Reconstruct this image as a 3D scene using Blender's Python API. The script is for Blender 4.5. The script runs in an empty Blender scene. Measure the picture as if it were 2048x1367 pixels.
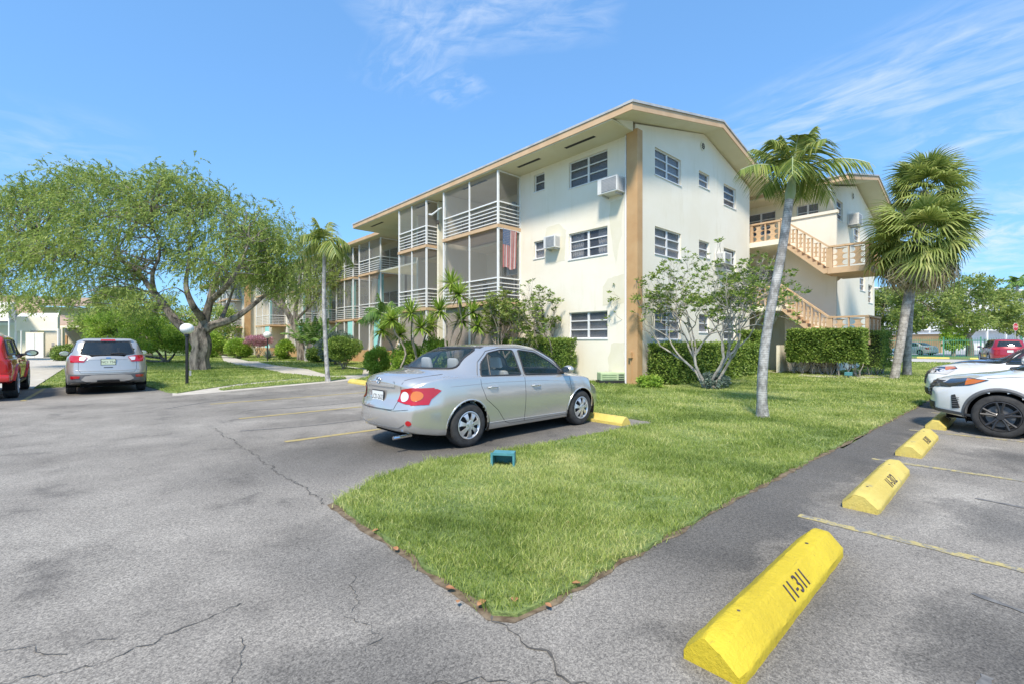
import bpy, bmesh, math, random
import numpy as np
from math import sin, cos, pi, radians, sqrt, atan2
from mathutils import Vector, Matrix
from mathutils.bvhtree import BVHTree
from mathutils.geometry import delaunay_2d_cdt
random.seed(7); RNG = np.random.default_rng(11)
C = bpy.context.scene.collection

# ---------------------------------------------------------------- materials
def srgb(h):
    h = h.lstrip('#'); o = []
    for i in (0, 2, 4):
        c = int(h[i:i+2], 16)/255
        o.append(c/12.92 if c <= .04045 else ((c+.055)/1.055)**2.4)
    return (*o, 1)
def rgb(r, g, b): return (r, g, b, 1)
MATS = {}
def newmat(name):
    m = bpy.data.materials.new(name); m.use_nodes = True
    MATS[name] = m
    nt = m.node_tree; b = nt.nodes['Principled BSDF']
    return m, nt, b
def nd(nt, t, **kw):
    n = nt.nodes.new(t)
    for k, v in kw.items():
        if k.startswith('i_'):
            key = k[2:].replace('_', ' ')
            n.inputs[key].default_value = v
        else: setattr(n, k, v)
    return n
def ramp(nt, fac, stops):
    r = nt.nodes.new('ShaderNodeValToRGB')
    while len(r.color_ramp.elements) < len(stops): r.color_ramp.elements.new(.5)
    for e, (p, c) in zip(r.color_ramp.elements, stops):
        e.position = p; e.color = c if len(c) == 4 else (*c, 1)
    nt.links.new(fac, r.inputs[0]); return r
def mixc(nt, fac, a, b, mode='MIX'):
    m = nt.nodes.new('ShaderNodeMix'); m.data_type = 'RGBA'; m.blend_type = mode
    if isinstance(fac, (int, float)): m.inputs[0].default_value = fac
    else: nt.links.new(fac, m.inputs[0])
    for s, v in ((6, a), (7, b)):
        if isinstance(v, tuple): m.inputs[s].default_value = v
        else: nt.links.new(v, m.inputs[s])
    return m.outputs[2]
def wpos(nt, scale=(1, 1, 1)):
    g = nt.nodes.new('ShaderNodeNewGeometry')
    mp = nt.nodes.new('ShaderNodeMapping'); mp.inputs['Scale'].default_value = scale
    nt.links.new(g.outputs['Position'], mp.inputs[0]); return mp.outputs[0]
def opos(nt, scale=(1, 1, 1)):
    g = nt.nodes.new('ShaderNodeTexCoord')
    mp = nt.nodes.new('ShaderNodeMapping'); mp.inputs['Scale'].default_value = scale
    nt.links.new(g.outputs['Object'], mp.inputs[0]); return mp.outputs[0]
def noise(nt, vec, scale, detail=4, rough=.55, dist=0):
    n = nt.nodes.new('ShaderNodeTexNoise'); n.inputs['Scale'].default_value = scale
    n.inputs['Detail'].default_value = detail; n.inputs['Roughness'].default_value = rough
    n.inputs['Distortion'].default_value = dist
    nt.links.new(vec, n.inputs['Vector']); return n.outputs['Fac']
def bump(nt, b, h, strength=.3, dist=.01):
    n = nt.nodes.new('ShaderNodeBump'); n.inputs['Strength'].default_value = strength
    n.inputs['Distance'].default_value = dist
    nt.links.new(h, n.inputs['Height']); nt.links.new(n.outputs[0], b.inputs['Normal'])
def pm(name, c1, c2=None, scale=3, rough=.7, bumps=0, bscale=40, metal=0, coat=0, spec=.5, stretch=(1, 1, 1), bdist=.01, lo=.35, hi=.65):
    m, nt, b = newmat(name)
    b.inputs['Roughness'].default_value = rough; b.inputs['Metallic'].default_value = metal
    b.inputs['Coat Weight'].default_value = coat; b.inputs['Coat Roughness'].default_value = .04
    b.inputs['Specular IOR Level'].default_value = spec
    v = wpos(nt, stretch)
    if c2:
        r = ramp(nt, noise(nt, v, scale, 6), [(lo, c1), (hi, c2)])
        nt.links.new(r.outputs[0], b.inputs['Base Color'])
    else: b.inputs['Base Color'].default_value = c1
    if bumps: bump(nt, b, noise(nt, v, bscale, 5), bumps, bdist)
    return m
def foliage(name, c1, c2, c3, trans=.35, scale=1.2):
    m, nt, b = newmat(name)
    v = wpos(nt)
    at = nt.nodes.new('ShaderNodeAttribute'); at.attribute_name = 'tint'
    n1 = noise(nt, v, scale, 3)
    ad = nd(nt, 'ShaderNodeMath', operation='ADD'); nt.links.new(at.outputs['Fac'], ad.inputs[0]); nt.links.new(n1, ad.inputs[1])
    ml = nd(nt, 'ShaderNodeMath', operation='MULTIPLY'); ml.inputs[1].default_value = .5; nt.links.new(ad.outputs[0], ml.inputs[0])
    r = ramp(nt, ml.outputs[0], [(.22, c1), (.5, c2), (.8, c3)])
    nt.links.new(r.outputs[0], b.inputs['Base Color'])
    b.inputs['Roughness'].default_value = .5; b.inputs['Specular IOR Level'].default_value = .35
    tr = nt.nodes.new('ShaderNodeBsdfTranslucent'); nt.links.new(r.outputs[0], tr.inputs[0])
    mx = nt.nodes.new('ShaderNodeMixShader'); mx.inputs[0].default_value = trans
    nt.links.new(b.outputs[0], mx.inputs[1]); nt.links.new(tr.outputs[0], mx.inputs[2])
    nt.links.new(mx.outputs[0], nt.nodes['Material Output'].inputs[0])
    return m
def see_through(name, col, fac, rough=.05, spec=.5):
    """glass or insect screen: part of the light goes straight through"""
    m, nt, b = newmat(name)
    b.inputs['Base Color'].default_value = col; b.inputs['Roughness'].default_value = rough
    b.inputs['Specular IOR Level'].default_value = spec
    t = nt.nodes.new('ShaderNodeBsdfTransparent')
    mx = nt.nodes.new('ShaderNodeMixShader'); mx.inputs[0].default_value = fac
    nt.links.new(t.outputs[0], mx.inputs[1]); nt.links.new(b.outputs[0], mx.inputs[2])
    nt.links.new(mx.outputs[0], nt.nodes['Material Output'].inputs[0])
    return m

# ---------------------------------------------------------------- mesh builder
class MB:
    def __init__(s): s.v = []; s.f = []; s.m = []; s.k = 0
    def add(s, vs, fs):
        o = len(s.v); s.v += [tuple(p) for p in vs]; s.f += [tuple(i+o for i in f) for f in fs]; s.m += [s.k]*len(fs); return s
    def hexa(s, c):
        return s.add(c, [(0, 3, 2, 1), (4, 5, 6, 7), (0, 1, 5, 4), (1, 2, 6, 5), (2, 3, 7, 6), (3, 0, 4, 7)])
    def box(s, x0, y0, z0, x1, y1, z1):
        x0, x1 = sorted((x0, x1)); y0, y1 = sorted((y0, y1)); z0, z1 = sorted((z0, z1))
        return s.hexa([(x0, y0, z0), (x1, y0, z0), (x1, y1, z0), (x0, y1, z0), (x0, y0, z1), (x1, y0, z1), (x1, y1, z1), (x0, y1, z1)])
    def obox(s, T, a0, a1, d0, d1, z0, z1):
        return s.hexa([T(a0, d0, z0), T(a1, d0, z0), T(a1, d1, z0), T(a0, d1, z0), T(a0, d0, z1), T(a1, d0, z1), T(a1, d1, z1), T(a0, d1, z1)])
    def prism(s, poly, vec):
        n = len(poly); vec = Vector(vec)
        top = [tuple(Vector(p)+vec) for p in poly]
        fs = [tuple(range(n-1, -1, -1)), tuple(range(n, 2*n))] + [(i, (i+1) % n, n+(i+1) % n, n+i) for i in range(n)]
        return s.add(list(poly)+top, fs)
    def tube(s, pts, r, n=8, cap=True):
        pts = [Vector(p) for p in pts]; m = len(pts)
        rs = r if isinstance(r, (list, tuple)) else [r]*m
        o = []; up = Vector((0, 0, 1)); prev = None
        for i, p in enumerate(pts):
            t = (pts[min(i+1, m-1)]-pts[max(i-1, 0)])
            if t.length < 1e-9: t = Vector((0, 0, 1))
            t.normalize()
            if prev is None:
                a = up if abs(t.z) < .95 else Vector((1, 0, 0)); u = t.cross(a).normalized()
            else:
                u = prev - t*prev.dot(t)
                u = u.normalized() if u.length > 1e-6 else t.orthogonal().normalized()
            prev = u; w = t.cross(u)
            for k in range(n):
                a = 2*pi*k/n; o.append(tuple(p+(u*cos(a)+w*sin(a))*rs[i]))
        fs = [(i*n+k, i*n+(k+1) % n, (i+1)*n+(k+1) % n, (i+1)*n+k) for i in range(m-1) for k in range(n)]
        if cap: fs += [tuple(range(n-1, -1, -1)), tuple(range((m-1)*n, m*n))]
        return s.add(o, fs)
    def lathe(s, prof, c=(0, 0, 0), axis='z', n=24, closed=False):
        o = []
        for r, h in prof:
            for k in range(n):
                a = 2*pi*k/n; x, y = r*cos(a), r*sin(a)
                o.append({'z': (c[0]+x, c[1]+y, c[2]+h), 'y': (c[0]+x, c[1]+h, c[2]+y), 'x': (c[0]+h, c[1]+x, c[2]+y)}[axis])
        m = len(prof)
        fs = [(i*n+k, i*n+(k+1) % n, (i+1)*n+(k+1) % n, (i+1)*n+k) for i in range(m-1) for k in range(n)]
        return s.add(o, fs)
    def sphere(s, c, r, n=16, sz=1):
        return s.lathe([(max(r*sin(pi*i/n), 1e-4), -r*sz*cos(pi*i/n)) for i in range(n+1)], c, 'z', n*2)
    def build(s, name, mat, parent=None, smooth=False, local=False, bevel=0):
        me = bpy.data.meshes.new(name)
        if parent is not None and not local:
            off = Vector((0, 0, 0)); q = parent
            while q: off += q.location; q = q.parent
            vs = [tuple(Vector(p)-off) for p in s.v]
        else: vs = s.v
        me.from_pydata(vs, [], s.f)
        mats = mat if isinstance(mat, (list, tuple)) else [mat]
        for m in mats: me.materials.append(m)
        if len(mats) > 1: me.polygons.foreach_set('material_index', s.m)
        bm = bmesh.new(); bm.from_mesh(me)
        bmesh.ops.recalc_face_normals(bm, faces=bm.faces)
        if bevel:
            bmesh.ops.bevel(bm, geom=[e for e in bm.edges if len(e.link_faces) == 2 and e.calc_face_angle(0) > .5], offset=bevel, segments=2, profile=.5, affect='EDGES', clamp_overlap=True)
        bm.to_mesh(me); bm.free()
        if smooth:
            me.polygons.foreach_set('use_smooth', [True]*len(me.polygons))
            try: me.set_sharp_from_angle(angle=radians(smooth if smooth is not True else 40))
            except Exception: pass
        me.update()
        o = bpy.data.objects.new(name, me); C.objects.link(o)
        if parent is not None: o.parent = parent
        return o
def np_mesh(name, V, Fq, mat, parent=None, tint=None, smooth=False):
    """V (n,3) array, Fq (m,k) int array of equal-size faces"""
    V = np.asarray(V, dtype=np.float32); Fq = np.asarray(Fq, dtype=np.int32)
    if parent is not None:
        V = V - np.array(parent.location, dtype=np.float32)
    me = bpy.data.meshes.new(name); n, k = Fq.shape
    me.vertices.add(len(V)); me.vertices.foreach_set('co', V.ravel())
    me.loops.add(n*k); me.loops.foreach_set('vertex_index', Fq.ravel())
    me.polygons.add(n); me.polygons.foreach_set('loop_start', np.arange(n, dtype=np.int32)*k)
    me.polygons.foreach_set('loop_total', np.full(n, k, dtype=np.int32))
    if smooth: me.polygons.foreach_set('use_smooth', np.ones(n, dtype=bool))
    for m in (mat if isinstance(mat, (list, tuple)) else [mat]): me.materials.append(m)
    if tint is not None:
        a = me.attributes.new('tint', 'FLOAT', 'POINT'); a.data.foreach_set('value', np.asarray(tint, dtype=np.float32))
    me.update(calc_edges=True)
    o = bpy.data.objects.new(name, me); C.objects.link(o)
    if parent is not None: o.parent = parent
    return o
def build_each(mb, name, mat, parent=None, **kw):
    """every separate piece collected in mb becomes an object of its own"""
    par = list(range(len(mb.v)))
    def find(a):
        while par[a] != a: par[a] = par[par[a]]; a = par[a]
        return a
    for f in mb.f:
        r = find(f[0])
        for i in f[1:]: par[find(i)] = r
    groups = {}
    for k, f in enumerate(mb.f): groups.setdefault(find(f[0]), []).append(f)
    out = []
    for fs in groups.values():
        ids = sorted({i for f in fs for i in f}); mp = {i: k for k, i in enumerate(ids)}
        q = MB(); q.add([mb.v[i] for i in ids], [tuple(mp[i] for i in f) for f in fs]); out.append(q.build(name, mat, parent, **kw))
    return out
def tag(o, label=None, cat=None, group=None, kind=None):
    if label: o['label'] = label
    if cat: o['category'] = cat
    if group: o['group'] = group
    if kind: o['kind'] = kind
    return o
def thing(name, label, cat, loc=(0, 0, 0), rz=0, group=None):
    o = bpy.data.objects.new(name, None); C.objects.link(o); o.empty_display_size = .2
    o.location = loc; o.rotation_euler = (0, 0, rz)
    return tag(o, label, cat, group)
def copy_tree(o, parent=None):
    c = o.copy(); C.objects.link(c)
    if parent is not None: c.parent = parent
    for ch in [q for q in bpy.data.objects if q.parent is o]: copy_tree(ch, c)
    return c
def catmull(pts, n=6):
    pts = [Vector(p) for p in pts]; out = []
    for i in range(len(pts)-1):
        p0, p1, p2, p3 = pts[max(i-1, 0)], pts[i], pts[i+1], pts[min(i+2, len(pts)-1)]
        for k in range(n):
            t = k/n
            out.append(.5*((2*p1)+(-p0+p2)*t+(2*p0-5*p1+4*p2-p3)*t*t+(-p0+3*p1-3*p2+p3)*t**3))
    out.append(pts[-1]); return out

# ---------------------------------------------------------------- camera (eye level 1.5 m, looking across the lot)
YAW = radians(47.6)
cam = bpy.data.cameras.new('camera'); cam.lens = 930/2048*36; cam.sensor_width = 36; cam.clip_end = 3000; cam.clip_start = .05
camo = bpy.data.objects.new('camera', cam); C.objects.link(camo)
camo.location = (0, 0, 1.5); camo.rotation_euler = (radians(90), 0, YAW-pi/2)
bpy.context.scene.camera = camo
VD = np.array([cos(YAW), sin(YAW)]); RD = np.array([sin(YAW), -cos(YAW)])
def at(px, D, z=0):
    """point of the site at depth D straight ahead and bearing px"""
    u = (px-1024)/930
    return Vector((D*(VD[0]+u*RD[0]), D*(VD[1]+u*RD[1]), z))
def depth(x, y): return x*VD[0]+y*VD[1]

# ---------------------------------------------------------------- light
SUN_EL, SUN_AZ = radians(53), radians(215)   # direction to the sun, azimuth from +X
sd = Vector((cos(SUN_EL)*cos(SUN_AZ), cos(SUN_EL)*sin(SUN_AZ), sin(SUN_EL)))
sl = bpy.data.lights.new('sun', 'SUN'); sl.energy = 3.6; sl.angle = radians(8); sl.color = (1, .90, .76)
so = bpy.data.objects.new('sun', sl); C.objects.link(so); so.location = (0, 0, 30)
so.rotation_euler = sd.to_track_quat('Z', 'Y').to_euler()
w = bpy.data.worlds.new('World'); bpy.context.scene.world = w; w.use_nodes = True
nt = w.node_tree; bg = nt.nodes['Background']; bg.inputs['Strength'].default_value = .15
sky = nt.nodes.new('ShaderNodeTexSky'); sky.sky_type = 'NISHITA'; sky.sun_disc = False
sky.sun_elevation = SUN_EL; sky.sun_rotation = pi/2-SUN_AZ; sky.air_density = 1.0; sky.dust_density = .6; sky.ozone_density = 1.2
# thin cirrus: streaky noise on a high flat layer, found from the view direction of the sky itself
tc = nt.nodes.new('ShaderNodeTexCoord'); sp = nt.nodes.new('ShaderNodeSeparateXYZ'); nt.links.new(tc.outputs['Generated'], sp.inputs[0])
def mth(op, a, b=None, clamp=False):
    n = nt.nodes.new('ShaderNodeMath'); n.operation = op; n.use_clamp = clamp
    for i, q in enumerate((a, b)):
        if q is None: continue
        if isinstance(q, (int, float)): n.inputs[i].default_value = q
        else: nt.links.new(q, n.inputs[i])
    return n.outputs[0]
zz = mth('MAXIMUM', sp.outputs[2], .02)
zc = mth('ADD', zz, .06)
cx_, cy_ = mth('DIVIDE', sp.outputs[0], zc), mth('DIVIDE', sp.outputs[1], zc)
def skyp(px, py):
    d = Vector((VD[0]+(px-1024)/930*RD[0], VD[1]+(px-1024)/930*RD[1], (683-py)/930)).normalized()
    return d.x/(d.z+.06), d.y/(d.z+.06)
def streak(a, b, width, gain, seed, ns=1.0):
    """a band of cirrus between two bearings of the sky"""
    (x0, y0), (x1, y1) = skyp(*a), skyp(*b)
    L = math.hypot(x1-x0, y1-y0); ux, uy = (x1-x0)/L, (y1-y0)/L
    dx, dy = mth('SUBTRACT', cx_, x0), mth('SUBTRACT', cy_, y0)
    al = mth('DIVIDE', mth('ADD', mth('MULTIPLY', dx, ux), mth('MULTIPLY', dy, uy)), L)
    ac = mth('DIVIDE', mth('SUBTRACT', mth('MULTIPLY', dy, ux), mth('MULTIPLY', dx, uy)), width)
    cb = nt.nodes.new('ShaderNodeCombineXYZ'); nt.links.new(mth('MULTIPLY', al, 2.0*ns), cb.inputs[0]); nt.links.new(mth('MULTIPLY', ac, 1.6*ns), cb.inputs[1]); cb.inputs[2].default_value = seed
    nz = nt.nodes.new('ShaderNodeTexNoise'); nz.inputs['Scale'].default_value = 1.6; nz.inputs['Detail'].default_value = 9; nz.inputs['Roughness'].default_value = .6; nz.inputs['Distortion'].default_value = .7
    nt.links.new(cb.outputs[0], nz.inputs['Vector'])
    nn = mth('MULTIPLY', mth('SUBTRACT', nz.outputs['Fac'], .42), 3.2, True)
    e = mth('SUBTRACT', 1, mth('POWER', mth('ABSOLUTE', ac), 1.6), True)
    e2 = mth('SUBTRACT', 1, mth('POWER', mth('ABSOLUTE', mth('SUBTRACT', mth('MULTIPLY', al, 2), 1)), 4), True)
    return mth('MULTIPLY', mth('MULTIPLY', mth('MULTIPLY', e, e2), nn), gain, True)
tot = None
for args in [((1380, 330), (2250, 60), .34, .62, 1.3), ((1500, 260), (2300, -60), .3, .45, 4.1), ((1750, 330), (2300, 180), .5, .5, 9.2),
             ((700, 40), (1130, -80), .30, .42, 2.2, 1.2), ((770, 190), (930, -20), .16, .30, 6.6, 1.3), ((860, 30), (1260, 0), .2, .35, 6.1, 1.3), ((1850, 480), (2300, 420), 1.3, .85, 7.7, 1.5), ((1850, 560), (2300, 500), 2.0, .7, 3.7, 1.5),
             ((-200, 250), (330, 330), .5, .25, 8.8), ((860, 200), (960, 150), .12, .3, 5.5)]:
    s_ = streak(*args); tot = s_ if tot is None else mth('ADD', tot, s_, True)
hz = mth('MULTIPLY', mth('POWER', mth('SUBTRACT', 1, zz, True), 9), .6, True)
tot = mth('MAXIMUM', tot, mth('MULTIPLY', hz, .0))
mm = nt.nodes.new('ShaderNodeMix'); mm.data_type = 'RGBA'; nt.links.new(tot, mm.inputs[0])
gm = nt.nodes.new('ShaderNodeGamma'); gm.inputs['Gamma'].default_value = .5; nt.links.new(sky.outputs[0], gm.inputs['Color'])
ml_ = nt.nodes.new('ShaderNodeMix'); ml_.data_type = 'RGBA'; ml_.blend_type = 'MULTIPLY'; ml_.inputs[0].default_value = 1; nt.links.new(gm.outputs[0], ml_.inputs[6]); ml_.inputs[7].default_value = (.80, 1.44, 2.20, 1)
nt.links.new(ml_.outputs[2], mm.inputs[6]); mm.inputs[7].default_value = (3.6, 4.0, 4.6, 1)
nt.links.new(mm.outputs[2], bg.inputs[0])
sc = bpy.context.scene
sc.view_settings.view_transform = 'Standard'; sc.view_settings.look = 'None'; sc.view_settings.exposure = .72; sc.view_settings.gamma = 1
sc.cycles.max_bounces = 8; sc.cycles.transparent_max_bounces = 24; sc.cycles.use_denoising = True
# ================================================================ materials of the place
def asphalt_mat():
    m, nt, b = newmat('asphalt'); v = wpos(nt)
    big = noise(nt, v, .28, 5, .6, .5); mid = noise(nt, v, 1.3, 7, .7, .3); fine = noise(nt, v, 45, 4, .75)
    base = ramp(nt, big, [(.34, (.225, .206, .18)), (.5, (.295, .271, .238)), (.66, (.375, .346, .304))]).outputs[0]
    c = mixc(nt, .75, base, ramp(nt, mid, [(.32, (.42, .42, .43)), (.42, (.8, .8, .8)), (.62, (1.05, 1.05, 1.05))]).outputs[0], 'MULTIPLY')
    vo = nt.nodes.new('ShaderNodeTexVoronoi'); vo.inputs['Scale'].default_value = 150; nt.links.new(v, vo.inputs['Vector'])
    sv_ = nt.nodes.new('ShaderNodeSeparateColor'); nt.links.new(vo.outputs['Color'], sv_.inputs[0])
    c = mixc(nt, .5, c, ramp(nt, sv_.outputs[0], [(.0, (.12, .12, .12)), (.3, (.6, .6, .6)), (.7, (1.1, 1.1, 1.08)), (1, (1.6, 1.6, 1.56))]).outputs[0], 'MULTIPLY')
    c = mixc(nt, .5, c, ramp(nt, fine, [(.36, (.3, .3, .3)), (.47, (.9, .9, .9)), (.66, (1.35, 1.35, 1.32))]).outputs[0], 'MULTIPLY')
    # darker sealed strip between the lawn and the wheel stops, oil stains in the stalls (positions on the site)
    g = nt.nodes.new('ShaderNodeSeparateXYZ'); nt.links.new(v, g.inputs[0])
    def mm_(op, a, b_=None, cl=False):
        n = nt.nodes.new('ShaderNodeMath'); n.operation = op; n.use_clamp = cl
        for i, q in enumerate((a, b_)):
            if q is None: continue
            if isinstance(q, (int, float)): n.inputs[i].default_value = q
            else: nt.links.new(q, n.inputs[i])
        return n.outputs[0]
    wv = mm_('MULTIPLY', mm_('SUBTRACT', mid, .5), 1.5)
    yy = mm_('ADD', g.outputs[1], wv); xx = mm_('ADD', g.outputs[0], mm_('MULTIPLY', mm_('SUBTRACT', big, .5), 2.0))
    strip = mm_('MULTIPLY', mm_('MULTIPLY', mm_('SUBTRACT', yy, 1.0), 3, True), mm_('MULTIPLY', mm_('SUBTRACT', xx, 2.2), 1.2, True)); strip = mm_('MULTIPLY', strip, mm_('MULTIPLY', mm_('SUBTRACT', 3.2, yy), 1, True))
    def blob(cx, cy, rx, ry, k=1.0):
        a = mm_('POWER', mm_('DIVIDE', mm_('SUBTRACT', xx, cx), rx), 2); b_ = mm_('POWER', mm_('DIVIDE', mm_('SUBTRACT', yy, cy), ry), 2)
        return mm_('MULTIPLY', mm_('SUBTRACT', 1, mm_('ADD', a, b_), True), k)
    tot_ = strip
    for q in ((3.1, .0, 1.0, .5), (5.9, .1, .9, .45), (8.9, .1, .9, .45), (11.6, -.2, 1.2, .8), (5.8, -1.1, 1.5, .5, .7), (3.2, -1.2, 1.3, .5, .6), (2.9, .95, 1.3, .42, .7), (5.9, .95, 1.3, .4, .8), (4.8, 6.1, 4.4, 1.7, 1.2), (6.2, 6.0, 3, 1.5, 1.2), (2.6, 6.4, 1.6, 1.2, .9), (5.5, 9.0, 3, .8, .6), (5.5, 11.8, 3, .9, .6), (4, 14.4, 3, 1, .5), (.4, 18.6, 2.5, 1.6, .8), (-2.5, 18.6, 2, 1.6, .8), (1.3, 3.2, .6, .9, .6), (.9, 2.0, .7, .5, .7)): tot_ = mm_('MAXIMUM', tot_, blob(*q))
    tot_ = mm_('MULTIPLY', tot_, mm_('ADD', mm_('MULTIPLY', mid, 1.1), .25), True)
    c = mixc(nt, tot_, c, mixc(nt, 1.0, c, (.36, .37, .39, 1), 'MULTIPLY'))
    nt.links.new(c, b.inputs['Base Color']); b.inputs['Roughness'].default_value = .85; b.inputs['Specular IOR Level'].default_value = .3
    bump(nt, b, fine, .6, .006); return m
M_asph = asphalt_mat()
def worn(name, c1, cover=.5, under=(.16, .16, .165), sc=9, stretch=(1, 1, 1)):
    m, nt, b = newmat(name); v = wpos(nt, stretch)
    n = noise(nt, v, sc, 8, .75, .3)
    r = ramp(nt, n, [(cover-.03, (*under, 1)), (cover+.03, c1)])
    f = mixc(nt, .5, r.outputs[0], ramp(nt, noise(nt, v, 60, 3), [(.3, (.5, .5, .5)), (.65, (1.1, 1.1, 1.1))]).outputs[0], 'MULTIPLY')
    nt.links.new(f, b.inputs['Base Color']); b.inputs['Roughness'].default_value = .8; return m
M_line = worn('worn_yellow_paint', rgb(.46, .38, .16), .49, (.24, .23, .21))
M_line2 = worn('faded_yellow_paint', rgb(.42, .33, .13), .42, (.26, .25, .22))
M_conc = pm('concrete_path', rgb(.42, .38, .32), rgb(.55, .51, .44), 2.5, .9, .3, 60)
M_crack = pm('crack_dirt', rgb(.05, .047, .042), rgb(.14, .13, .115), 8, 1)
M_dirt = pm('edge_soil', rgb(.09, .06, .035), rgb(.22, .17, .11), 14, 1, .5, 40)
def lawn_mat():
    m, nt, b = newmat('lawn'); v = wpos(nt)
    a = noise(nt, v, .5, 5, .6); f = noise(nt, v, 28, 4, .8)
    c = ramp(nt, a, [(.3, (.13, .18, .05)), (.5, (.19, .25, .08)), (.7, (.27, .31, .12))]).outputs[0]
    c = mixc(nt, .85, c, ramp(nt, f, [(.3, (.3, .35, .3)), (.5, (.9, .95, .8)), (.72, (1.5, 1.4, 1.2))]).outputs[0], 'MULTIPLY')
    nt.links.new(c, b.inputs['Base Color']); b.inputs['Roughness'].default_value = .9; bump(nt, b, f, .8, .03); return m
M_lawn = lawn_mat()
def sheet(name, poly, z, mat, kind='structure', jitter=0, thick=0):
    pts = []
    n = len(poly)
    for i in range(n):
        a, c = Vector((*poly[i], 0)), Vector((*poly[(i+1) % n], 0)); L = (c-a).length
        k = max(1, int(L/.12)) if jitter else 1
        for j in range(k):
            p = a.lerp(c, j/k)
            if jitter: p += Vector((random.uniform(-jitter, jitter), random.uniform(-jitter, jitter), 0))
            pts.append((p.x, p.y, z))
    b = MB()
    if thick: b.prism([(x, y, z-thick) for x, y, _ in pts], (0, 0, thick))
    else: b.add(pts, [tuple(range(len(pts)))])
    o = b.build(name, mat); tag(o, kind=kind); return o
sheet('ground', [(-300, -300), (600, -300), (600, 600), (-300, 600)], -.03, M_lawn)
# parking lot asphalt (two joined lots)
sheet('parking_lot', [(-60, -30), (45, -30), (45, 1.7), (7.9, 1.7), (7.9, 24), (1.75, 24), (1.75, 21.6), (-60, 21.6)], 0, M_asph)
LAWNS = {
 'near': [(1.65, 1.98), (1.72, 1.88), (1.95, 1.84), (4.7, 1.85), (14.8, 1.62), (46, 1.7), (46, 8.9), (14.2, 8.95), (14.2, 30), (12.2, 30), (11.5, 24), (10.4, 21.9), (8.9, 18.9), (7.85, 17.9), (7.85, 4.58), (6, 4.66), (4.1, 4.78), (3.2, 5.0), (2.3, 4.75), (1.7, 4.3)],
 'far': [(1.45, 21.6), (1.5, 19.9), (1.78, 17.1), (1.95, 16.62), (2.5, 17.3), (4.0, 18.9), (5.8, 19.8), (6.6, 20.0), (7.4, 20.1), (6.9, 24), (7.35, 29.6), (7.3, 35.3), (8.0, 43), (12, 66), (-.2, 66), (-.9, 37), (-1.2, 22.6), (-1.25, 21.6)],
 'mid': [(8.0, 20.7), (9.3, 20.4), (11.0, 24), (11.8, 30), (15.2, 30), (15.2, 38), (12.4, 37.1), (9.6, 39.0), (9.0, 33), (9.1, 27)],
 'back': [(9.5, 41), (12.5, 38.6), (16, 40), (16, 70), (13.2, 68)],
 'curve': [(3.1, 16.75), (4.9, 17.4), (6.5, 17.95), (7.8, 18.55), (8.2, 19.7), (7.4, 19.75), (5.9, 19.3), (4.3, 18.4), (3.1, 17.2)],
}
for k, p in LAWNS.items(): sheet('lawn', p, .025, M_lawn, jitter=.035, thick=.03)
sheet('soil_edge', [(1.61, 1.95), (1.70, 1.84), (2.0, 1.80), (4.7, 1.81), (14.8, 1.58), (30, 1.62), (30, 3), (5, 3), (3, 4.2), (2, 4.4), (1.63, 4.32)], .004, M_dirt, jitter=.022)
sheet('path', [(1.75, 15.95), (2.6, 16.1), (5.0, 16.9), (6.6, 17.4), (8.4, 18.2), (10.9, 20.6), (13, 26), (16, 30), (16, 40.5), (9.4, 41.2), (13.4, 82), (12, 82), (8.0, 48), (6.6, 36), (6.6, 24), (6.8, 20.4), (3, 18.8), (1.9, 17.3)], .004, M_conc)
sheet('path', [(-1.3, 21.6), (-1.3, 22.6), (-1.0, 37), (-.4, 66), (-6, 66), (-4.6, 36), (-4.6, 21.6)], .004, M_conc)
sheet('path', [(24.7, 7.0), (22.6, 6.5), (23.4, 4.35), (24.6, 3.9), (28, 3.9), (28, 5.8), (27, 8.9), (24.7, 8.9)], .035, M_conc)
sheet('road', [(46, -40), (56, -40), (56, 60), (46, 60)], .004, pm('pale_road', rgb(.42, .39, .35), rgb(.52, .49, .45), 1, .9))
sheet('far_lawn', [(56.3, -40), (70, -40), (70, 60), (56.3, 60)], .02, M_lawn)
sheet('far_lot', [(70, -60), (140, -60), (140, 80), (70, 80)], .01, pm('far_asphalt', rgb(.3, .3, .3), rgb(.36, .36, .36), 1, .9))
# painted stall lines
def stripe(x0, y0, x1, y1, wd, mat, jag=.012):
    a, b_ = Vector((x0, y0, 0)), Vector((x1, y1, 0)); d = (b_-a).normalized(); n = Vector((-d.y, d.x, 0)); L = (b_-a).length
    k = max(2, int(L/.08)); vs = []
    for i in range(k+1):
        p = a+d*(L*i/k)
        for sgn in (1, -1):
            q = p+n*sgn*(wd/2+random.uniform(-jag, jag)); vs.append((q.x, q.y, .004))
    m = MB().add(vs, [(2*i, 2*i+1, 2*i+3, 2*i+2) for i in range(k)])
    return tag(m.build('parking_line', mat), kind='structure')
for x in (4.55, 7.47, 10.4, 13.3, 16.2): stripe(x, 1.3, x, -4.2, .09, M_line)
for y in (7.48, 10.36, 13.25): stripe(2.2, y, 7.6, y, .12, M_line2)
stripe(-1.22, 17.2, -1.02, 21.4, .1, M_line2)
stripe(-3.9, 17.2, -3.9, 21.4, .1, M_line2)
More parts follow.
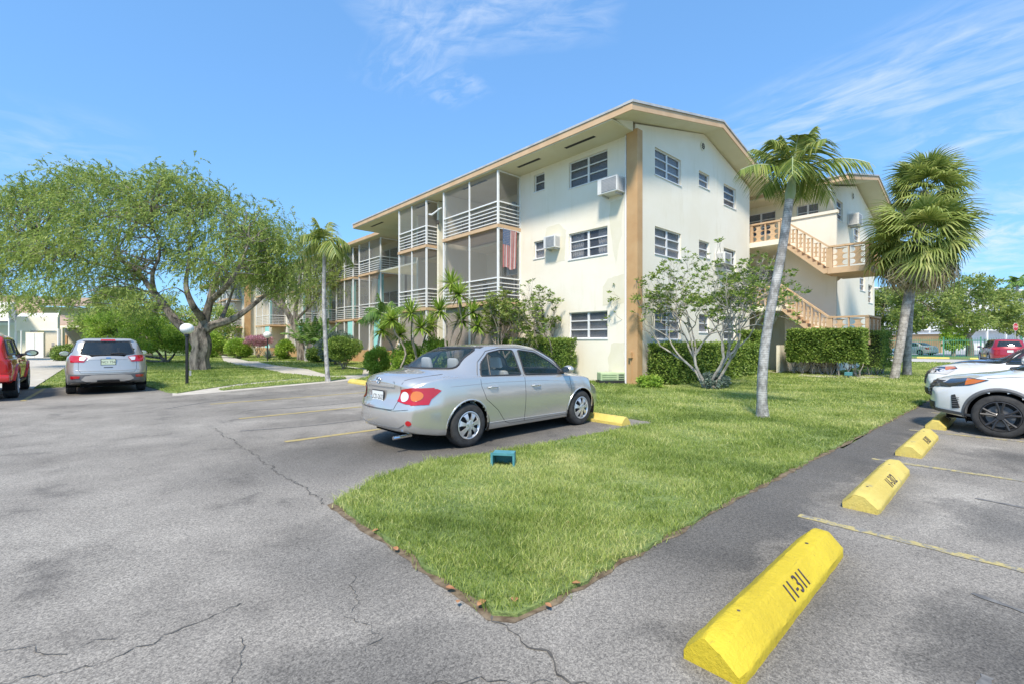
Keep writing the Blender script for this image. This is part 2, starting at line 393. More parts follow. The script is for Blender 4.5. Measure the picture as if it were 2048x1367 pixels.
# cracks
def crack(pts, wd=.012, seed=0):
    rnd = random.Random(seed); P = []
    for a, c in zip(pts[:-1], pts[1:]):
        a, c = Vector((*a, 0)), Vector((*c, 0)); L = (c-a).length; n = Vector((-(c-a).y, (c-a).x, 0)).normalized(); k = max(2, int(L/.028)); off = 0
        for i in range(k):
            off = off*.75+rnd.uniform(-.026, .026); P.append(a.lerp(c, i/k)+n*off)
    vs = []
    for i in range(len(P)-1):
        d = (P[i+1]-P[i]).normalized(); n = Vector((-d.y, d.x, 0)); wq = wd*rnd.uniform(.15, .75)
        for sgn in (1, -1):
            q = P[i]+n*sgn*wq/2; vs.append((q.x, q.y, .0045))
    return tag(MB().add(vs, [(2*i, 2*i+1, 2*i+3, 2*i+2) for i in range(len(P)-2)]).build('asphalt_crack', M_crack), kind='structure')
crack([(1.64, 9.5), (1.63, 6.4), (1.66, 5.2), (1.62, 4.3)], .018, 1)
crack([(1.62, 2.0), (1.6, 1.3), (1.7, .6), (1.66, -2)], .022, 2)
crack([(-2.3, 5.2), (-1.2, 3.6), (-.6, 3.1), (.1, 2.9), (.7, 3.05)], .012, 3)
crack([(.65, 1.9), (.9, 1.75), (1.15, 1.72), (1.55, 1.35)], .012, 4)
crack([(.9, 1.75), (.85, 1.45), (.95, 1.2)], .012, 5)
crack([(1.25, 2.9), (1.15, 2.6), (1.05, 2.5), (1.1, 2.2), (.95, 2.1)], .008, 6)
crack([(.5, 1.75), (.3, 1.55), (.35, 1.3)], .007, 7)
rc_ = random.Random(17)
for k_ in range(26):
    x_, y_ = (rc_.uniform(-1.5, 1.5), rc_.uniform(1.2, 9)) if k_ < 16 else (rc_.uniform(1.7, 9), rc_.uniform(-1.6, 1.6)); a_ = rc_.uniform(0, 6.28); P_ = [(x_, y_)]
    for q_ in range(rc_.randint(2, 5)): a_ += rc_.uniform(-.9, .9); l_ = rc_.uniform(.12, .5); P_.append((P_[-1][0]+l_*cos(a_), P_[-1][1]+l_*sin(a_)))
    if all(not (p_[0] > 1.6 and p_[1] > 1.75) for p_ in P_): crack(P_, rc_.uniform(.003, .008), 100+k_)
M_mark = pm('tyre_mark', rgb(.10, .10, .10), rgb(.2, .195, .185), 14, .9)
for pts in ([(3.55, -.1), (3.3, -.5), (3.1, -1.1), (2.9, -1.9)], [(3.9, .2), (3.75, -.4), (3.6, -1.2)], [(6.3, .3), (6.25, -.4), (6.3, -1.4)], [(2.5, .4), (2.75, .15), (3.0, .1)], [(5.4, -.3), (5.2, -.9), (5.3, -1.6)], [(2.6, 11.5), (3.8, 11.2), (5.6, 11.3)], [(1.9, 8.9), (3.2, 8.6), (5.0, 8.75)], [(1.3, 13), (2.6, 14), (4.4, 14.6)]):
    q_ = catmull([(x, y, 0) for x, y in pts], 8); vs = []
    for i in range(len(q_)-1):
        d_ = (q_[i+1]-q_[i]).normalized(); w_ = .03*random.uniform(.3, 1)
        vs += [(q_[i].x-d_.y*w_, q_[i].y+d_.x*w_, .0042), (q_[i].x+d_.y*w_, q_[i].y-d_.x*w_, .0042)]
    tag(MB().add(vs, [(2*i, 2*i+1, 2*i+3, 2*i+2) for i in range(len(vs)//2-1)]).build('tyre_mark', M_mark), kind='structure')
# concrete wheel stops
def text_mesh(s, size, mat, parent, M, name='painted_number', thick=.0008, shear=0, sx=1):
    cu = bpy.data.curves.new(name, 'FONT'); cu.body = s; cu.size = size; cu.align_x = 'CENTER'; cu.align_y = 'CENTER'; cu.extrude = thick; cu.shear = shear; cu.resolution_u = 3
    ob = bpy.data.objects.new(name, cu); C.objects.link(ob)
    me = bpy.data.meshes.new_from_object(ob.evaluated_get(bpy.context.evaluated_depsgraph_get()))
    bpy.data.objects.remove(ob); bpy.data.curves.remove(cu)
    me.transform(M @ Matrix.Diagonal((sx, 1, 1, 1))); me.materials.clear(); me.materials.append(mat)
    o = bpy.data.objects.new(name, me); C.objects.link(o); o.parent = parent; return o
M_blackp = pm('black_stencil_paint', rgb(.03, .025, .04), rgb(.09, .07, .08), 60, .8)
def yellow(name, a, b_, dirt, bare=.0):
    m, nt, b = newmat(name); v = opos(nt)
    c = ramp(nt, noise(nt, v, 3, 5), [(.35, a), (.65, b_)]).outputs[0]
    c = mixc(nt, ramp(nt, noise(nt, v, 5, 8, .7), [(.60+bare, (0, 0, 0)), (.68+bare, (1, 1, 1))]).outputs[0], c, dirt)
    nt.links.new(c, b.inputs['Base Color']); b.inputs['Roughness'].default_value = .6
    sc_ = noise(nt, opos(nt, (1.2, 9, 9)), 4, 7, .7); c = mixc(nt, ramp(nt, sc_, [(.63, (0, 0, 0)), (.70, (.55, .55, .55))]).outputs[0], c, (.09, .08, .05, 1))
    vo = nt.nodes.new('ShaderNodeTexVoronoi'); vo.inputs['Scale'].default_value = 34; nt.links.new(v, vo.inputs['Vector']); c = mixc(nt, ramp(nt, vo.outputs['Distance'], [(.05, (.8, .8, .8)), (.09, (0, 0, 0))]).outputs[0], c, (.16, .12, .03, 1))
    nt.links.new(c, b.inputs['Base Color'])
    bump(nt, b, noise(nt, v, 22, 8, .7), .7, .02); return m
M_y1 = yellow('bright_yellow_paint', rgb(.55, .41, .02), rgb(.63, .48, .025), rgb(.6, .46, .04), .06)
M_y2 = yellow('chalky_yellow_paint', rgb(.56, .43, .09), rgb(.64, .51, .13), rgb(.36, .31, .18), .0)
def wheel_stop(label, cx, cy, rz, mat, number, L=1.86, wd=.28, h=.15, chip=0, seed=0):
    t = thing('wheel_stop', label, 'wheel stop', (cx, cy, 0), rz, 'yellow concrete wheel stops in the parking lot')
    rnd = random.Random(seed); K = 40; prof = [(-wd/2, 0), (-wd/2+.005, .055), (-wd/2+.075, h-.008), (-.035, h), (.035, h), (wd/2-.075, h-.008), (wd/2-.012, .06), (wd/2, 0)]
    prof = [(-wd/2, 0), (-wd/2, .05), (-.045, h), (.045, h), (wd/2, .05), (wd/2, 0)]
    # rounded shoulder points
    pr = []
    for i, (a, z) in enumerate(prof):
        if 0 < i < len(prof)-1:
            a0, z0 = prof[i-1]; a1, z1 = prof[i+1]
            for q in (-1, 0, 1):
                o_ = (a0, z0) if q < 0 else (a1, z1); l = math.hypot(o_[0]-a, o_[1]-z)
                f = .014/l if q else 0; pr.append((a+(o_[0]-a)*f+(0 if q else -(2*a-a0-a1)*.01), z+(o_[1]-z)*f-(.002 if q == 0 else 0)))
        else: pr.append((a, z))
    n = len(pr); vs = []
    for i in range(K+1):
        s = -L/2+L*i/K; e = min(i, K-i); inset = {0: .012, 1: .003}.get(e, 0); xs = s+(0 if e else (.0 if i else .0))
        for j, (a, z) in enumerate(pr):
            k = 1-inset/ .14; jx = rnd.gauss(0, .0012); zz_ = z*k+(rnd.gauss(0, .0015) if z > .01 else 0)
            if chip and i < 6 and 2 < j < n-4 and a < .03: zz_ -= chip*(1-i/6)*(.6+.6*rnd.random())*(1 if z > .08 else .3)
            vs.append((xs+(rnd.gauss(0, .003) if e == 0 else 0), a*k+jx, zz_))
    b = MB().add(vs, [(i*n+j, i*n+j+1, (i+1)*n+j+1, (i+1)*n+j) for i in range(K) for j in range(n-1)])
    b.add(vs[:n], [tuple(range(n))]); b.add(vs[-n:], [tuple(range(n-1, -1, -1))])
    b.build('stop_body', mat, t, smooth=35, local=True)
    if number:
        # painted on the sloping face that looks at the stall (local -y side)
        sl_ = atan2(h-.05, wd/2-.045)
        # local text x along +x, text up towards the crest
        M = Matrix.Translation((.0, -(wd/2+.045)/2-.0045, (h+.05)/2+.0015)) @ Matrix.Rotation(sl_, 4, 'X')
        text_mesh(number, .135, M_blackp, t, M, sx=.86, thick=.0015)
    bl = MB()
    for sx_ in (-.6, .55): bl.lathe([(.001, .0), (.011, .0), (.011, .004), (.001, .005)], (sx_, 0, h-.002), 'z', 10)
    bl.build('pin_hole', M_blackp, t, local=True)
    return t
wheel_stop('bright yellow wheel stop with chipped end nearest the camera, marked 11-311', 3.02, .965, radians(.8), M_y1, '11-311', chip=.03, seed=1)
wheel_stop('pale yellow wheel stop marked 11-312, beyond the bright yellow one', 6.0, .98, radians(.6), M_y2, '11-312', chip=.01, seed=2)
wheel_stop('pale yellow wheel stop marked 11-313 between the 11-312 stop and the silver crossover car', 8.85, 1.0, 0, M_y2, '11-313', seed=3)
wheel_stop('faded yellow wheel stop under the nose of the silver crossover with black wheels', 11.7, 1.0, 0, M_y2, '11-314', seed=4)
wheel_stop('pale yellow wheel stop in front of the silver sedan on the grass edge', 7.2, 5.75, radians(90), M_y2, None, seed=5)
wheel_stop('yellow wheel stop half hidden behind the trunk of the silver sedan, near the curved path', 7.25, 15.9, radians(90), M_y2, None, seed=6)
# ================================================================ buildings
def stucco(name, c1, c2, stain):
    m, nt, b = newmat(name); v = wpos(nt)
    c = ramp(nt, noise(nt, v, .6, 6), [(.35, c1), (.65, c2)]).outputs[0]
    drip = noise(nt, wpos(nt, (1.4, 1.4, .22)), 2.2, 6, .65)
    c = mixc(nt, ramp(nt, drip, [(.55, (0, 0, 0)), (.75, (.45, .45, .45))]).outputs[0], c, stain)
    nt.links.new(c, b.inputs['Base Color']); b.inputs['Roughness'].default_value = .9
    bump(nt, b, noise(nt, v, 22, 7, .75), .5, .015); return m
M_wall = stucco('cream_stucco', rgb(.78, .72, .59), rgb(.82, .77, .66), rgb(.67, .61, .46))
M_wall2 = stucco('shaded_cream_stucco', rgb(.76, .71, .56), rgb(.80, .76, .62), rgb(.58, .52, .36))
M_patch = pm('patched_cream_paint', rgb(.69, .64, .49), rgb(.72, .67, .54), 2, .9, .2)
M_och = pm('ochre_trim_paint', rgb(.47, .28, .13), rgb(.53, .34, .17), 1.5, .8, .15)
M_och2 = pm('tan_trim_paint', rgb(.54, .36, .21), rgb(.60, .42, .26), 2, .8, .15)
M_soff = pm('soffit_paint', rgb(.64, .59, .42), rgb(.68, .64, .48), 1, .9, .1)
M_metal = pm('grey_drip_edge', rgb(.36, .37, .38), rgb(.5, .5, .5), 3, .6)
M_roof = pm('roof_membrane', rgb(.5, .5, .48), rgb(.6, .6, .58), 1, .9)
M_white = pm('white_painted_metal', rgb(.78, .78, .77), rgb(.84, .84, .83), 4, .45)
M_frame = pm('window_frame_metal', rgb(.66, .67, .68), rgb(.76, .76, .76), 6, .5)
M_glass = see_through('window_glass', rgb(.11, .12, .14), .36, .06)
M_screen = see_through('insect_screen', rgb(.26, .26, .25), .42, .9, .1)
M_curt = pm('light_curtain', rgb(.74, .74, .75), rgb(.84, .84, .85), 2, .9)
M_curtd = pm('dark_blind', rgb(.36, .36, .36), rgb(.50, .50, .50), 2, .9)
M_dark = pm('dark_slot', rgb(.02, .02, .018), None)
M_panel = pm('taupe_slat_panel', rgb(.30, .25, .21), rgb(.36, .31, .27), 3, .9)
M_grey = pm('grey_plastic', rgb(.30, .31, .32), rgb(.38, .38, .39), 8, .6)
M_teal = pm('teal_paint', rgb(.28, .66, .62), rgb(.34, .7, .66), 1, .8)
def TX(X0, ny=-1):
    """frame of a wall that runs along Y and faces -X: s = Y, outward d = -X"""
    return lambda s, d, z: (X0+ny*d, s, z)
def TY(Y0, ny=-1): return lambda s, d, z: (s, Y0+ny*d, z)
def wall_mb(b, T, s0, s1, z0, z1, th, holes=()):
    ss = sorted({s0, s1, *[h[0] for h in holes], *[h[1] for h in holes]}); zs = sorted({z0, z1, *[h[2] for h in holes], *[h[3] for h in holes]})
    ss = [q for q in ss if s0 <= q <= s1]; zs = [q for q in zs if z0 <= q <= z1]
    for a, c in zip(ss[:-1], ss[1:]):
        run = None
        for e, f in zip(zs[:-1], zs[1:]):
            ms, mz = (a+c)/2, (e+f)/2
            hole = any(h[0] < ms < h[1] and h[2] < mz < h[3] for h in holes)
            if hole:
                if run: b.obox(T, a, c, -th, 0, run[0], run[1]); run = None
            else: run = (run[0], f) if run else (e, f)
        if run: b.obox(T, a, c, -th, 0, run[0], run[1])
def curtain_mb(T, s0, s1, z0, z1, d, amp=.02, pitch=.11):
    n = max(6, int((s1-s0)/(pitch/5))); vs = []
    for i in range(n+1):
        s = s0+(s1-s0)*i/n; dd = d+amp*sin(2*pi*(s-s0)/pitch)*(.7+.3*sin(s*7))
        vs += [T(s, dd, z0), T(s, dd, z1)]
    return MB().add(vs, [(2*i, 2*i+2, 2*i+3, 2*i+1) for i in range(n)])
def window(par, T, s0, s1, z0, z1, cols=2, rows=3, cur='light', rec=.1, mat=None, split=None):
    b = MB(); f = .05; D0, D1 = -rec-.03, -rec+.02
    b.obox(T, s0, s0+f, D0, D1, z0, z1); b.obox(T, s1-f, s1, D0, D1, z0, z1)
    b.obox(T, s0+f, s1-f, D0, D1, z0, z0+f*.8); b.obox(T, s0+f, s1-f, D0, D1, z1-f*.8, z1)
    for i in range(1, cols):
        s = s0+(s1-s0)*i/cols; b.obox(T, s-.045, s+.045, D0, D1+.008, z0+f*.8, z1-f*.8)
    for j in range(1, rows):
        z = z0+(z1-z0)*j/rows
        for i in range(cols):
            a, c = s0+(s1-s0)*i/cols+(f if i == 0 else .045), s0+(s1-s0)*(i+1)/cols-(f if i == cols-1 else .045)
            b.obox(T, a, c, D0, D1+.015, z-.02, z+.02)
    # sill
    b.obox(T, s0-.03, s1+.03, -rec+.021, .03, z0-.04, z0-.002)
    w_ = b.build('window', mat or M_frame, par)
    MB().obox(T, s0+.01, s1-.01, -rec-.012, -rec-.004, z0+.01, z1-.01).build('glass', M_glass, w_)
    if cur == 'light': curtain_mb(T, s0, s1, z0, z1, -rec-.07).build('curtain', M_curt, w_)
    elif cur == 'part':
        curtain_mb(T, s0, s0+(s1-s0)*.32, z0, z1, -rec-.16).build('curtain', M_curt, w_)
        curtain_mb(T, s1-(s1-s0)*.3, s1, z0, z1, -rec-.16).build('curtain', M_curt, w_)
    else: MB().obox(T, s0, s1, -rec-.09, -rec-.08, z0, z1).build('blind', M_curtd, w_)
    return w_
def aircon(label, T, s, z, wd, ht, dp, dark=False, grp='window air conditioners'):
    p = T(s, 0, z); t = thing('air_conditioner', label, 'air conditioner', p, 0, grp)
    b = MB(); b.obox(T, s, s+wd, 0.004, dp, z, z+ht); b.build('housing', M_acb, t, bevel=.015)
    g = MB(); g.obox(T, s+.04, s+wd*.78, dp+.001, dp+.012, z+.05, z+ht-.05); o = g.build('grille', M_grey if dark else M_acg, t)
    l = MB()
    for i in range(9):
        zz_ = z+.07+(ht-.14)*i/8; l.obox(T, s+.05, s+wd*.76, dp+.012, dp+.02, zz_-.005, zz_+.005)
    l.build('louvre', M_acb if not dark else M_metal, t)
    v = MB()
    for i in range(8):
        dd = dp*(.15+.7*i/8)
        for e in (s-.004, s+wd+.001): v.obox(T, e, e+.003, dd, dd+dp*.04, z+.06, z+ht-.06)
    v.build('side_vent', M_grey, t)
    k = MB(); k.obox(T, s+wd*.1, s+wd*.16, .004, dp*.8, z-.06, z-.002); k.obox(T, s+wd*.8, s+wd*.86, .004, dp*.8, z-.06, z-.002); build_each(k, 'bracket', M_metal, t)
    return t
M_acb = pm('air_conditioner_case', rgb(.62, .62, .6), rgb(.7, .7, .68), 6, .5)
M_acg = pm('air_conditioner_grille', rgb(.16, .18, .21), rgb(.22, .24, .26), 12, .5)

def railing(bal, T, s0, s1, zf, n=5, h=1.0, d=.0):
    r = MB(); r.obox(T, s0, s1, d-.03, d+.03, zf+h-.05, zf+h)
    for i in range(n): z = zf+.09+(h-.2)*i/n; r.obox(T, s0, s1, d-.012, d+.012, z, z+.03)
    return r.build('railing', M_white, bal)
def balcony(par, Xf, Xw, y0, y1, zf, zc, posts, rail_near=True, screens=True, fascia=.15, closed=False):
    """slab with fascia, posts, horizontal bar railing and insect screens; front faces -X, near return faces -Y"""
    sb = MB(); sb.box(Xf, y0, zf-fascia, Xw, y1, zf); bal = sb.build('balcony', M_och2, par)
    p = MB()
    T = TX(Xf+.06)
    for i, y in enumerate(posts):
        wd = .07 if i in (0, len(posts)-1) else .05
        p.box(Xf+.03, y-wd/2, zf, Xf+.03+wd*1.2, y+wd/2, zc)
    p.box(Xw-.05, y0+.01, zf, Xw-.004, y0+.05, zc)
    p.box(Xf+.03, y0+.012, zc-.05, Xw-.05, y0+.05, zc-.001)
    build_each(p, 'post', M_white, bal)
    if not closed:
        for a, c in zip(posts[:-1], posts[1:]): railing(bal, T, a+.04, c-.04, zf)
        railing(bal, TY(y0+.03), Xf+.13, Xw-.06, zf)
    if screens:
        for a, c in zip(posts[:-1], posts[1:]): MB().add([(Xf+.10, a, zf), (Xf+.10, c, zf), (Xf+.10, c, zc), (Xf+.10, a, zc)], [(0, 1, 2, 3)]).build('screen', M_screen, bal)
        MB().add([(Xf+.1, y0+.065, zf), (Xw, y0+.065, zf), (Xw, y0+.065, zc), (Xf+.1, y0+.065, zc)], [(0, 1, 2, 3)]).build('screen', M_screen, bal)
    return bal
def sliding_door(par, T, s0, s1, z0, z1):
    b = MB(); f = .06
    b.obox(T, s0, s1, .0, .05, z1-f, z1); b.obox(T, s0, s0+f, 0, .05, z0, z1-f); b.obox(T, s1-f, s1, 0, .05, z0, z1-f); m = (s0+s1)/2
    b.obox(T, m-.04, m+.04, 0, .05, z0, z1-f); d = b.build('sliding_door', M_frame, par)
    MB().obox(T, s0+f, s1-f, .008, .014, z0, z1-f).build('glass', M_glass, d)
    return d

# ---- near apartment building -------------------------------------------------
XW, YG, XE, RX = 14.3, 9.2, 24.55, 19.6     # west wall, gable wall, east end, ridge
ZE = 8.95                                    # underside of the eave
B1 = thing('apartment_building', 'large three storey cream apartment building with ochre corner pillar and gable end facing the lawn', 'building', (XW, YG, 0))
TW, TG = TX(XW), TY(YG)
holesG = [(15.61, 17.58, 7.74, 8.76), (19.12, 20.1, 8.13, 8.76), (21.55, 22.9, 7.81, 8.76), (15.61, 17.58, 4.79, 5.81), (19.12, 20.1, 5.13, 5.82), (21.55, 22.9, 4.83, 5.82),
          (15.61, 17.58, 1.6, 2.68), (19.12, 20.1, 1.9, 2.68), (21.55, 22.9, 1.6, 2.68)]
holesW = [(10.39, 12.27, 7.64, 8.68), (13.62, 14.25, 7.96, 8.7), (10.39, 12.27, 4.78, 5.82), (13.62, 14.25, 5.08, 5.82), (10.39, 12.27, 1.63, 2.66), (13.62, 14.25, 1.95, 2.66)]
b = MB(); wall_mb(b, TG, XW, XE, -.1, ZE, .22, holesG)
sl1 = (10.42-9.27)/(RX-XW)
b.prism([(XW, YG, ZE), (XE, YG, ZE), (XE, YG, 9.2), (RX, YG, 10.42), (XW, YG, 9.2)], (0, .22, 0))
b.build('gable_wall', M_wall, B1)
b = MB(); wall_mb(b, TW, YG+.22, 15.1, -.1, 8.9, .22, holesW); b.build('side_wall', M_wall, B1)
for i, (s0, s1, z0, z1) in enumerate(holesG):
    n = i % 3; window(B1, TG, s0, s1, z0, z1, 2 if n == 0 else 1, 2 if n == 1 else 3, ['light', 'light', 'dark'][n] if i > 2 else ('light' if n < 2 else 'dark'))
for i, (s0, s1, z0, z1) in enumerate(holesW):
    window(B1, TW, s0, s1, z0, z1, 1 if i % 2 else 2, 2 if i % 2 else 3, ['dark', 'dark', 'part', 'light', 'dark', 'dark'][i])
# corner pillar, down pipe, paint patches
MB().box(14.16, 9.02, -.1, 14.48, 9.46, ZE-.002).build('corner_pillar', M_och, B1)
MB().tube([(14.25, 9.56, 0), (14.25, 9.56, 8.88)], .035, 8).build('down_pipe', M_white, B1)
def patch(T, pts, d=.003):
    return MB().prism([T(s, d-.0025, z) for s, z in pts], tuple(Vector(T(0, d, 0))-Vector(T(0, 0, 0)))).build('paint_patch', M_patch, B1)
def ragged(pts, j, seed):
    r = random.Random(seed); out = []
    for i in range(len(pts)):
        a, c = pts[i], pts[(i+1) % len(pts)]; k = max(1, int(math.hypot(c[0]-a[0], c[1]-a[1])/.12))
        for q in range(k): out.append((a[0]+(c[0]-a[0])*q/k+r.uniform(-j, j), a[1]+(c[1]-a[1])*q/k+r.uniform(-j, j)))
    return out
patch(TW, ragged([(12.42, 6.0), (12.8, 6.35), (13.5, 6.3), (13.58, 5.9), (13.58, 4.9), (13.2, 4.72), (12.5, 4.8)], .015, 1))
patch(TW, ragged([(9.7, 6.7), (10.25, 6.65), (10.3, 5.9), (10.15, 5.0), (10.0, 4.3), (9.9, 4.9), (9.75, 5.4)], .03, 2))
patch(TW, ragged([(9.66, 3.95), (10.35, 3.85), (10.6, 3.55), (10.6, 2.85), (9.66, 2.9)], .01, 3))
patch(TW, ragged([(9.66, 1.5), (10.2, 1.45), (10.35, .9), (10.3, .1), (9.66, .1)], .03, 4))
# inner walls behind the balconies, cross walls, rest of the long side
b = MB()
wall_mb(b, TX(15.9), 15.1, 24.0, -.1, 8.9, .2, [])
b.box(XW+.001, 15.1, -.1, 15.9, 15.3, 8.9); b.box(13.3, 19.45, -.1, 15.9, 19.6, 8.86); b.box(13.6, 20.6, -.1, 15.9, 20.75, 8.86)
b.box(XW, 23.8, -.1, 17.2, 24.0, 8.86)
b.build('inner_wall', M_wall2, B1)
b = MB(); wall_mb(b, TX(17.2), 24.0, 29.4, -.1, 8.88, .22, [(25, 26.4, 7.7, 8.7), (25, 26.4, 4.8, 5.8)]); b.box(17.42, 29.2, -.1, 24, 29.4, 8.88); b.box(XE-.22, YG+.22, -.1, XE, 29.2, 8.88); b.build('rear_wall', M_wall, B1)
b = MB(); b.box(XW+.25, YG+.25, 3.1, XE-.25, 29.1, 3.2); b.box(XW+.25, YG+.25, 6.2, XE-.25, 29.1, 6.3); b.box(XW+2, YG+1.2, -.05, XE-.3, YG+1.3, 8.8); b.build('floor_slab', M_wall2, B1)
bal_posts = [[15.14, 17.15, 19.25], [20.85, 22.3, 23.7]]
for k, ps in enumerate(bal_posts):
    y0, y1 = ps[0]-.06, ps[-1]+.06
    for zf, zc in ((3.28, 6.4), (6.55, 8.86)):
        bal = balcony(B1, 12.95, 15.85 if k else 14.3, y0, y1, zf, zc, ps)
        if not k: MB().box(14.301, y0+.25, zf-.15, 15.89, y1, zf).build('slab', M_och2, bal)
    # ground level: screened porch with slat panels
    g = MB()
    for y in ps: g.box(12.98, y-.035, 0, 13.06, y+.035, 3.12)
    build_each(g, 'porch_post', M_white, B1)
    g = MB(); n = int((y1-y0)/.09)
    for i in range(n): g.box(13.1, y0+i*.09, .1, 13.12, y0+i*.09+.075, 3.1)
    for i in range(int(1.2/.09)): g.box(13.12+i*.09, y0+.05, .1, 13.12+i*.09+.075, y0+.07, 3.1)
    g.build('slat_panel', M_panel, B1)
sliding_door(B1, TX(15.9), 16.0, 17.9, 6.55, 8.5); sliding_door(B1, TX(15.9), 16.2, 18.2, 3.28, 5.5)
sliding_door(B1, TX(15.9), 21.6, 23.2, 6.55, 8.4); window(B1, TX(15.9), 21.2, 22.6, 4.4, 5.5, 2, 3, 'light', rec=-.03)
# roof: sloping slab with ochre fascia and grey edge
YE0, YE1, XL, XR = 8.42, 29.6, 12.9, 26.3
sA = (10.42-ZE)/(RX-XL)
r = MB()
for (xa, za), (xb, zb_) in (((XL, ZE), (RX, 10.44)), ((RX, 10.44), (XR, ZE))):
    r.hexa([(xa, YE0, za), (xb, YE0, zb_), (xb, YE1, zb_), (xa, YE1, za), (xa, YE0, za+.2), (xb, YE0, zb_+.2), (xb, YE1, zb_+.2), (xa, YE1, za+.2)])
roof = r.build('roof', M_soff, B1)
f = MB()
def gable_band(f, y0, y1, XL, XR, RX, ZE, ZR, t0, t1):
    for (xa, za), (xb, zb_) in (((XL, ZE), (RX, ZR)), ((RX, ZR), (XR, ZE))):
        f.hexa([(xa, y0, za+t0), (xb, y0, zb_+t0), (xb, y1, zb_+t0), (xa, y1, za+t0), (xa, y0, za+t1), (xb, y0, zb_+t1), (xb, y1, zb_+t1), (xa, y1, za+t1)])
gable_band(f, YE0-.035, YE0-.002, XL-.03, XR+.03, RX, ZE-.01, 10.43, -.01, .215)
f.box(XL-.035, YE0-.002, ZE-.02, XL-.002, YE1, ZE+.2); f.box(XR+.002, YE0-.002, ZE-.02, XR+.035, YE1, ZE+.2)
f.build('fascia', M_och2, roof)
e = MB(); gable_band(e, YE0-.07, YE0+.3, XL-.06, XR+.06, RX, ZE-.01, 10.44, .218, .3); e.box(XL-.065, YE0+.302, ZE+.203, XL+.1, YE1+.03, ZE+.275); e.build('drip_edge', M_metal, roof)
t_ = MB(); gable_band(t_, YE0+.3, YE1, XL+.1, XR-.1, RX, ZE+.02, 10.44, .205, .27); t_.build('roof_covering', M_roof, roof)
MB().box(XL+.002, YG+.012, ZE-.06, XW+3, YE1-.05, ZE-.003).build('soffit', M_soff, roof)
MB().prism([(XL+.25, YG-.002, ZE+.03), (XW-.14, YG-.002, ZE-.06), (XW-.14, YG-.002, ZE+.34)], (0, .05, 0)).build('eave_bracket', M_wall2, roof)
sv = MB()
for y0, y1 in ((10.35, 11.75), (13.1, 14.4), (16.5, 18.3), (21.3, 22.6), (26.6, 28.2)): sv.box(13.42, y0, ZE-.068, 13.56, y1, ZE-.061)
build_each(sv, 'soffit_vent', M_dark, roof)
v = MB(); v.lathe([(.001, 0), (.2, 0), (.2, .02), (.16, .03), (.001, .03)], (19.45, YG-.03, 9.85), 'y', 20); rv = v.build('round_vent', M_wall2, B1)
v = MB()
for k in range(8):
    a = k*pi/4; v.lathe([(.001, 0), (.04, 0), (.04, .006), (.001, .006)], (19.45+.1*cos(a), YG-.037, 9.85+.1*sin(a)), 'y', 8)
v.lathe([(.001, 0), (.04, 0), (.04, .006), (.001, .006)], (19.45, YG-.037, 9.85), 'y', 8)
build_each(v, 'vent_hole', M_dark, rv)
aircon('large grey air conditioner high on the wall beside the ochre pillar', TW, 9.62, 6.85, .86, .56, .5, True)
aircon('small white air conditioner between two second floor windows on the balcony side', TW, 12.72, 5.33, .62, .5, .36)
aircon('white air conditioner on the gable wall beside the twiggy tree top', TG, 20.62, 4.95, .72, .5, .45)
aircon('dark faced air conditioner at the back of the lower balcony, under the hanging flag', TX(14.8), 15.35, 4.55, .8, .55, .4, True)
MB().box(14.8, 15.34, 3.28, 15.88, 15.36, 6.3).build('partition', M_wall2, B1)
# flag hanging in the lower balcony return
M_flr = pm('faded_red_cloth', rgb(.36, .11, .11), rgb(.42, .15, .14), 5, .9); M_flw = pm('faded_white_cloth', rgb(.40, .33, .33), rgb(.45, .38, .38), 5, .9); M_flb = pm('faded_blue_cloth', rgb(.08, .13, .24), rgb(.11, .17, .28), 5, .9)
fl = thing('flag', 'faded striped flag with starred canton hanging upright in the lower balcony opening', 'flag', (13.7, 15.0, 6.36))
fx0, fw, fh = 13.18, .82, 1.68
def fcol(i, a, c, z0, z1, mat, nm):
    vs = []; n = 4; m = 14
    for p in range(n+1):
        x = a+(c-a)*p/n
        for q in range(m+1):
            z = z0+(z1-z0)*q/m; tt = (6.36-z)/fh; vs.append((fx0+(x-fx0)*(1-.08*tt), 15.02-.02*sin((x-fx0)*26)*(.3+tt), z+.05*tt*sin((x-fx0)*9)))
    return MB().add(vs, [(p*(m+1)+q, (p+1)*(m+1)+q, (p+1)*(m+1)+q+1, p*(m+1)+q+1) for p in range(n) for q in range(m)])
for col, mat, nm in ((0, M_flr, 'red_stripes'), (1, M_flw, 'white_stripes')):
    mb_ = MB()
    for i in range(13):
        if i % 2 != col: continue
        top = 6.36-(.68 if i < 7 else 0); s_ = fcol(i, fx0+fw*i/13, fx0+fw*(i+1)/13, 6.36-fh, top, mat, nm); mb_.add(s_.v, s_.f)
    mb_.build(nm, mat, fl)
mb_ = MB(); s_ = fcol(0, fx0, fx0+fw*7/13, 6.36-.68, 6.36, M_flb, ''); mb_.add(s_.v, s_.f); cn = mb_.build('canton', M_flb, fl)
st_ = MB()
for r_ in range(9):
    for c_ in range(6 if r_ % 2 == 0 else 5):
        x = fx0+.035+c_*.072+(.036 if r_ % 2 else 0); z = 6.32-r_*.072; pts = []
        for k in range(10): a = pi/2+k*pi/5; rr = .02 if k % 2 == 0 else .009; pts.append((x+rr*cos(a), 14.993, z+rr*sin(a)))
        st_.prism(pts, (0, .004, 0))
st_.build('stars', M_flw, cn)
MB().tube([(fx0-.05, 15.02, 6.365), (fx0+fw+.05, 15.02, 6.365)], .012, 6).build('flag_rod', M_white, fl)
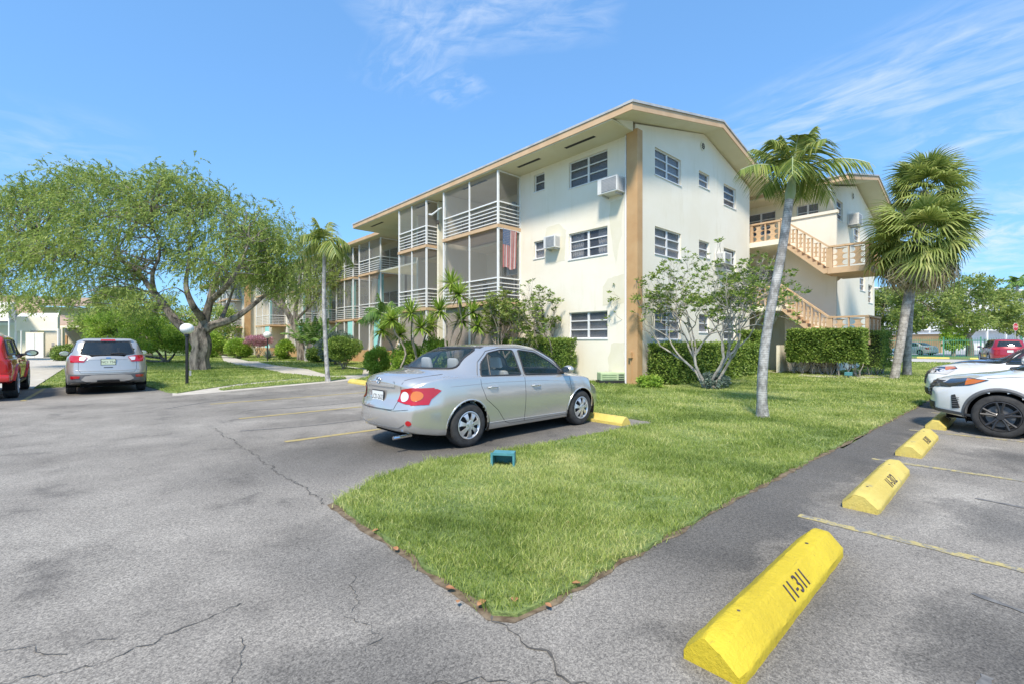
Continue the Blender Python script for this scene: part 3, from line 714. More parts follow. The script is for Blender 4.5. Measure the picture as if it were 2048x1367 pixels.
# balcony furniture seen through the rails
M_wick = pm('dark_patio_metal', rgb(.05, .05, .05), rgb(.09, .08, .07), 9, .6)
def patio_chair(x, y, z, rz, label):
    t = thing('patio_chair', label, 'chair', (x, y, z), rz, 'patio chairs on the balconies')
    MB().box(-.25, -.25, .4, .25, .25, .45).build('seat', M_wick, t, local=True, bevel=.01)
    b = MB()
    for i in range(7): b.box(-.24+i*.075, .22, .45, -.21+i*.075, .25, .88)
    b.box(-.25, .215, .88, .25, .255, .93); b.build('backrest', M_wick, t, local=True)
    for sx in (-1, 1):
        for sy in (-1, 1): MB().tube([(sx*.22, sy*.22, 0), (sx*.22, sy*.22, .4)], .014, 6).build('leg', M_wick, t, local=True)
        MB().tube([(sx*.25, -.22, .42), (sx*.26, -.22, .64), (sx*.26, .22, .66)], .014, 6).build('armrest', M_wick, t, local=True)
    return t
patio_chair(13.6, 16.0, 6.55, 1.2, 'dark patio chair on the top balcony nearest the wall')
patio_chair(13.7, 18.2, 6.55, 2.5, 'dark patio chair further along the top balcony')
patio_chair(13.7, 16.5, 3.28, .5, 'dark patio chair on the lower balcony behind the flag')
patio_chair(13.7, 22.2, 6.55, .5, 'dark patio chair on the farther top balcony')
def patio_table(x, y, z, label):
    t = thing('patio_table', label, 'table', (x, y, z))
    MB().lathe([(.001, .70), (.4, .70), (.4, .73), (.001, .73)], n=20).build('tabletop', M_wick, t, local=True)
    MB().lathe([(.04, .03), (.03, .7)], n=8).build('pedestal', M_wick, t, local=True)
    MB().lathe([(.001, 0), (.25, 0), (.22, .03), (.001, .04)], n=16).build('base', M_wick, t, local=True)
patio_table(13.8, 17.1, 6.55, 'round dark patio table on the top balcony')
patio_table(13.8, 21.6, 3.28, 'round dark patio table on the farther lower balcony')
wl = thing('wall_lantern', 'small dark lantern on the cross wall between the balconies', 'lamp', (13.5, 20.6, 7.7))
MB().box(13.46, 20.56, 7.62, 13.56, 20.599, 7.84).build('bracket', M_wick, wl); MB().lathe([(.02, 0), (.06, .03), (.05, .2), (.02, .24)], (13.51, 20.5, 7.6), n=8).build('lantern', M_wick, wl)
mb_ = MB(); mb_.box(14.05, 15.32, 7.5, 14.25, 15.4, 7.75); mb_.tube([(14.1, 15.36, 7.5), (14.1, 15.36, 6.6)], .012, 6); mb_.tube([(14.2, 15.36, 7.5), (14.2, 15.36, 6.6)], .012, 6)
# electrical box on the balcony side wall
tag(mb_.build('electrical_box', M_grey), 'grey electrical box with two conduits inside the top balcony', 'electrical box')
mb_ = MB(); mb_.tube([(14.1, 9.25, 0), (14.1, 9.25, .95)], .018, 8); mb_.box(14.02, 9.2, .95, 14.157, 9.3, 1.15); tag(mb_.build('power_outlet_post', M_och), 'small tan outlet box on a conduit at the foot of the ochre pillar', 'outlet box')
mb_ = MB(); mb_.sphere((12.86, 19.45, 8.05), .05, 8); mb_.tube([(12.9, 19.3, 8.1), (12.86, 19.45, 8.05), (12.75, 19.9, 7.85), (12.72, 20.15, 7.92)], [.03, .035, .05, .03], 8); tag(mb_.build('white_bracket_arm', M_white), 'bent white bracket arm on the balcony corner post', 'bracket')

# ---- breeze block balustrade and stair building ------------------------------
B2 = thing('apartment_building', 'cream stair end of the neighbouring three storey building with breeze block balustrades', 'building', (27.3, 6.3, 0))
X2, Y2, XE2, R2 = 27.3, 6.3, 37.0, 32.2
T2 = TX(X2); T2g = TY(Y2)
ZE2 = 8.95
hG2 = [(28.0, 29.2, 7.75, 8.75), (31.7, 33.0, 7.2, 8.3), (35.2, 36.4, 6.7, 7.9), (33.0, 34.4, 4.5, 5.6), (35.2, 36.4, 3.9, 5.0)]
b = MB(); wall_mb(b, T2g, X2, XE2, -.1, ZE2, .22, hG2); b.prism([(X2, Y2, ZE2), (XE2, Y2, ZE2), (XE2, Y2, ZE2+.25), (R2, Y2, 10.3), (X2, Y2, ZE2+.25)], (0, .22, 0)); b.build('gable_wall', M_wall, B2)
for h in hG2: window(B2, T2g, *h, 1, 3, 'dark')
hW2 = [(6.9, 7.9, 7.35, 8.55), (8.9, 10.4, 7.35, 8.55), (7.0, 8.4, 4.2, 5.4), (9.0, 10.4, 4.2, 5.4), (7.0, 8.4, 1.0, 2.2)]
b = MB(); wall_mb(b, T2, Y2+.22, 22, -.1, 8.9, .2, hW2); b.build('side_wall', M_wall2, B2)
for h in hW2: window(B2, T2, *h, 2, 3, 'light')
b = MB(); b.box(XE2-.2, Y2+.22, -.1, XE2, 22, 8.9); b.build('rear_wall', M_wall, B2)
YA, YB, XL2, XR2 = 5.35, 22, 25.75, 38.6
r = MB(); gable_band(r, YA, YB, XL2, XR2, R2, ZE2, 10.42, 0, .18); roof2 = r.build('roof', M_soff, B2)
f = MB(); gable_band(f, YA-.035, YA-.002, XL2-.03, XR2+.03, R2, ZE2-.02, 10.4, 0, .205); f.box(XL2-.035, YA, ZE2-.02, XL2-.002, YB, ZE2+.185); f.build('fascia', M_och2, roof2)
e = MB(); gable_band(e, YA-.07, YA+.3, XL2-.06, XR2+.06, R2, ZE2-.01, 10.41, .208, .28); e.box(XL2-.1, YA+.31, ZE2+.19, XL2+.1, YB, ZE2+.26); e.build('drip_edge', M_metal, roof2)
MB().box(XL2+.002, Y2, ZE2-.06, X2+.4, YB, ZE2-.002).build('soffit', M_soff, roof2)
MB().prism([(XL2+.3, Y2-.003, ZE2+.03), (X2-.02, Y2-.003, ZE2-.06), (X2-.02, Y2-.003, ZE2+.3)], (0, .05, 0)).build('eave_bracket', M_wall2, roof2)
MB().tube([(XL2+.05, 6.1, ZE2-.08), (XL2+.2, 6.12, ZE2-.35), (X2-.2, 6.2, 7.95), (X2-.12, 6.22, 7.7), (X2-.12, 6.22, 7.2)], .075, 6).build('down_pipe', M_white, B2)
MB().lathe([(.001, 0), (.16, 0), (.14, -.1), (.001, -.1)], (26.3, 7.3, ZE2-.062), 'z', 16).build('ceiling_light', M_dark, B2)
v = MB(); v.lathe([(.001, 0), (.2, 0), (.2, .02), (.001, .03)], (31.3, Y2-.03, 9.55), 'y', 20); rv = v.build('round_vent', M_wall2, B2)
v = MB()
for k in range(8): a = k*pi/4; v.lathe([(.001, 0), (.045, 0), (.045, .006), (.001, .006)], (31.3+.11*cos(a), Y2-.037, 9.55+.11*sin(a)), 'y', 8)
build_each(v, 'vent_hole', M_dark, rv)
aircon('white air conditioner on the upper gable wall of the stair building', T2g, 30.2, 7.75, .8, .6, .5)
# house number 12 on the white wall
num = text_mesh('12', .62, M_blackp, B2, Matrix.Translation((35.3-27.3, -.012, 2.9)) @ Matrix.Rotation(pi/2, 4, 'X'), 'house_number', .004, sx=.7)
# awning slats under upper windows
# walkways between the buildings
M_bal = pm('tan_balustrade_paint', rgb(.52, .34, .19), rgb(.60, .42, .26), 3, .8, .2)
def ornament(b, T, s0, s1, z0, z1, d0, d1):
    """breeze block: square frame holding two concave-sided stars one above the other"""
    f = .022; m = (s0+s1)/2; n = 3; hh = (z1-z0)/n
    for i in range(n+1):
        z = z0+hh*i; b.obox(T, s0, s1, d0, d1, max(z-f/2, z0), min(z+f/2, z1))
    for i in range(n):
        a, c = z0+hh*i+f/2, z0+hh*(i+1)-f/2; w2 = (s1-s0)/2; K = 8; L_ = []
        for q in range(K+1): th = pi*q/K; L_.append((m-w2*(.98-.66*sin(th)**.8), a+(c-a)*(1-cos(th))/2))
        pts = L_+[(2*m-s, z) for s, z in reversed(L_)]
        b.prism([T(s, d0+.004, z) for s, z in pts], tuple(Vector(T(0, d1-.004, 0))-Vector(T(0, d0+.004, 0))))
def balustrade(par, T, s0, s1, zf, slope=0, n=None, h=1.0, d=.0, first=True, last=True):
    """T wall frame, zf floor height at s0; slope dz/ds"""
    L = s1-s0; n = n or max(1, round(L/.72)); pw = .12
    post = MB(); orns = []
    def zz_(s): return zf+slope*(s-s0)
    k = L/n
    for i in range(n+1):
        s = s0+k*i
        if (i == 0 and not first) or (i == n and not last): continue
        wd = pw if i in (0, n) else .05; z = zz_(s)
        post.obox(T, s-wd/2, s+wd/2, d-.07, d+.07, z-.02, z+h-.08)
        if slope and i < n:   # intermediate bars
            pass
    capb = MB(); capb.hexa([T(s0-.07, d-.09, zz_(s0)+h-.08), T(s1+.07, d-.09, zz_(s1)+h-.08), T(s1+.07, d+.09, zz_(s1)+h-.08), T(s0-.07, d+.09, zz_(s0)+h-.08),
                            T(s0-.07, d-.09, zz_(s0)+h), T(s1+.07, d-.09, zz_(s1)+h), T(s1+.07, d+.09, zz_(s1)+h), T(s0-.07, d+.09, zz_(s0)+h)])
    for i in range(n):
        a, c = s0+k*i+(.06 if not slope else .1), s0+k*(i+1)-(.06 if not slope else .1); z = max(zz_(a), zz_(c)) if slope else zf
        orn = MB(); orns.append(orn); ornament(orn, T, a, c, (min(zz_(a), zz_(c)) if slope else zf)+.08, min(zz_(a), zz_(c))+h-.14, d-.03, d+.03)
    bl = capb.build('balustrade', M_bal, par)
    build_each(post, 'baluster', M_bal, bl)
    for o_ in orns: o_.build('breeze_block', M_bal, bl)
    return bl
XB = 25.0; TB = TX(XB)
ST = thing('staircase', 'open concrete staircase with tan breeze block balustrades between the two cream buildings', 'staircase', (XB, 6, 0))
for ztop in (6.45, 3.25):
    s = MB(); s.box(24.6, 7.85, ztop-.25, X2-.01, YG-.001, ztop); s.box(24.6, YG-.001, ztop-.25, X2-.01, 14, ztop-.003); sb = s.build('walkway', M_wall2, ST)
    balustrade(sb, TX(XB-.02), 7.95, YG+.05, ztop, 0, 2)
    # flight going down towards the camera side (-Y)
    zl = ztop-1.6; n = 9; y_a, y_b = 7.85, 5.95; fl_ = MB(); dy = (y_a-y_b)/n; dz = (ztop-zl)/n
    prof = [(y_a, ztop-.25)]
    for i in range(n): prof += [(y_a-dy*i, ztop-dz*(i+1)), (y_a-dy*(i+1), ztop-dz*(i+1))] if i else [(y_a, ztop-dz), (y_a-dy, ztop-dz)]
    prof += [(y_b, zl-.22), (y_b+.15, zl-.24)]
    fl_.prism([(XB-.08, y, z) for y, z in prof], (1.25, 0, 0)); st1 = fl_.build('stair_flight', M_bal if False else M_och2, ST)
    nb = 6; post = MB(); orns = []; sl_ = (ztop-zl)/(y_a-y_b)
    for i in range(nb+1):
        y = y_b+(y_a-y_b)*i/nb; z = zl+sl_*(y-y_b); wd = .12 if i in (0, nb) else .06
        post.box(XB-.09, y-wd/2, z+.03, XB+.05, y+wd/2, z+.93)
    for i in range(nb):
        y = y_b+(y_a-y_b)*(i+.5)/nb; z = zl+sl_*(y-y_b); orn = MB(); orns.append(orn); ornament(orn, TX(XB-.02), y-.095, y+.095, z+.18, z+.82, -.03, .03)
    cp = MB(); cp.hexa([(XB-.11, y_b-.06, zl+.9), (XB+.07, y_b-.06, zl+.9), (XB+.07, y_a+.06, ztop+.98), (XB-.11, y_a+.06, ztop+.98), (XB-.11, y_b-.06, zl+1.0), (XB+.07, y_b-.06, zl+1.0), (XB+.07, y_a+.06, ztop+1.08), (XB-.11, y_a+.06, ztop+1.08)])
    bl = cp.build('balustrade', M_bal, st1); build_each(post, 'baluster', M_bal, bl)
    for o_ in orns: o_.build('breeze_block', M_bal, bl)
    l_ = MB(); l_.box(XB-.1, 4.45, zl-.26, X2+.3, y_b-.001, zl); ld = l_.build('landing', M_och2, ST)
    balustrade(ld, TX(XB-.02), 4.5, y_b-.12, zl, 0, 2)
    balustrade(ld, TY(4.52), XB+.1, X2+.2, zl, 0, 3)
    # return flight behind the middle wall
    fl2 = MB(); prof = [(5.95, zl-.02)]
    for i in range(n): prof += [(5.95+dy*i, zl-dz*(i+1)), (5.95+dy*(i+1), zl-dz*(i+1))]
    prof += [(7.85, zl-1.85), (5.95, zl-.26)]
    fl2.prism([(26.35, y, z) for y, z in prof], (.9, 0, 0)); fl2.build('stair_flight', M_och2, ST)
MB().box(26.18, 5.9, -.1, 26.34, 8.1, 7.6).build('middle_wall', M_wall, ST)
MB().box(26.12, 5.84, 7.6, 26.4, 8.14, 7.74).build('wall_cap', M_wall, ST)
MB().box(24.8, 7.9, -.1, 26.17, 8.05, 1.35).build('ground_wall', M_wall2, ST)

# ---- farther segments of the long building -----------------------------------
def far_segment(label, Xf, Y0, Y1, bals, zE=8.95, teal=False, endY=True, seed=0):
    """same construction, seen small: wall, balconies with rails, roof edge"""
    S = thing('apartment_building', label, 'building', (Xf, Y0, 0)); Xw = Xf+1.7
    b = MB(); hs = []
    gaps = []; y = Y0
    for a, c in bals: gaps.append((y, a)); y = c
    gaps.append((y, Y1))
    for a, c in gaps:
        if c-a > 1.2:
            m = (a+c)/2
            for z in (1.5, 4.6, 7.6): hs.append((m-.5, m+.5, z, z+1.1))
    wall_mb(b, TX(Xw), Y0, Y1, -.1, zE, .2, hs); b.box(Xw+.001, Y0, -.1, Xw+9, Y0+.2, zE); b.build('wall', M_wall, S)
    for h in hs: window(S, TX(Xw), *h, 1, 3, 'light')
    for a, c in bals:
        m = (a+c)/2
        for zf, zc in ((3.28, 6.4), (6.55, zE-.1)):
            balcony(S, Xf, Xw-.01, a, c, zf, zc, [a+.06, m, c-.06])
        if teal:
            MB().box(Xf+.05, a+.1, .9, Xf+.08, a+(c-a)*.3, 3.1).build('teal_panel', M_teal, S)
            MB().box(Xf+.02, a, 0, Xw-.01, c, .88).build('porch_wall', M_och, S)
            MB().box(Xf+.3, a+.1, 3.35, Xf+.33, a+.9, 6.3).build('teal_panel', M_teal, S)
        g = MB()
        for y_ in (a+.06, m, c-.06): g.box(Xf+.03, y_-.035, .0 if not teal else .88, Xf+.1, y_+.035, 3.12)
        build_each(g, 'porch_post', M_white, S)
        MB().add([(Xf+.12, a, .9), (Xf+.12, c, .9), (Xf+.12, c, 3.1), (Xf+.12, a, 3.1)], [(0, 1, 2, 3)]).build('porch_screen', M_screen, S)
        sliding_door(S, TX(Xw-.01), a+.5, c-.6, 6.55, 8.5); sliding_door(S, TX(Xw-.01), a+.5, c-.6, 3.28, 5.3)
    r = MB(); r.box(Xf-.3, Y0-.6, zE, Xw+.3, Y1+.3, zE+.16); gr = [(Xf-.3, zE+.16), (Xw+5, zE+1.3), (Xw+11, zE+.16)]
    r.prism([(x, Y0-.6, z) for x, z in gr], (0, Y1-Y0+.9, 0)); ro = r.build('roof', M_soff, S)
    MB().box(Xf-.335, Y0-.6, zE-.02, Xf-.302, Y1+.3, zE+.2).build('fascia', M_och2, ro)
    MB().box(Xf-.3, Y0-.635, zE-.02, Xw+9, Y0-.602, zE+.2).build('fascia', M_och2, ro)
    return S
far_segment('second wing of the cream apartment building, set back behind the small palm', 15.2, 30.0, 52.0, [(30.4, 34.0), (35.0, 38.4), (40.0, 44.0), (46.5, 51.0)], teal=True)
far_segment('narrow third wing of the cream apartment building, with teal porch panels', 13.9, 52.3, 60.0, [(52.6, 57.8)], teal=True)
S3 = far_segment('farthest wing of the cream apartment building with teal panels behind the big willow', 12.0, 60.2, 78, [(62.8, 67.0), (70, 75)], teal=True)
MB().box(13.3, 59.9, -.1, 13.9, 60.19, 8.9).build('corner_pillar', M_och, S3)
# ceiling fan in the far balcony
cf = thing('ceiling_fan', 'dark ceiling fan hanging in a balcony of the set back wing', 'ceiling fan', (16.1, 35.9, 6.4))
MB().tube([(16.1, 35.9, 6.38), (16.1, 35.9, 6.0)], .03, 6).build('rod', M_wick, cf); MB().lathe([(.001, 0), (.12, .02), (.1, .12), (.001, .14)], (16.1, 35.9, 5.85), n=12).build('motor', M_wick, cf)
for k in range(5):
    a = k*2*pi/5; MB().hexa([(16.1+r_*cos(a)+w_*cos(a+pi/2), 35.9+r_*sin(a)+w_*sin(a+pi/2), z) for z in (5.93, 5.95) for r_, w_ in ((.12, -.04), (.6, -.08), (.6, .08), (.12, .04))]).build('blade', M_wick, cf)
# ================================================================ vehicles
def paint(name, c, metal=.0, rough=.3, coat=1.0, flake=0):
    m, nt, b = newmat(name); b.inputs['Base Color'].default_value = c; b.inputs['Metallic'].default_value = metal
    b.inputs['Roughness'].default_value = rough; b.inputs['Coat Weight'].default_value = coat; b.inputs['Coat Roughness'].default_value = .03
    return m
P_silver = paint('silver_paint', rgb(.58, .56, .53), .6, .22)
P_silver2 = paint('light_silver_paint', rgb(.50, .48, .45), .5, .3)
P_red = paint('red_paint', rgb(.62, .02, .015), .1, .3)
P_white = paint('white_paint', rgb(.86, .85, .82), 0, .3)
P_pearl = paint('pearl_grey_paint', rgb(.76, .75, .72), .1, .3)
P_blue = paint('dark_blue_paint', rgb(.03, .06, .22), .3, .25)
P_dred = paint('dark_red_paint', rgb(.35, .015, .03), .2, .3)
P_plas = pm('black_trim_plastic', rgb(.025, .025, .027), rgb(.04, .04, .042), 9, .55)
P_gplas = pm('grey_trim_plastic', rgb(.11, .115, .12), rgb(.15, .15, .155), 9, .5)
P_well = pm('wheel_well_liner', rgb(.008, .008, .008), None, rough=.95, spec=.1)
P_seam = pm('panel_gap', rgb(.03, .03, .032), None, rough=.8)
P_tyre = pm('tyre_rubber', rgb(.022, .022, .023), rgb(.045, .045, .045), 12, .85, .4, 120)
P_rim = paint('painted_alloy', rgb(.55, .56, .57), .6, .35, .3)
P_rimb = paint('black_alloy', rgb(.03, .03, .032), .2, .45, .2)
P_rimd = pm('brake_shadow', rgb(.03, .03, .03), None, rough=.9)
P_chrome = paint('chrome', rgb(.75, .76, .78), 1, .08, 0)
P_redl = paint('red_lens', rgb(.42, .006, .01), 0, .12)
P_clear = paint('clear_lens', rgb(.75, .72, .72), .2, .1)
P_amber = paint('amber_lens', rgb(.62, .16, .015), 0, .12)
P_plate = pm('licence_plate_white', rgb(.7, .72, .7), None, rough=.5)
P_glass = see_through('car_glass', rgb(.03, .06, .07), .34, .02, .8)
P_tint = see_through('tinted_car_glass', rgb(.015, .02, .024), .86, .02, .8)
P_seat = pm('light_grey_seat', rgb(.60, .62, .60), rgb(.68, .70, .68), 5, .8)
P_inter = pm('dark_interior', rgb(.04, .045, .05), rgb(.07, .07, .075), 5, .8)
P_lamp_d = paint('dark_headlamp', rgb(.04, .045, .05), .3, .08)
P_badge = paint('badge_metal', rgb(.6, .61, .63), 1, .2, 0)

def interp(tab, x):
    """smooth interpolation through (x, value) points"""
    xs = [t[0] for t in tab]; ys = [t[1] for t in tab]
    if x <= xs[0]: return ys[0]
    if x >= xs[-1]: return ys[-1]
    i = next(k for k in range(len(xs)-1) if xs[k+1] >= x)
    h = xs[i+1]-xs[i]; t = (x-xs[i])/h
    def slope(k):
        if k <= 0 or k >= len(xs)-1:
            j = min(max(k, 0), len(xs)-2) if k <= 0 else len(xs)-2
            return (ys[j+1]-ys[j])/(xs[j+1]-xs[j])
        a = (ys[k]-ys[k-1])/(xs[k]-xs[k-1]); b_ = (ys[k+1]-ys[k])/(xs[k+1]-xs[k])
        return 0 if a*b_ <= 0 else 2*a*b_/(a+b_)
    m0, m1 = slope(i), slope(i+1)
    return (2*t**3-3*t*t+1)*ys[i]+(t**3-2*t*t+t)*h*m0+(-2*t**3+3*t*t)*ys[i+1]+(t**3-t*t)*h*m1
def in_poly(p, poly):
    x, y = p; c = False; n = len(poly)
    for i in range(n):
        x1, y1 = poly[i]; x2, y2 = poly[(i+1) % n]
        if (y1 > y) != (y2 > y) and x < (x2-x1)*(y-y1)/(y2-y1)+x1: c = not c
    return c
def smooth_poly(poly, n=4, closed=True):
    P = [Vector((*p, 0)) for p in poly]; m = len(P); out = []
    for i in range(m if closed else m-1):
        p0, p1, p2, p3 = P[(i-1) % m], P[i], P[(i+1) % m], P[(i+2) % m]
        if not closed: p0 = P[max(i-1, 0)]; p3 = P[min(i+2, m-1)]
        for k in range(n):
            t = k/n; q = .5*((2*p1)+(-p0+p2)*t+(2*p0-5*p1+4*p2-p3)*t*t+(-p0+3*p1-3*p2+p3)*t**3); out.append((q.x, q.y))
    if not closed: out.append((P[-1].x, P[-1].y))
    return out
def round_poly(poly, r=.04, n=3):
    """polygon with rounded corners"""
    out = []; m = len(poly)
    for i in range(m):
        p0, p, p1 = Vector(poly[i-1]), Vector(poly[i]), Vector(poly[(i+1) % m])
        a, c = p0-p, p1-p; ra = min(r, a.length*.45); rc = min(r, c.length*.45)
        A, C_ = p+a.normalized()*ra, p+c.normalized()*rc
        for k in range(n+1): t = k/n; q = A*(1-t)**2+p*2*t*(1-t)+C_*t*t; out.append((q.x, q.y))
    return out
class Car:
    """body lofted along x (front = +x) from height and width curves; features are laid on its surface by projection"""
    def __init__(s, root, S, mat):
        s.root, s.S = root, S; s.wins = []; s.mat = mat
        s.make()
    def section(s, x):
        S = s.S; zt, zs, zb = interp(S['top'], x), interp(S['belt'], x), interp(S['bot'], x)
        w, wr = interp(S['half'], x), interp(S['roofw'], x); zs = min(zs, zt-.005)
        crown = S.get('crown', .045); zr = max(zt-crown, zs+.002); zm = zb+(zs-zb)*.5; tb = S.get('tuck', .06)
        P = [(0, zb+.02), (w*.8, zb), (w-tb, zb+.03), (w-.02, zb+(zs-zb)*.25), (w, zm), (w-.004, zb+(zs-zb)*.72), (w-.03, zs-.03), (w-.06, zs)]
        hgt = zr-zs; wb = w-.075
        if hgt > .12: G = [(wb+(wr-wb)*t**1.15, zs+hgt*t) for t in (.2, .45, .7, .9)]+[(wr-.02, zr+.005), (wr*.75, zt-.012), (wr*.4, zt-.002), (0, zt)]
        else: G = [(wb-(wb)*t, zs+(zt-zs)*(1-(1-t)**2.2)) for t in (.06, .14, .25, .38)]+[(wb*.5, zs+(zt-zs)*.82), (wb*.32, zs+(zt-zs)*.93), (wb*.16, zs+(zt-zs)*.985), (0, zt)]
        k = min(max((hgt-.02)/.2, 0), 1); 
        H = [(wb-(wb)*t, zs+(zt-zs)*(1-(1-t)**2.2)) for t in (.06, .14, .25, .38, .5, .68, .84, 1)]
        G2 = [(wb+(wr-wb)*t**1.15, zs+max(hgt, .001)*t) for t in (.2, .45, .7, .9)]+[(wr-.02, zr+.005), (wr*.75, zt-.012), (wr*.4, zt-.002), (0, zt)]
        G = [(a[0]*(1-k)+c[0]*k, a[1]*(1-k)+c[1]*k) for a, c in zip(H, G2)]
        return P+G
    def make(s):
        S = s.S; x0, x1 = S['x0'], S['x1']; L = x1-x0
        us = sorted(set([0, .004, .012, .025, .045]+[i/110 for i in range(6, 105)]+[.955, .975, .988, .996, 1]))
        rings = []; SUB = 4
        for u in us:
            x = x0+L*u; sec = s.section(x)
            pts = smooth_poly(sec, SUB, closed=False)
            e = min(u, 1-u)*L; k = 1 if e > .12 else 1-.07*(1-e/.12)**2.5
            zc = .6; ring = [(max(y, 0)*k, zc+(z-zc)*(k if z > zc else 1-(1-k)*1.2)) for y, z in pts]
            rings.append((x, ring))
        n = len(rings[0][1]); V = []; F = []
        def warp(x, y, z):
            w_r = max(0, 1-(x-x0)/.75); w_f = max(0, 1-(x1-x)/.8)
            w_r = w_r*w_r*(3-2*w_r); w_f = w_f*w_f*(3-2*w_f)
            return x+w_r*(S['kr']*y*y*(1+2*y*y)+interp(S['rearz'], z))-w_f*(S['kf']*y*y*(1+1.6*y*y)+interp(S['frontz'], z))
        def addring(x, ring):
            o = len(V)
            full = ring+[(-y, z) for y, z in ring[-2:0:-1]]
            for y, z in full: V.append((warp(x, y, z), y, z))
            return o, len(full)
        offs = []
        # caps: concentric rings
        def cap(x, ring, ks):
            cz = sum(z for _, z in ring)/len(ring); res = []
            for k in ks: res.append(addring(x, [(y*k, cz+(z-cz)*k) for y, z in ring]))
            return res
        offs = cap(x0, rings[0][1], [.03, .2, .4, .6, .8, .92])+[addring(x, r) for x, r in rings]+cap(x1, rings[-1][1], [.92, .8, .6, .4, .2, .03])
        m = offs[0][1]
        for (a, _), (b_, _) in zip(offs[:-1], offs[1:]):
            for k in range(m): F.append((a+k, a+(k+1) % m, b_+(k+1) % m, b_+k))
        F.append(tuple(range(offs[0][0], offs[0][0]+m))); F.append(tuple(range(offs[-1][0]+m-1, offs[-1][0]-1, -1)))
        me = bpy.data.meshes.new('body'); me.from_pydata(V, [], F); 
        bm = bmesh.new(); bm.from_mesh(me); bmesh.ops.remove_doubles(bm, verts=bm.verts, dist=.0004); bmesh.ops.recalc_face_normals(bm, faces=bm.faces); bm.to_mesh(me); bm.free()
        s.bvh = BVHTree.FromPolygons([v.co[:] for v in me.vertices], [p.vertices[:] for p in me.polygons]); s.me = me
    # ---- projection
    def hit(s, p, d):
        h = s.bvh.ray_cast(Vector(p), Vector(d), 20)
        return (h[0], h[1]) if h[0] is not None else (None, None)
    def P(s, ax, a, c, off, side=1):
        """ax 'side': (x,z) seen from the side; 'rear'/'front': (y,z); 'top': (x,y)"""
        o, d = {'side': ((a, 3*side, c), (0, -side, 0)), 'rear': ((-6, a, c), (1, 0, 0)), 'front': ((6, a, c), (-1, 0, 0)), 'top': ((a, c, 4), (0, 0, -1))}[ax]
        h, nn = s.hit(o, d)
        if h is None: return None
        if nn.dot(Vector(d)) > 0: nn = -nn
        return h+nn*off
    def patch(s, name, mat, ax, poly, off=.004, side=1, step=.05, parent=None, thick=0, obj=True):
        poly = [Vector(p) for p in poly]; n = len(poly); dense = []
        for i in range(n):
            a, c = poly[i], poly[(i+1) % n]; k = max(1, int((c-a).length/step)); dense += [a.lerp(c, j/k) for j in range(k)]
        pts = list(dense); pl = [(p.x, p.y) for p in dense]
        xs = [p.x for p in poly]; ys = [p.y for p in poly]; x = min(xs)+step/2
        while x < max(xs):
            y = min(ys)+step/2
            while y < max(ys):
                if in_poly((x, y), pl) and min((Vector((x, y))-q).length for q in dense) > step*.35: pts.append(Vector((x, y)))
                y += step
            x += step
        m = len(dense)
        vo, _, fo, *_ = delaunay_2d_cdt(pts, [(i, (i+1) % m) for i in range(m)], [list(range(m))], 1, 1e-5)
        V = []; ok = []
        for p in vo:
            q = s.P(ax, p.x, p.y, off, side); ok.append(q is not None); V.append(tuple(q) if q is not None else (0, 0, 0))
        F = [tuple(f) for f in fo if all(ok[i] for i in f)]
        b = MB().add(V, F)
        o = b.build(name, mat, parent or s.root, smooth=True, local=True)
        # orient outwards
        return o
    def line(s, name, ax, pts, r=.004, off=.0, side=1, mat=None, parent=None, obj=True, step=.04):
        P = []
        for a, c in zip(pts[:-1], pts[1:]):
            a, c = Vector(a), Vector(c); k = max(1, int((c-a).length/step)); P += [a.lerp(c, j/k) for j in range(k)]
        P.append(Vector(pts[-1])); Q = [s.P(ax, p.x, p.y, off, side) for p in P]; Q = [q for q in Q if q is not None]
        if len(Q) < 2: return None
        return MB().tube(Q, r, 5).build(name, mat or P_seam, parent or s.root, smooth=True, local=True)
    def window(s, name, ax, poly, mat, side=1, frame=.012, fm=None, r=.03, foff=.003):
        """cut the body behind the pane, set the pane and a rubber frame"""
        poly = round_poly(poly, r); s.wins.append((ax, poly, side))
        o = s.patch(name, mat, ax, poly, .005, side)
        if frame: s.line('window_seal', ax, poly+[poly[0]], frame, foff, side, fm or P_plas, parent=o)
        return o
    def wheels(s, axles, R, W, track, rimf, rr=None, arch=None, contact=None):
        """cut the arches and mount four wheels"""
        s.arches = [(ax, arch or R+.05) for ax in axles]; s.track = track; s.R = R
        for ax in axles:
            for side in (1, -1):
                t = bpy.data.objects.new('wheel', None); C.objects.link(t); t.parent = s.root; t.location = (ax, side*(track/2), R); t.empty_display_size = .1
                if side > 0: t.rotation_euler = (0, 0, 0)
                rimf(t, R, W, side)
    def finish(s, name='body'):
        """remove the body faces behind panes and inside arches"""
        me = s.me; bm = bmesh.new(); bm.from_mesh(me); R = s.R
        # arches: boolean-like cut by moving boundary vertices on to the circle
        dele = []
        for v in bm.verts:
            for ax, Ra in s.arches:
                d = math.hypot(v.co.x-ax, v.co.z-R)
                if abs(v.co.y) > s.S['inner'] and abs(d-Ra) < .02 and v.co.z < R*2.6:
                    if d > 1e-6:
                        k = Ra/d; v.co.x = ax+(v.co.x-ax)*k; v.co.z = R+(v.co.z-R)*k
        for f in bm.faces:
            c = f.calc_center_median(); kill = False
            for ax, Ra in s.arches:
                if abs(c.y) > s.S['inner'] and math.hypot(c.x-ax, c.z-R) < Ra-.002: kill = True
            if not kill:
                nn = f.normal
                for a, poly, side in s.wins:
                    if a == 'side' and c.y*side > 0 and abs(nn.y) > .25 and in_poly((c.x, c.z), poly): kill = True
                    elif a == 'rear' and nn.x < -.05 and c.x < 0 and in_poly((c.y, c.z), poly): kill = True
                    elif a == 'front' and nn.x > .05 and c.x > 0 and in_poly((c.y, c.z), poly): kill = True
            if kill: dele.append(f)
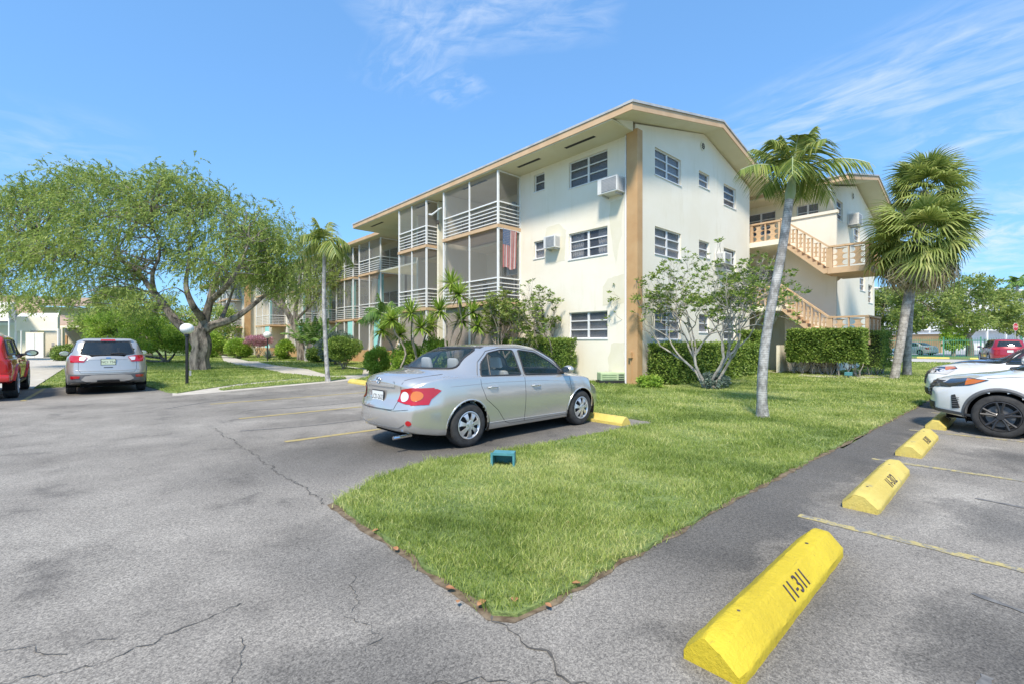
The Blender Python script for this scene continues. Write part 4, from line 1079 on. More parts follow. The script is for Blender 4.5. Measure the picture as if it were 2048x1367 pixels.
        bmesh.ops.delete(bm, geom=dele, context='FACES'); bm.to_mesh(me); bm.free()
        me.materials.append(s.mat); me.polygons.foreach_set('use_smooth', [True]*len(me.polygons)); me.update()
        o = bpy.data.objects.new(name, me); C.objects.link(o); o.parent = s.root; s.body = o
        # wheel well liners and floor
        for ax, Ra in s.arches:
            for side in (1, -1):
                b = MB(); K = 24; y0 = side*s.S['inner']; hw = interp(s.S['half'], ax); y1 = side*(hw-.012)
                vs = []
                for i in range(K+1):
                    a = -.35+(pi+.7)*i/K
                    vs += [(ax+(Ra+.012)*cos(a), y0, R+(Ra+.012)*sin(a)), (ax+(Ra+.012)*cos(a), y1, R+(Ra+.012)*sin(a))]
                b.add(vs, [(2*i, 2*i+1, 2*i+3, 2*i+2) for i in range(K)])
                b.add([(ax+(Ra+.012)*cos(a), y0, R+(Ra+.012)*sin(a)) for a in [-.35+(pi+.7)*i/K for i in range(K+1)]], [tuple(range(K+1))])
                b.build('wheel_well', P_well, s.root, smooth=True, local=True)
        return o
def arch_lip(car, ax, side, Ra, r, mat, a0=-.2, a1=pi+.2, name='arch_lip', out=0):
    P = []
    for i in range(29):
        a = a0+(a1-a0)*i/28; p = car.P('side', ax+(Ra+r*.6)*cos(a), car.R+(Ra+r*.6)*sin(a), out, side)
        if p: P.append(p)
    if len(P) > 3: return MB().tube(P, r, 8).build(name, mat, car.root, smooth=True, local=True)
def tyre_mb(R, W, rim):
    h = W/2; prof = [(rim, -h*.8), (rim+.01, -h), (rim+(R-rim)*.5, -h*1.04), (R-.02, -h*.93), (R-.004, -h*.75)]
    g = []
    for k in (-.45, -.15, .15, .45): g += [(R, h*(k-.1)), (R, h*(k+.07)), (R-.008, h*(k+.075)), (R-.008, h*(k+.115))]
    prof += g+[(R, h*.58), (R-.004, h*.75), (R-.02, h*.93), (rim+(R-rim)*.5, h*1.04), (rim+.01, h), (rim, h*.8)]
    return MB().lathe(prof, (0, 0, 0), 'y', 48)
def rim_cover7(t, R, W, side):
    """steel wheel with a seven spoke plastic cover"""
    rr = R*.64; tyre_mb(R, W, rr).build('tyre', P_tyre, t, smooth=True, local=True); y = side*(W/2)
    b = MB(); b.lathe([(rr, y), (rr-.012, y+side*.004), (rr-.03, y-side*.014), (rr-.035, y-side*.02)], axis='y', n=48)
    b.build('rim', P_rim, t, smooth=True, local=True)
    MB().lathe([(.001, y-side*.05), (rr, y-side*.05)], axis='y', n=32).build('rim_back', P_rimd, t, local=True)
    d = MB(); N = 7
    for k in range(N):
        a = 2*pi*k/N+.2; pts = []
        for rad, wd, dy in ((.03, .42, .012), (rr*.45, .235, .018), (rr*.75, .20, .012), (rr-.02, .26, -.006)):
            pts.append((rad, wd, dy))
        L_, R_ = [], []
        for rad, wd, dy in pts: L_.append((rad*cos(a-wd), y+side*dy, rad*sin(a-wd))); R_.append((rad*cos(a+wd), y+side*dy, rad*sin(a+wd)))
        o = len(d.v); vs = L_+R_; vs2 = [(p[0], p[1]-side*.022, p[2]) for p in vs]; m = len(L_)
        d.add(vs+vs2, [(i, i+1, m+i+1, m+i) for i in range(m-1)]+[(i, i+1, 2*m+i+1, 2*m+i) for i in range(m-1)]+[(m+i, m+i+1, 3*m+i+1, 3*m+i) for i in range(m-1)])
    d.lathe([(.001, y+side*.02), (.05, y+side*.02), (.075, y+side*.012)], axis='y', n=24)
    d.build('wheel_cover', P_rim, t, smooth=30, local=True)
    n = MB()
    for k in range(5): a = 2*pi*k/5+.3; n.lathe([(.001, y+side*.03), (.009, y+side*.03), (.009, y+side*.012)], (.055*cos(a), 0, .055*sin(a)), 'y', 8)
    build_each(n, 'lug_nut', P_chrome, t, local=True)
def rim_spokes(N, mat, twist=.12, split=True):
    def f(t, R, W, side):
        rr = R*.70; tyre_mb(R, W, rr).build('tyre', P_tyre, t, smooth=True, local=True); y = side*(W/2)
        b = MB(); b.lathe([(rr, y), (rr-.01, y+side*.003), (rr-.02, y-side*.01), (rr-.03, y-side*.06)], axis='y', n=48); b.build('rim', mat, t, smooth=True, local=True)
        MB().lathe([(.001, y-side*.09), (rr, y-side*.09)], axis='y', n=32).build('rim_back', P_rimd, t, local=True)
        MB().lathe([(.06, y-side*.07), (rr*.72, y-side*.07), (rr*.72, y-side*.075)], axis='y', n=32).build('brake_disc', P_gplas, t, local=True)
        d = MB()
        for k in range(N):
            a = 2*pi*k/N+.3
            for sg in ((-1, 1) if split else (0,)):
                pts = [Vector((.05*cos(a+sg*.2), y-side*.02, .05*sin(a+sg*.2))), Vector((rr*.5*cos(a+sg*twist*.9), y-side*.012, rr*.5*sin(a+sg*twist*.9))), Vector(((rr-.008)*cos(a+sg*twist*1.3), y-side*.006, (rr-.008)*sin(a+sg*twist*1.3)))]
                d.tube(pts, [.022, .016, .02], 6)
        d.lathe([(.001, y+side*.004), (.045, y+side*.004), (.065, y-side*.02), (.065, y-side*.05)], axis='y', n=24)
        d.build('spokes', mat, t, smooth=40, local=True)
    return f
def mirror(car, x, z, side, mat, sc=1.0, hw=None, glass=True):
    y = hw or interp(car.S['half'], x)-.07; o = MB(); N = 10; vs = []
    prof = [(0, .4), (.03, .85), (.07, 1), (.12, .9), (.16, .45)]
    ring = [(cos(2*pi*k/14), sin(2*pi*k/14)) for k in range(14)]
    for dx, k in prof:
        for a, c in ring:
            ex = 1 if abs(a) < .1 else 1
            vs.append((x-.02+dx*sc, side*(y+.15*sc+a*.115*k*sc), z+.05+c*.075*k*sc))
    m = 14; F = [(i*m+k, i*m+(k+1) % m, (i+1)*m+(k+1) % m, (i+1)*m+k) for i in range(len(prof)-1) for k in range(m)]+[tuple(range(m)), tuple(range(4*m+m-1, 4*m-1, -1))]
    o.add(vs, F); ms = o.build('mirror', mat, car.root, smooth=50, local=True)
    MB().tube([(x+.04, side*(y-.04), z-.01), (x+.04, side*(y+.08*sc), z+.02)], [.035*sc, .025*sc], 8).build('mirror_arm', P_plas, ms, local=True)
    MB().add([(x-.022, side*(y+.15*sc+a*.085*sc), z+.05+c*.052*sc) for a, c in ring], [tuple(range(14))]).build('mirror_glass', P_chrome, ms, local=True)
def handle(car, x, z, side, mat):
    p0 = car.P('side', x-.085, z, .03, side); p1 = car.P('side', x+.085, z, .03, side)
    car.patch('handle_recess', P_gplas if mat is P_plas else mat, 'side', [(x+.055*cos(a), z+.004+.034*sin(a)) for a in [2*pi*i/12 for i in range(12)]], .002, side, .03)
    c0 = car.P('side', x-.095, z, .004, side); c1 = car.P('side', x+.095, z, .004, side)
    MB().tube([c0, p0.lerp(p1, .1), p0.lerp(p1, .5), p0.lerp(p1, .9), c1], [.012, .014, .014, .014, .012], 8).build('door_handle', mat, car.root, smooth=True, local=True)
def floor_box(car, x0, x1, y, z0, z1):
    MB().box(x0, -y, z0, x1, y, z1).build('underbody', P_well, car.root, local=True)
def seat(car, x, y, z=.35, mat=None, head=True, wd=.24):
    mat = mat or P_seat
    b = MB(); b.box(x-.25, y-wd, z, x+.28, y+wd, z+.16)
    b.hexa([(x-.28, y-wd, z+.1), (x-.12, y-wd, z+.1), (x-.12, y+wd, z+.1), (x-.28, y+wd, z+.1), (x-.46, y-wd*.85, z+.68), (x-.35, y-wd*.85, z+.68), (x-.35, y+wd*.85, z+.68), (x-.46, y+wd*.85, z+.68)])
    st = b.build('seat', mat, car.root, local=True, bevel=.03, smooth=True)
    if head: 
        h = MB(); h.hexa([(x-.47, y-.13, z+.72), (x-.38, y-.13, z+.72), (x-.38, y+.13, z+.72), (x-.47, y+.13, z+.72), (x-.49, y-.11, z+.9), (x-.42, y-.11, z+.9), (x-.42, y+.11, z+.9), (x-.49, y+.11, z+.9)])
        h.build('headrest', mat, st, local=True, bevel=.035, smooth=True)
def rect(a0, a1, c0, c1): return [(a0, c0), (a1, c0), (a1, c1), (a0, c1)]
def plate(car, ax, a, z, wd, ht, txt, M0, mat=P_plate, frame=P_plas, tm=None):
    """number plate standing on the surface; M0 turns text plane to the car"""
    p = car.P(ax, a, z, .012)
    b = MB(); b.box(-wd/2-.012, -ht/2-.012, -.01, wd/2+.012, ht/2+.012, .004); b.v = [tuple(Matrix.Translation(p) @ M0 @ Vector(q)) for q in b.v]
    pl = b.build('plate_frame', frame, car.root, local=True)
    b = MB(); b.box(-wd/2, -ht/2, .0045, wd/2, ht/2, .007); b.v = [tuple(Matrix.Translation(p) @ M0 @ Vector(q)) for q in b.v]; b.build('number_plate', mat, pl, local=True)
    if txt: text_mesh(txt, ht*.62, tm or P_seam, pl, Matrix.Translation(p) @ M0 @ Matrix.Translation((0, -.004, .0078)), 'plate_number', .0004, sx=.82)
MREAR = Matrix(((0, 0, -1, 0), (-1, 0, 0, 0), (0, 1, 0, 0), (0, 0, 0, 1)))     # text plane facing -x, reading left to right from behind

# ---------------------------------------------------------------- silver sedan
def make_sedan(root, mat, glass, detailed=True, platetxt='LCD-2623'):
    S = dict(x0=-2.27, x1=2.27, inner=.62, kr=.16, kf=.24, crown=.07, tuck=.05,
        top=[(-2.27, .98), (-2.2, 1.035), (-2.0, 1.07), (-1.72, 1.10), (-1.45, 1.20), (-1.1, 1.355), (-.8, 1.43), (-.4, 1.465), (.0, 1.47), (.35, 1.435), (.7, 1.30), (1.05, 1.10), (1.25, 1.01), (1.6, .93), (1.95, .83), (2.15, .74), (2.27, .66)],
        belt=[(-2.27, .9), (-2.1, .97), (-1.6, 1.01), (-1.0, 1.0), (0, .965), (.8, .93), (1.2, .90), (1.7, .83), (2.1, .70), (2.27, .62)],
        bot=[(-2.27, .27), (-1.9, .22), (-1.0, .19), (1.0, .18), (1.9, .19), (2.27, .22)],
        half=[(-2.27, .76), (-2.1, .81), (-1.8, .855), (-1.3, .88), (-.5, .865), (.6, .865), (1.3, .88), (1.7, .86), (2.0, .80), (2.27, .68)],
        roofw=[(-2.27, .55), (-1.7, .58), (-1.3, .57), (-.8, .585), (-.2, .59), (.3, .60), (.8, .64), (1.2, .6)],
        rearz=[(.2, .06), (.3, .02), (.42, -.02), (.58, -.025), (.66, .0), (.72, .035), (.85, .05), (.98, .03), (1.05, .02)],
        frontz=[(.2, .08), (.35, .0), (.5, 0), (.62, .03), (.75, .12), (.9, .25)])
    c = Car(root, S, mat)
    cf, cr = 1.32, -1.28
    c.wheels((cf, cr), .315, .2, 1.53, rim_cover7, arch=.365)
    for s_ in (1, -1):
        c.window('rear_door_glass', 'side', [(-1.02, 1.0), (-.17, .985), (-.19, 1.365), (-.45, 1.375), (-.72, 1.33), (-.93, 1.18)], glass, s_)
        c.window('front_door_glass', 'side', [(-.08, .982), (.93, .945), (.62, 1.17), (.30, 1.325), (-.07, 1.37)], glass, s_)
        c.line('quarter_divider', 'side', [(-.83, 1.0), (-.74, 1.32)], .014, .002, s_, P_plas)
        c.line('door_seam', 'side', [(-1.06, 1.0), (-1.05, .86), (-.96, .66), (-.72, .48), (-.55, .28), (-.45, .245), (1.0, .24), (1.04, .5), (1.02, .75), (.99, .94)], .0035, 0, s_)
        c.line('door_seam', 'side', [(-.12, .98), (-.13, .245)], .0035, 0, s_)
        handle(c, -.83, .83, s_, mat); handle(c, .12, .80, s_, mat)
        mirror(c, .80, .98, s_, mat, .95)
        c.patch('mirror_sail', P_plas, 'side', [(.72, .955), (.93, .948), (.80, 1.06)], .006, s_)
        for ax in (cf, cr): arch_lip(c, ax, s_, .36, .012, mat, 0, pi)
        # wrap-around tail lamp
        if s_ < 0 or detailed:
            tl = c.patch('tail_lamp', P_redl, 'side', [(-2.13, .655), (-1.98, .665), (-1.9, .72), (-1.74, .84), (-1.80, .868), (-2.1, .88), (-2.16, .86)], .008, s_, .03)
            c.patch('tail_lamp', P_redl, 'rear', [(s_*.45, .70), (s_*.6, .67), (s_*.8, .66), (s_*.8, .885), (s_*.62, .885), (s_*.5, .86)][::s_], .009, 1, .03)
            c.patch('reversing_lamp', P_clear, 'rear', [(s_*(.56+.06*cos(a)), .765+.07*sin(a)) for a in [2*pi*i/16 for i in range(16)]], .014, 1, .03)
            c.patch('indicator_lamp', P_amber, 'rear', [(s_*(.70+.055*cos(a)), .775+.07*sin(a)) for a in [2*pi*i/16 for i in range(16)]], .016, 1, .03)
            c.patch('head_lamp', P_clear, 'side', [(1.62, .79), (1.86, .66), (2.1, .63), (2.06, .72), (1.85, .81)], .008, s_, .03)
        c.patch('rear_reflector', P_redl, 'rear', [(s_*(.66+.035*cos(a)), .42+.035*sin(a)) for a in [2*pi*i/12 for i in range(12)]], .01, 1, .02)
        c.line('shoulder_crease', 'side', [(-1.6, .885), (-.8, .90), (.3, .87), (1.2, .80)], .006, -.003, s_, mat)
        c.line('sill_line', 'side', [(-.9, .30), (.9, .28)], .006, .002, s_, mat)
        c.line('drip_rail', 'side', [(-1.08, 1.02), (-.98, 1.2), (-.75, 1.36), (-.45, 1.405), (-.1, 1.405), (.33, 1.355), (.68, 1.18), (.99, .96)], .007, .003, s_, P_gplas)
    c.window('windscreen', 'front', [(-.70, .99), (.70, .99), (.55, 1.39), (-.55, 1.39)], glass, 1, .014, P_plas, .06)
    c.window('rear_window', 'rear', [(-.64, 1.115), (.64, 1.115), (.50, 1.40), (-.50, 1.40)], glass, 1, .016, P_plas, .06)
    c.patch('window_band', P_plas, 'rear', [(-.50, 1.402), (.50, 1.402), (.47, 1.425), (-.47, 1.425)], .003)
    c.line('trunk_seam', 'rear', [(-.66, 1.05), (-.5, .98), (-.47, .72), (-.44, .60), (-.38, .585), (.38, .585), (.44, .60), (.47, .72), (.5, .98), (.66, 1.05)], .004)
    c.line('trunk_garnish', 'rear', [(-.38, .90), (.38, .90)], .024, -.006, 1, mat)
    c.line('bumper_crease', 'rear', [(-.6, .40), (-.5, .345), (.5, .345), (.6, .40)], .005, .002, 1, P_gplas)
    c.line('bumper_step', 'rear', [(-.66, .60), (-.45, .575), (.45, .575), (.66, .60)], .0035)
    plate(c, 'rear', 0, .735, .31, .155, platetxt, MREAR)
    # maker badge as three ovals
    pb = c.P('rear', 0, .965, .006); bd = MB()
    for rx_, rz_, dz in ((.062, .042, 0), (.02, .040, 0), (.045, .018, .016)):
        bd.tube([pb+Vector((-.002, rx_*cos(a), dz+rz_*sin(a))) for a in [2*pi*i/24 for i in range(25)]], .0045, 5)
    bd.build('badge', P_badge, root, local=True)
    pt = c.P('rear', -.36, .945, .004)
    text_mesh('LE', .05, P_badge, root, Matrix.Translation(pt) @ MREAR, 'trim_badge', .001); 
    MB().tube([(-2.28, -.48, .215), (-2.0, -.48, .22)], .025, 10).build('exhaust_pipe', P_chrome, root, local=True)
    c.finish()
    floor_box(c, -1.95, 1.95, .6, .17, .42)
    if detailed:
        MB().box(.55, -.68, .5, .95, .68, .92).build('dashboard', P_inter, root, local=True, bevel=.03)
        MB().box(-1.75, -.66, .85, -1.2, .66, 1.0).build('parcel_shelf', P_inter, root, local=True)
        for y in (.36, -.36): seat(c, .12, y, .36, P_seat); seat(c, -.75, y, .36, P_seat, wd=.34)
        MB().tube([(.42, .36+.17*cos(a), .86+.17*sin(a)) for a in [2*pi*i/20 for i in range(21)]], .013, 6).build('steering_wheel', P_inter, root, local=True)
        MB().box(.5, -.03, 1.24, .53, .12, 1.3).build('rear_view_mirror', P_inter, root, local=True)
    return c
sed = thing('parked_sedan', 'silver four door sedan with red tail lamps parked in the middle of the lot', 'car', (5.29, 6.22, 0), radians(1.6), 'cars parked around the building')
make_sedan(sed, P_silver, P_glass)

# ---------------------------------------------------------------- hatchback / crossover generator
def make_suv(root, mat, glass, L=4.5, W=1.84, Ht=1.66, wb=2.69, R=.35, clad=True, rim=None, nose=.98, rearlean=.18, hood=1.02, kr=.1, kf=.2, mx=.88):
    h = L/2; w = W/2; cf = h-.9; cr = cf-wb
    S = dict(x0=-h, x1=h, inner=w-.24, kr=kr, kf=kf, crown=.07, tuck=.04,
        top=[(-h, 1.06), (-h+.04, 1.20), (-h+.16, 1.42), (-h+.32, Ht-.06), (-h+.55, Ht-.01), (-.4, Ht), (.1, Ht-.02), (.45, Ht-.12), (.8, Ht-.33), (1.12, hood+.06), (1.35, hood), (h-.5, hood-.04), (h-.2, hood-.09), (h-.06, hood-.14), (h, hood-.22)],
        belt=[(-h, .98), (-h+.3, 1.1), (-1.0, 1.09), (0, 1.05), (.9, 1.01), (1.3, .98), (h-.4, .88), (h-.1, .74), (h, .66)],
        bot=[(-h, .36), (-h+.4, .27), (-1, .24), (1, .24), (h-.4, .25), (h, .30)],
        half=[(-h, w-.10), (-h+.3, w-.03), (cr, w), (-.3, w-.015), (.7, w-.015), (cf, w), (h-.5, w-.03), (h-.2, w-.09), (h, w-.2)],
        roofw=[(-h, w-.26), (-h+.4, w-.26), (-.3, w-.25), (.4, w-.25), (.9, w-.22), (1.3, w-.2)],
        rearz=[(.25, .1), (.4, .0), (.6, -.03), (.8, 0), (1.0, .03), (1.15, .06), (1.7, .06+rearlean*.3)],
        frontz=[(.25, .10), (.4, .0), (.6, .0), (.75, .02), (.9, .08), (1.1, .2)])
    c = Car(root, S, mat); c.cf, c.cr = cf, cr
    c.wheels((cf, cr), R, .22, W-.24, rim or rim_spokes(5, P_rim), arch=R+.06)
    for s_ in (1, -1):
        zt = Ht-.13; zb_ = 1.09
        c.window('rear_door_glass', 'side', [(cr+.22, zb_+.015), (-.12, zb_-.01), (-.14, zt+.02), (cr+.45, zt), (cr+.28, zt-.1)], P_tint, s_, r=.04)
        c.window('front_door_glass', 'side', [(-.04, zb_-.015), (1.0, zb_-.04), (.66, zt-.16), (.38, zt), (-.03, zt+.02)], glass, s_, r=.04)
        c.window('quarter_glass', 'side', [(cr+.12, zb_+.04), (cr+.18, zt-.02), (-h+.5, zt-.04), (-h+.42, zb_+.14)], P_tint, s_, r=.04)
        c.line('door_seam', 'side', [(cr+.17, zb_), (cr+.25, .8), (cr+.45, .55), (cr+.55, .33), (cf-.47, .33), (cf-.43, .6), (cf-.47, .98)], .0035, 0, s_)
        c.line('door_seam', 'side', [(-.08, zb_), (-.09, .33)], .0035, 0, s_)
        handle(c, -.62, .93, s_, mat); handle(c, .18, .91, s_, mat)
        mirror(c, mx, 1.08, s_, mat, 1.1)
        if clad:
            for ax in (cf, cr): arch_lip(c, ax, s_, R+.065, .035, P_gplas, -.25, pi+.25, 'arch_cladding', -.014)
            c.patch('sill_cladding', P_gplas, 'side', [(cr+R+.1, .28), (cf-R-.1, .28), (cf-R-.08, .40), (cr+R+.08, .40)], .012, s_, .06)
    c.window('windscreen', 'front', [(-w+.2, 1.06), (w-.2, 1.06), (w-.3, Ht-.1), (-w+.3, Ht-.1)], glass, 1, .014, P_plas, .06)
    return c
# silver crossover seen from behind
def make_rear_suv(root, mat, platetxt):
    c = make_suv(root, mat, P_tint, L=4.52, W=1.84, Ht=1.62, wb=2.69, R=.35, rim=rim_spokes(5, P_rim))
    c.window('rear_window', 'rear', [(-.60, 1.16), (-.35, 1.13), (.35, 1.13), (.60, 1.16), (.55, 1.30), (.50, 1.50), (-.50, 1.50), (-.55, 1.30)], P_tint, 1, .014, P_plas, .05)
    c.patch('spoiler', mat, 'rear', [(-.56, 1.51), (.56, 1.51), (.52, 1.555), (-.52, 1.555)], .04)
    c.patch('brake_light', P_redl, 'rear', [(-.17, 1.50), (.17, 1.50), (.15, 1.535), (-.15, 1.535)], .05)
    wp = [c.P('rear', y, z, .03) for y, z in ((-.05, 1.165), (-.2, 1.172), (-.38, 1.168))]; MB().tube(wp, [.02, .014, .008], 6).build('wiper', P_plas, root, local=True)
    for s_ in (1, -1):
        tl = [(s_*.80, .93), (s_*.52, .93), (s_*.44, 1.07), (s_*.52, 1.10), (s_*.80, 1.13)]
        c.patch('tail_lamp', P_redl, 'rear', tl, .012, 1, .03)
        c.patch('tail_lamp', P_redl, 'side', [(-2.10, .94), (-2.0, 1.0), (-1.86, 1.09), (-2.10, 1.12)], .01, s_, .03)
        c.patch('reversing_lamp', P_clear, 'rear', [(s_*.60, .98), (s_*.52, .97), (s_*.455, 1.06), (s_*.53, 1.075), (s_*.61, 1.07)], .017, 1, .03)
        c.patch('fog_reflector', P_redl, 'rear', [(s_*.79, .47), (s_*.62, .48), (s_*.60, .545), (s_*.79, .555)], .02, 1, .03)
        MB().lathe([(.05, -.03), (.058, -.03), (.058, .12), (.03, .12)], (-2.30+.1, s_*.44, .37), 'x', 16).build('exhaust_pipe', P_plas, root, local=True)
        c.line('tailgate_seam', 'rear', [(s_*.62, 1.08), (s_*.64, .9), (s_*.64, .72), (s_*.58, .62)], .004)
    c.line('tailgate_seam', 'rear', [(-.58, .62), (.58, .62)], .004)
    c.line('tailgate_crease', 'rear', [(-.52, .93), (-.42, 1.0), (.42, 1.0), (.52, .93)], .012, -.004, 1, mat)
    c.line('tailgate_crease', 'rear', [(-.7, .70), (-.4, .68), (.4, .68), (.7, .70)], .012, -.004, 1, mat)
    c.patch('bumper_cladding', P_gplas, 'rear', [(-.85, .36), (.85, .36), (.85, .60), (.6, .585), (-.6, .585), (-.85, .60)], .008)
    c.patch('skid_plate', P_silver2, 'rear', [(-.44, .36), (.44, .36), (.58, .44), (.5, .54), (.35, .565), (-.35, .565), (-.5, .54), (-.58, .44)], .018)
    c.patch('skid_inset', P_plas, 'rear', [(-.28, .36), (.28, .36), (.24, .42), (-.24, .42)], .024)
    c.patch('tailgate_handle', P_plas, 'rear', rect(-.1, .1, .765, .785), .008)
    c.patch('badge', P_badge, 'rear', [(.06*cos(a), 1.045+.022*sin(a)) for a in [2*pi*i/16 for i in range(16)]], .01)
    plate(c, 'rear', 0, .93, .31, .155, platetxt, MREAR, mat=pm('licence_plate_green', rgb(.5, .6, .42), rgb(.6, .66, .5), 9, .5))
    c.finish(); floor_box(c, -2.0, 2.0, .6, .22, .5)
    f = MB(); f.prism([(-1.45, -.015, 1.60), (-1.25, -.015, 1.615), (-1.42, -.015, 1.68)], (0, .03, 0)); f.build('antenna', P_plas, root, local=True)
    return c
esc = thing('parked_crossover', 'light silver crossover car seen squarely from behind beside the red pickup truck', 'car', (.45, 20.1, 0), radians(90), 'cars parked around the building')
make_rear_suv(esc, P_silver2, 'NC1 Y56')

# ---------------------------------------------------------------- red pickup with a cab-high cap, seen from its rear right corner
def make_pickup(root, mat):
    h = 2.55; w = .93
    S = dict(x0=-h, x1=h, inner=w-.25, kr=.03, kf=.16, crown=.08, tuck=.05,
        top=[(-h, 1.5), (-h+.1, 1.62), (-h+.3, 1.70), (-1.2, 1.72), (.2, 1.70), (.55, 1.58), (.9, 1.32), (1.15, 1.12), (1.5, 1.08), (2.2, 1.0), (h-.1, .88), (h, .78)],
        belt=[(-h, 1.07), (-1, 1.08), (.9, 1.05), (1.2, 1.02), (2.1, .92), (h, .75)],
        bot=[(-h, .5), (-1.8, .42), (1.8, .4), (h, .42)],
        half=[(-h, w-.03), (-1.5, w), (0, w-.02), (1.5, w), (2.2, w-.04), (h, w-.16)],
        roofw=[(-h, w-.2), (-.5, w-.22), (.5, w-.24), (1.2, w-.2)],
        rearz=[(.4, .0), (1.1, .0), (1.7, .12)], frontz=[(.4, .06), (.6, 0), (.9, .08), (1.1, .15)])
    c = Car(root, S, mat); cf, cr = 1.62, -1.45
    c.wheels((cf, cr), .40, .27, 1.62, rim_spokes(5, P_rim, .12, False), arch=.47)
    for s_ in (1, -1):
        c.window('cap_glass', 'side', [(-2.35, 1.18), (-.95, 1.18), (-.95, 1.52), (-2.2, 1.54)], P_tint, s_, .03, P_gplas, .06)
        c.window('rear_door_glass', 'side', [(-.7, 1.12), (-.12, 1.12), (-.12, 1.55), (-.66, 1.56)], P_tint, s_, r=.05)
        c.window('front_door_glass', 'side', [(-.02, 1.12), (.9, 1.10), (.55, 1.44), (.25, 1.55), (-.02, 1.55)], P_glass, s_, r=.05)
        for x in (-.78, -.07, .98): c.line('door_seam', 'side', [(x, 1.08), (x-.02, .5)], .004, 0, s_)
        c.line('cap_seam', 'side', [(-2.5, 1.09), (-.85, 1.09)], .006, 0, s_, P_plas)
        handle(c, .15, .97, s_, mat); handle(c, -.6, .97, s_, mat); mirror(c, .78, 1.12, s_, P_plas, 1.35)
        for ax in (cf, cr): arch_lip(c, ax, s_, .47, .04, mat, -.2, pi+.2, 'fender_flare')
        c.patch('tail_lamp', P_redl, 'rear', rect(s_*.68, s_*.88, .72, 1.04), .015, 1, .04)
        c.patch('side_lamp', P_redl, 'side', rect(-2.5, -2.42, .74, 1.02), .01, s_, .04)
        MB().box(.95-1.7, s_*.86-.06, .36, 1.05, s_*.86+.06, .42).build('side_step', P_plas, root, local=True)
    c.window('windscreen', 'front', [(-.7, 1.14), (.7, 1.14), (.6, 1.56), (-.6, 1.56)], P_glass, 1, .014, P_plas, .06)
    c.window('rear_window', 'rear', [(-.65, 1.16), (.65, 1.16), (.58, 1.56), (-.58, 1.56)], P_tint, 1, .03, P_gplas, .06)
    b = MB(); b.box(-2.68, -.88, .5, -2.5, .88, .68); b.build('rear_bumper', mat, root, local=True, bevel=.04, smooth=True)
    b = MB(); b.box(-2.6, -.3, .69, -2.57, .3, .83); b.build('number_plate', P_plate, root, local=True)
    c.finish(); floor_box(c, -2.3, 2.3, .55, .38, .75)
    return c
pk = thing('parked_pickup', 'red pickup truck with a cab high cap at the left edge of the photo', 'truck', (-2.33, 19.9, 0), radians(90), 'cars parked around the building')
make_pickup(pk, P_red)

# ---------------------------------------------------------------- cars nosing in from the right
def make_front_suv(root, mat, style, rim, glass=P_glass):
    c = make_suv(root, mat, glass, L=4.3 if style == 0 else 4.6, W=1.80 if style == 0 else 1.85, Ht=1.59 if style == 0 else 1.68, wb=2.62 if style == 0 else 2.7, R=.335 if style == 0 else .36, rim=rim, hood=1.0 if style == 0 else 1.07, kf=.20, mx=.62)
    h = c.S['x1']; w = c.S['half'][2][1]
    for s_ in (1, -1):
        if style == 0:
            c.patch('head_lamp', P_lamp_d, 'side', [(h-.78, .90), (h-.55, .80), (h-.24, .745), (h-.20, .78), (h-.30, .87), (h-.55, .915)], .008, s_, .03)
            c.patch('turn_signal', P_amber, 'side', [(h-.74, .895), (h-.62, .835), (h-.50, .80), (h-.52, .90)], .012, s_, .02)
            c.patch('head_lamp', P_lamp_d, 'front', [(s_*.42, .73), (s_*.72, .75), (s_*.76, .86), (s_*.45, .80)], .008, 1, .03)
            c.patch('bumper_vent', P_plas, 'side', [(h-.44, .42), (h-.34, .40), (h-.33, .62), (h-.38, .64)], .008, s_, .03)
            for k in range(5): c.line('vent_slat', 'side', [(h-.43, .45+k*.035), (h-.34, .445+k*.035)], .005, .012, s_, P_gplas)
            c.patch('lower_trim', P_gplas, 'side', [(h-.62, .29), (h-.06, .33), (h-.08, .39), (h-.6, .33)], .010, s_, .05)
            c.line('hood_seam', 'side', [(h-.75, .925), (h-1.0, .955), (h-1.25, .985)], .004, 0, s_)
        else:
            c.patch('head_lamp', P_lamp_d, 'side', [(h-.6, .93), (h-.12, .80), (h-.10, .90), (h-.3, .95), (h-.55, .97)], .008, s_, .03)
            c.patch('turn_signal', P_amber, 'side', [(h-.58, .935), (h-.40, .885), (h-.38, .955), (h-.52, .965)], .012, s_, .02)
            c.patch('head_lamp', P_clear, 'front', [(s_*.45, .82), (s_*.78, .80), (s_*.78, .90), (s_*.45, .92)], .008, 1, .03)
            c.patch('bumper_vent', P_plas, 'side', [(h-.36, .50), (h-.16, .50), (h-.15, .58), (h-.30, .60)], .008, s_, .03)
            c.patch('lower_trim', P_plas, 'side', [(h-.6, .30), (h-.05, .32), (h-.07, .42), (h-.6, .38)], .010, s_, .05)
    c.patch('grille', P_plas, 'front', [(-.42, .56), (.42, .56), (.5, .84), (-.5, .84)], .01)
    c.patch('lower_grille', P_plas, 'front', rect(-.6, .6, .34, .48), .01)
    for k in range(5): c.line('grille_bar', 'front', [(-.45, .6+k*.05), (.45, .6+k*.05)], .006, .016, 1, P_chrome if k == 4 else P_gplas)
    c.window('rear_window', 'rear', [(-.58, 1.18), (.58, 1.18), (.5, 1.48), (-.5, 1.48)], P_tint, 1, .014, P_plas, .05)
    MB().tube([c.P('front', y, 1.05, .02) or (1.3, y, 1.05) for y in (-.6, -.3, 0, .3, .5)], .01, 6).build('wiper', P_plas, root, local=True)
    c.finish(); floor_box(c, -1.9, 1.9, .55, .22, .5)
    MB().box(.45, -.65, .6, .95, .65, 1.0).build('dashboard', P_inter, root, local=True, bevel=.03)
    for y in (.36, -.36): seat(c, .05, y, .5, P_inter)
    return c
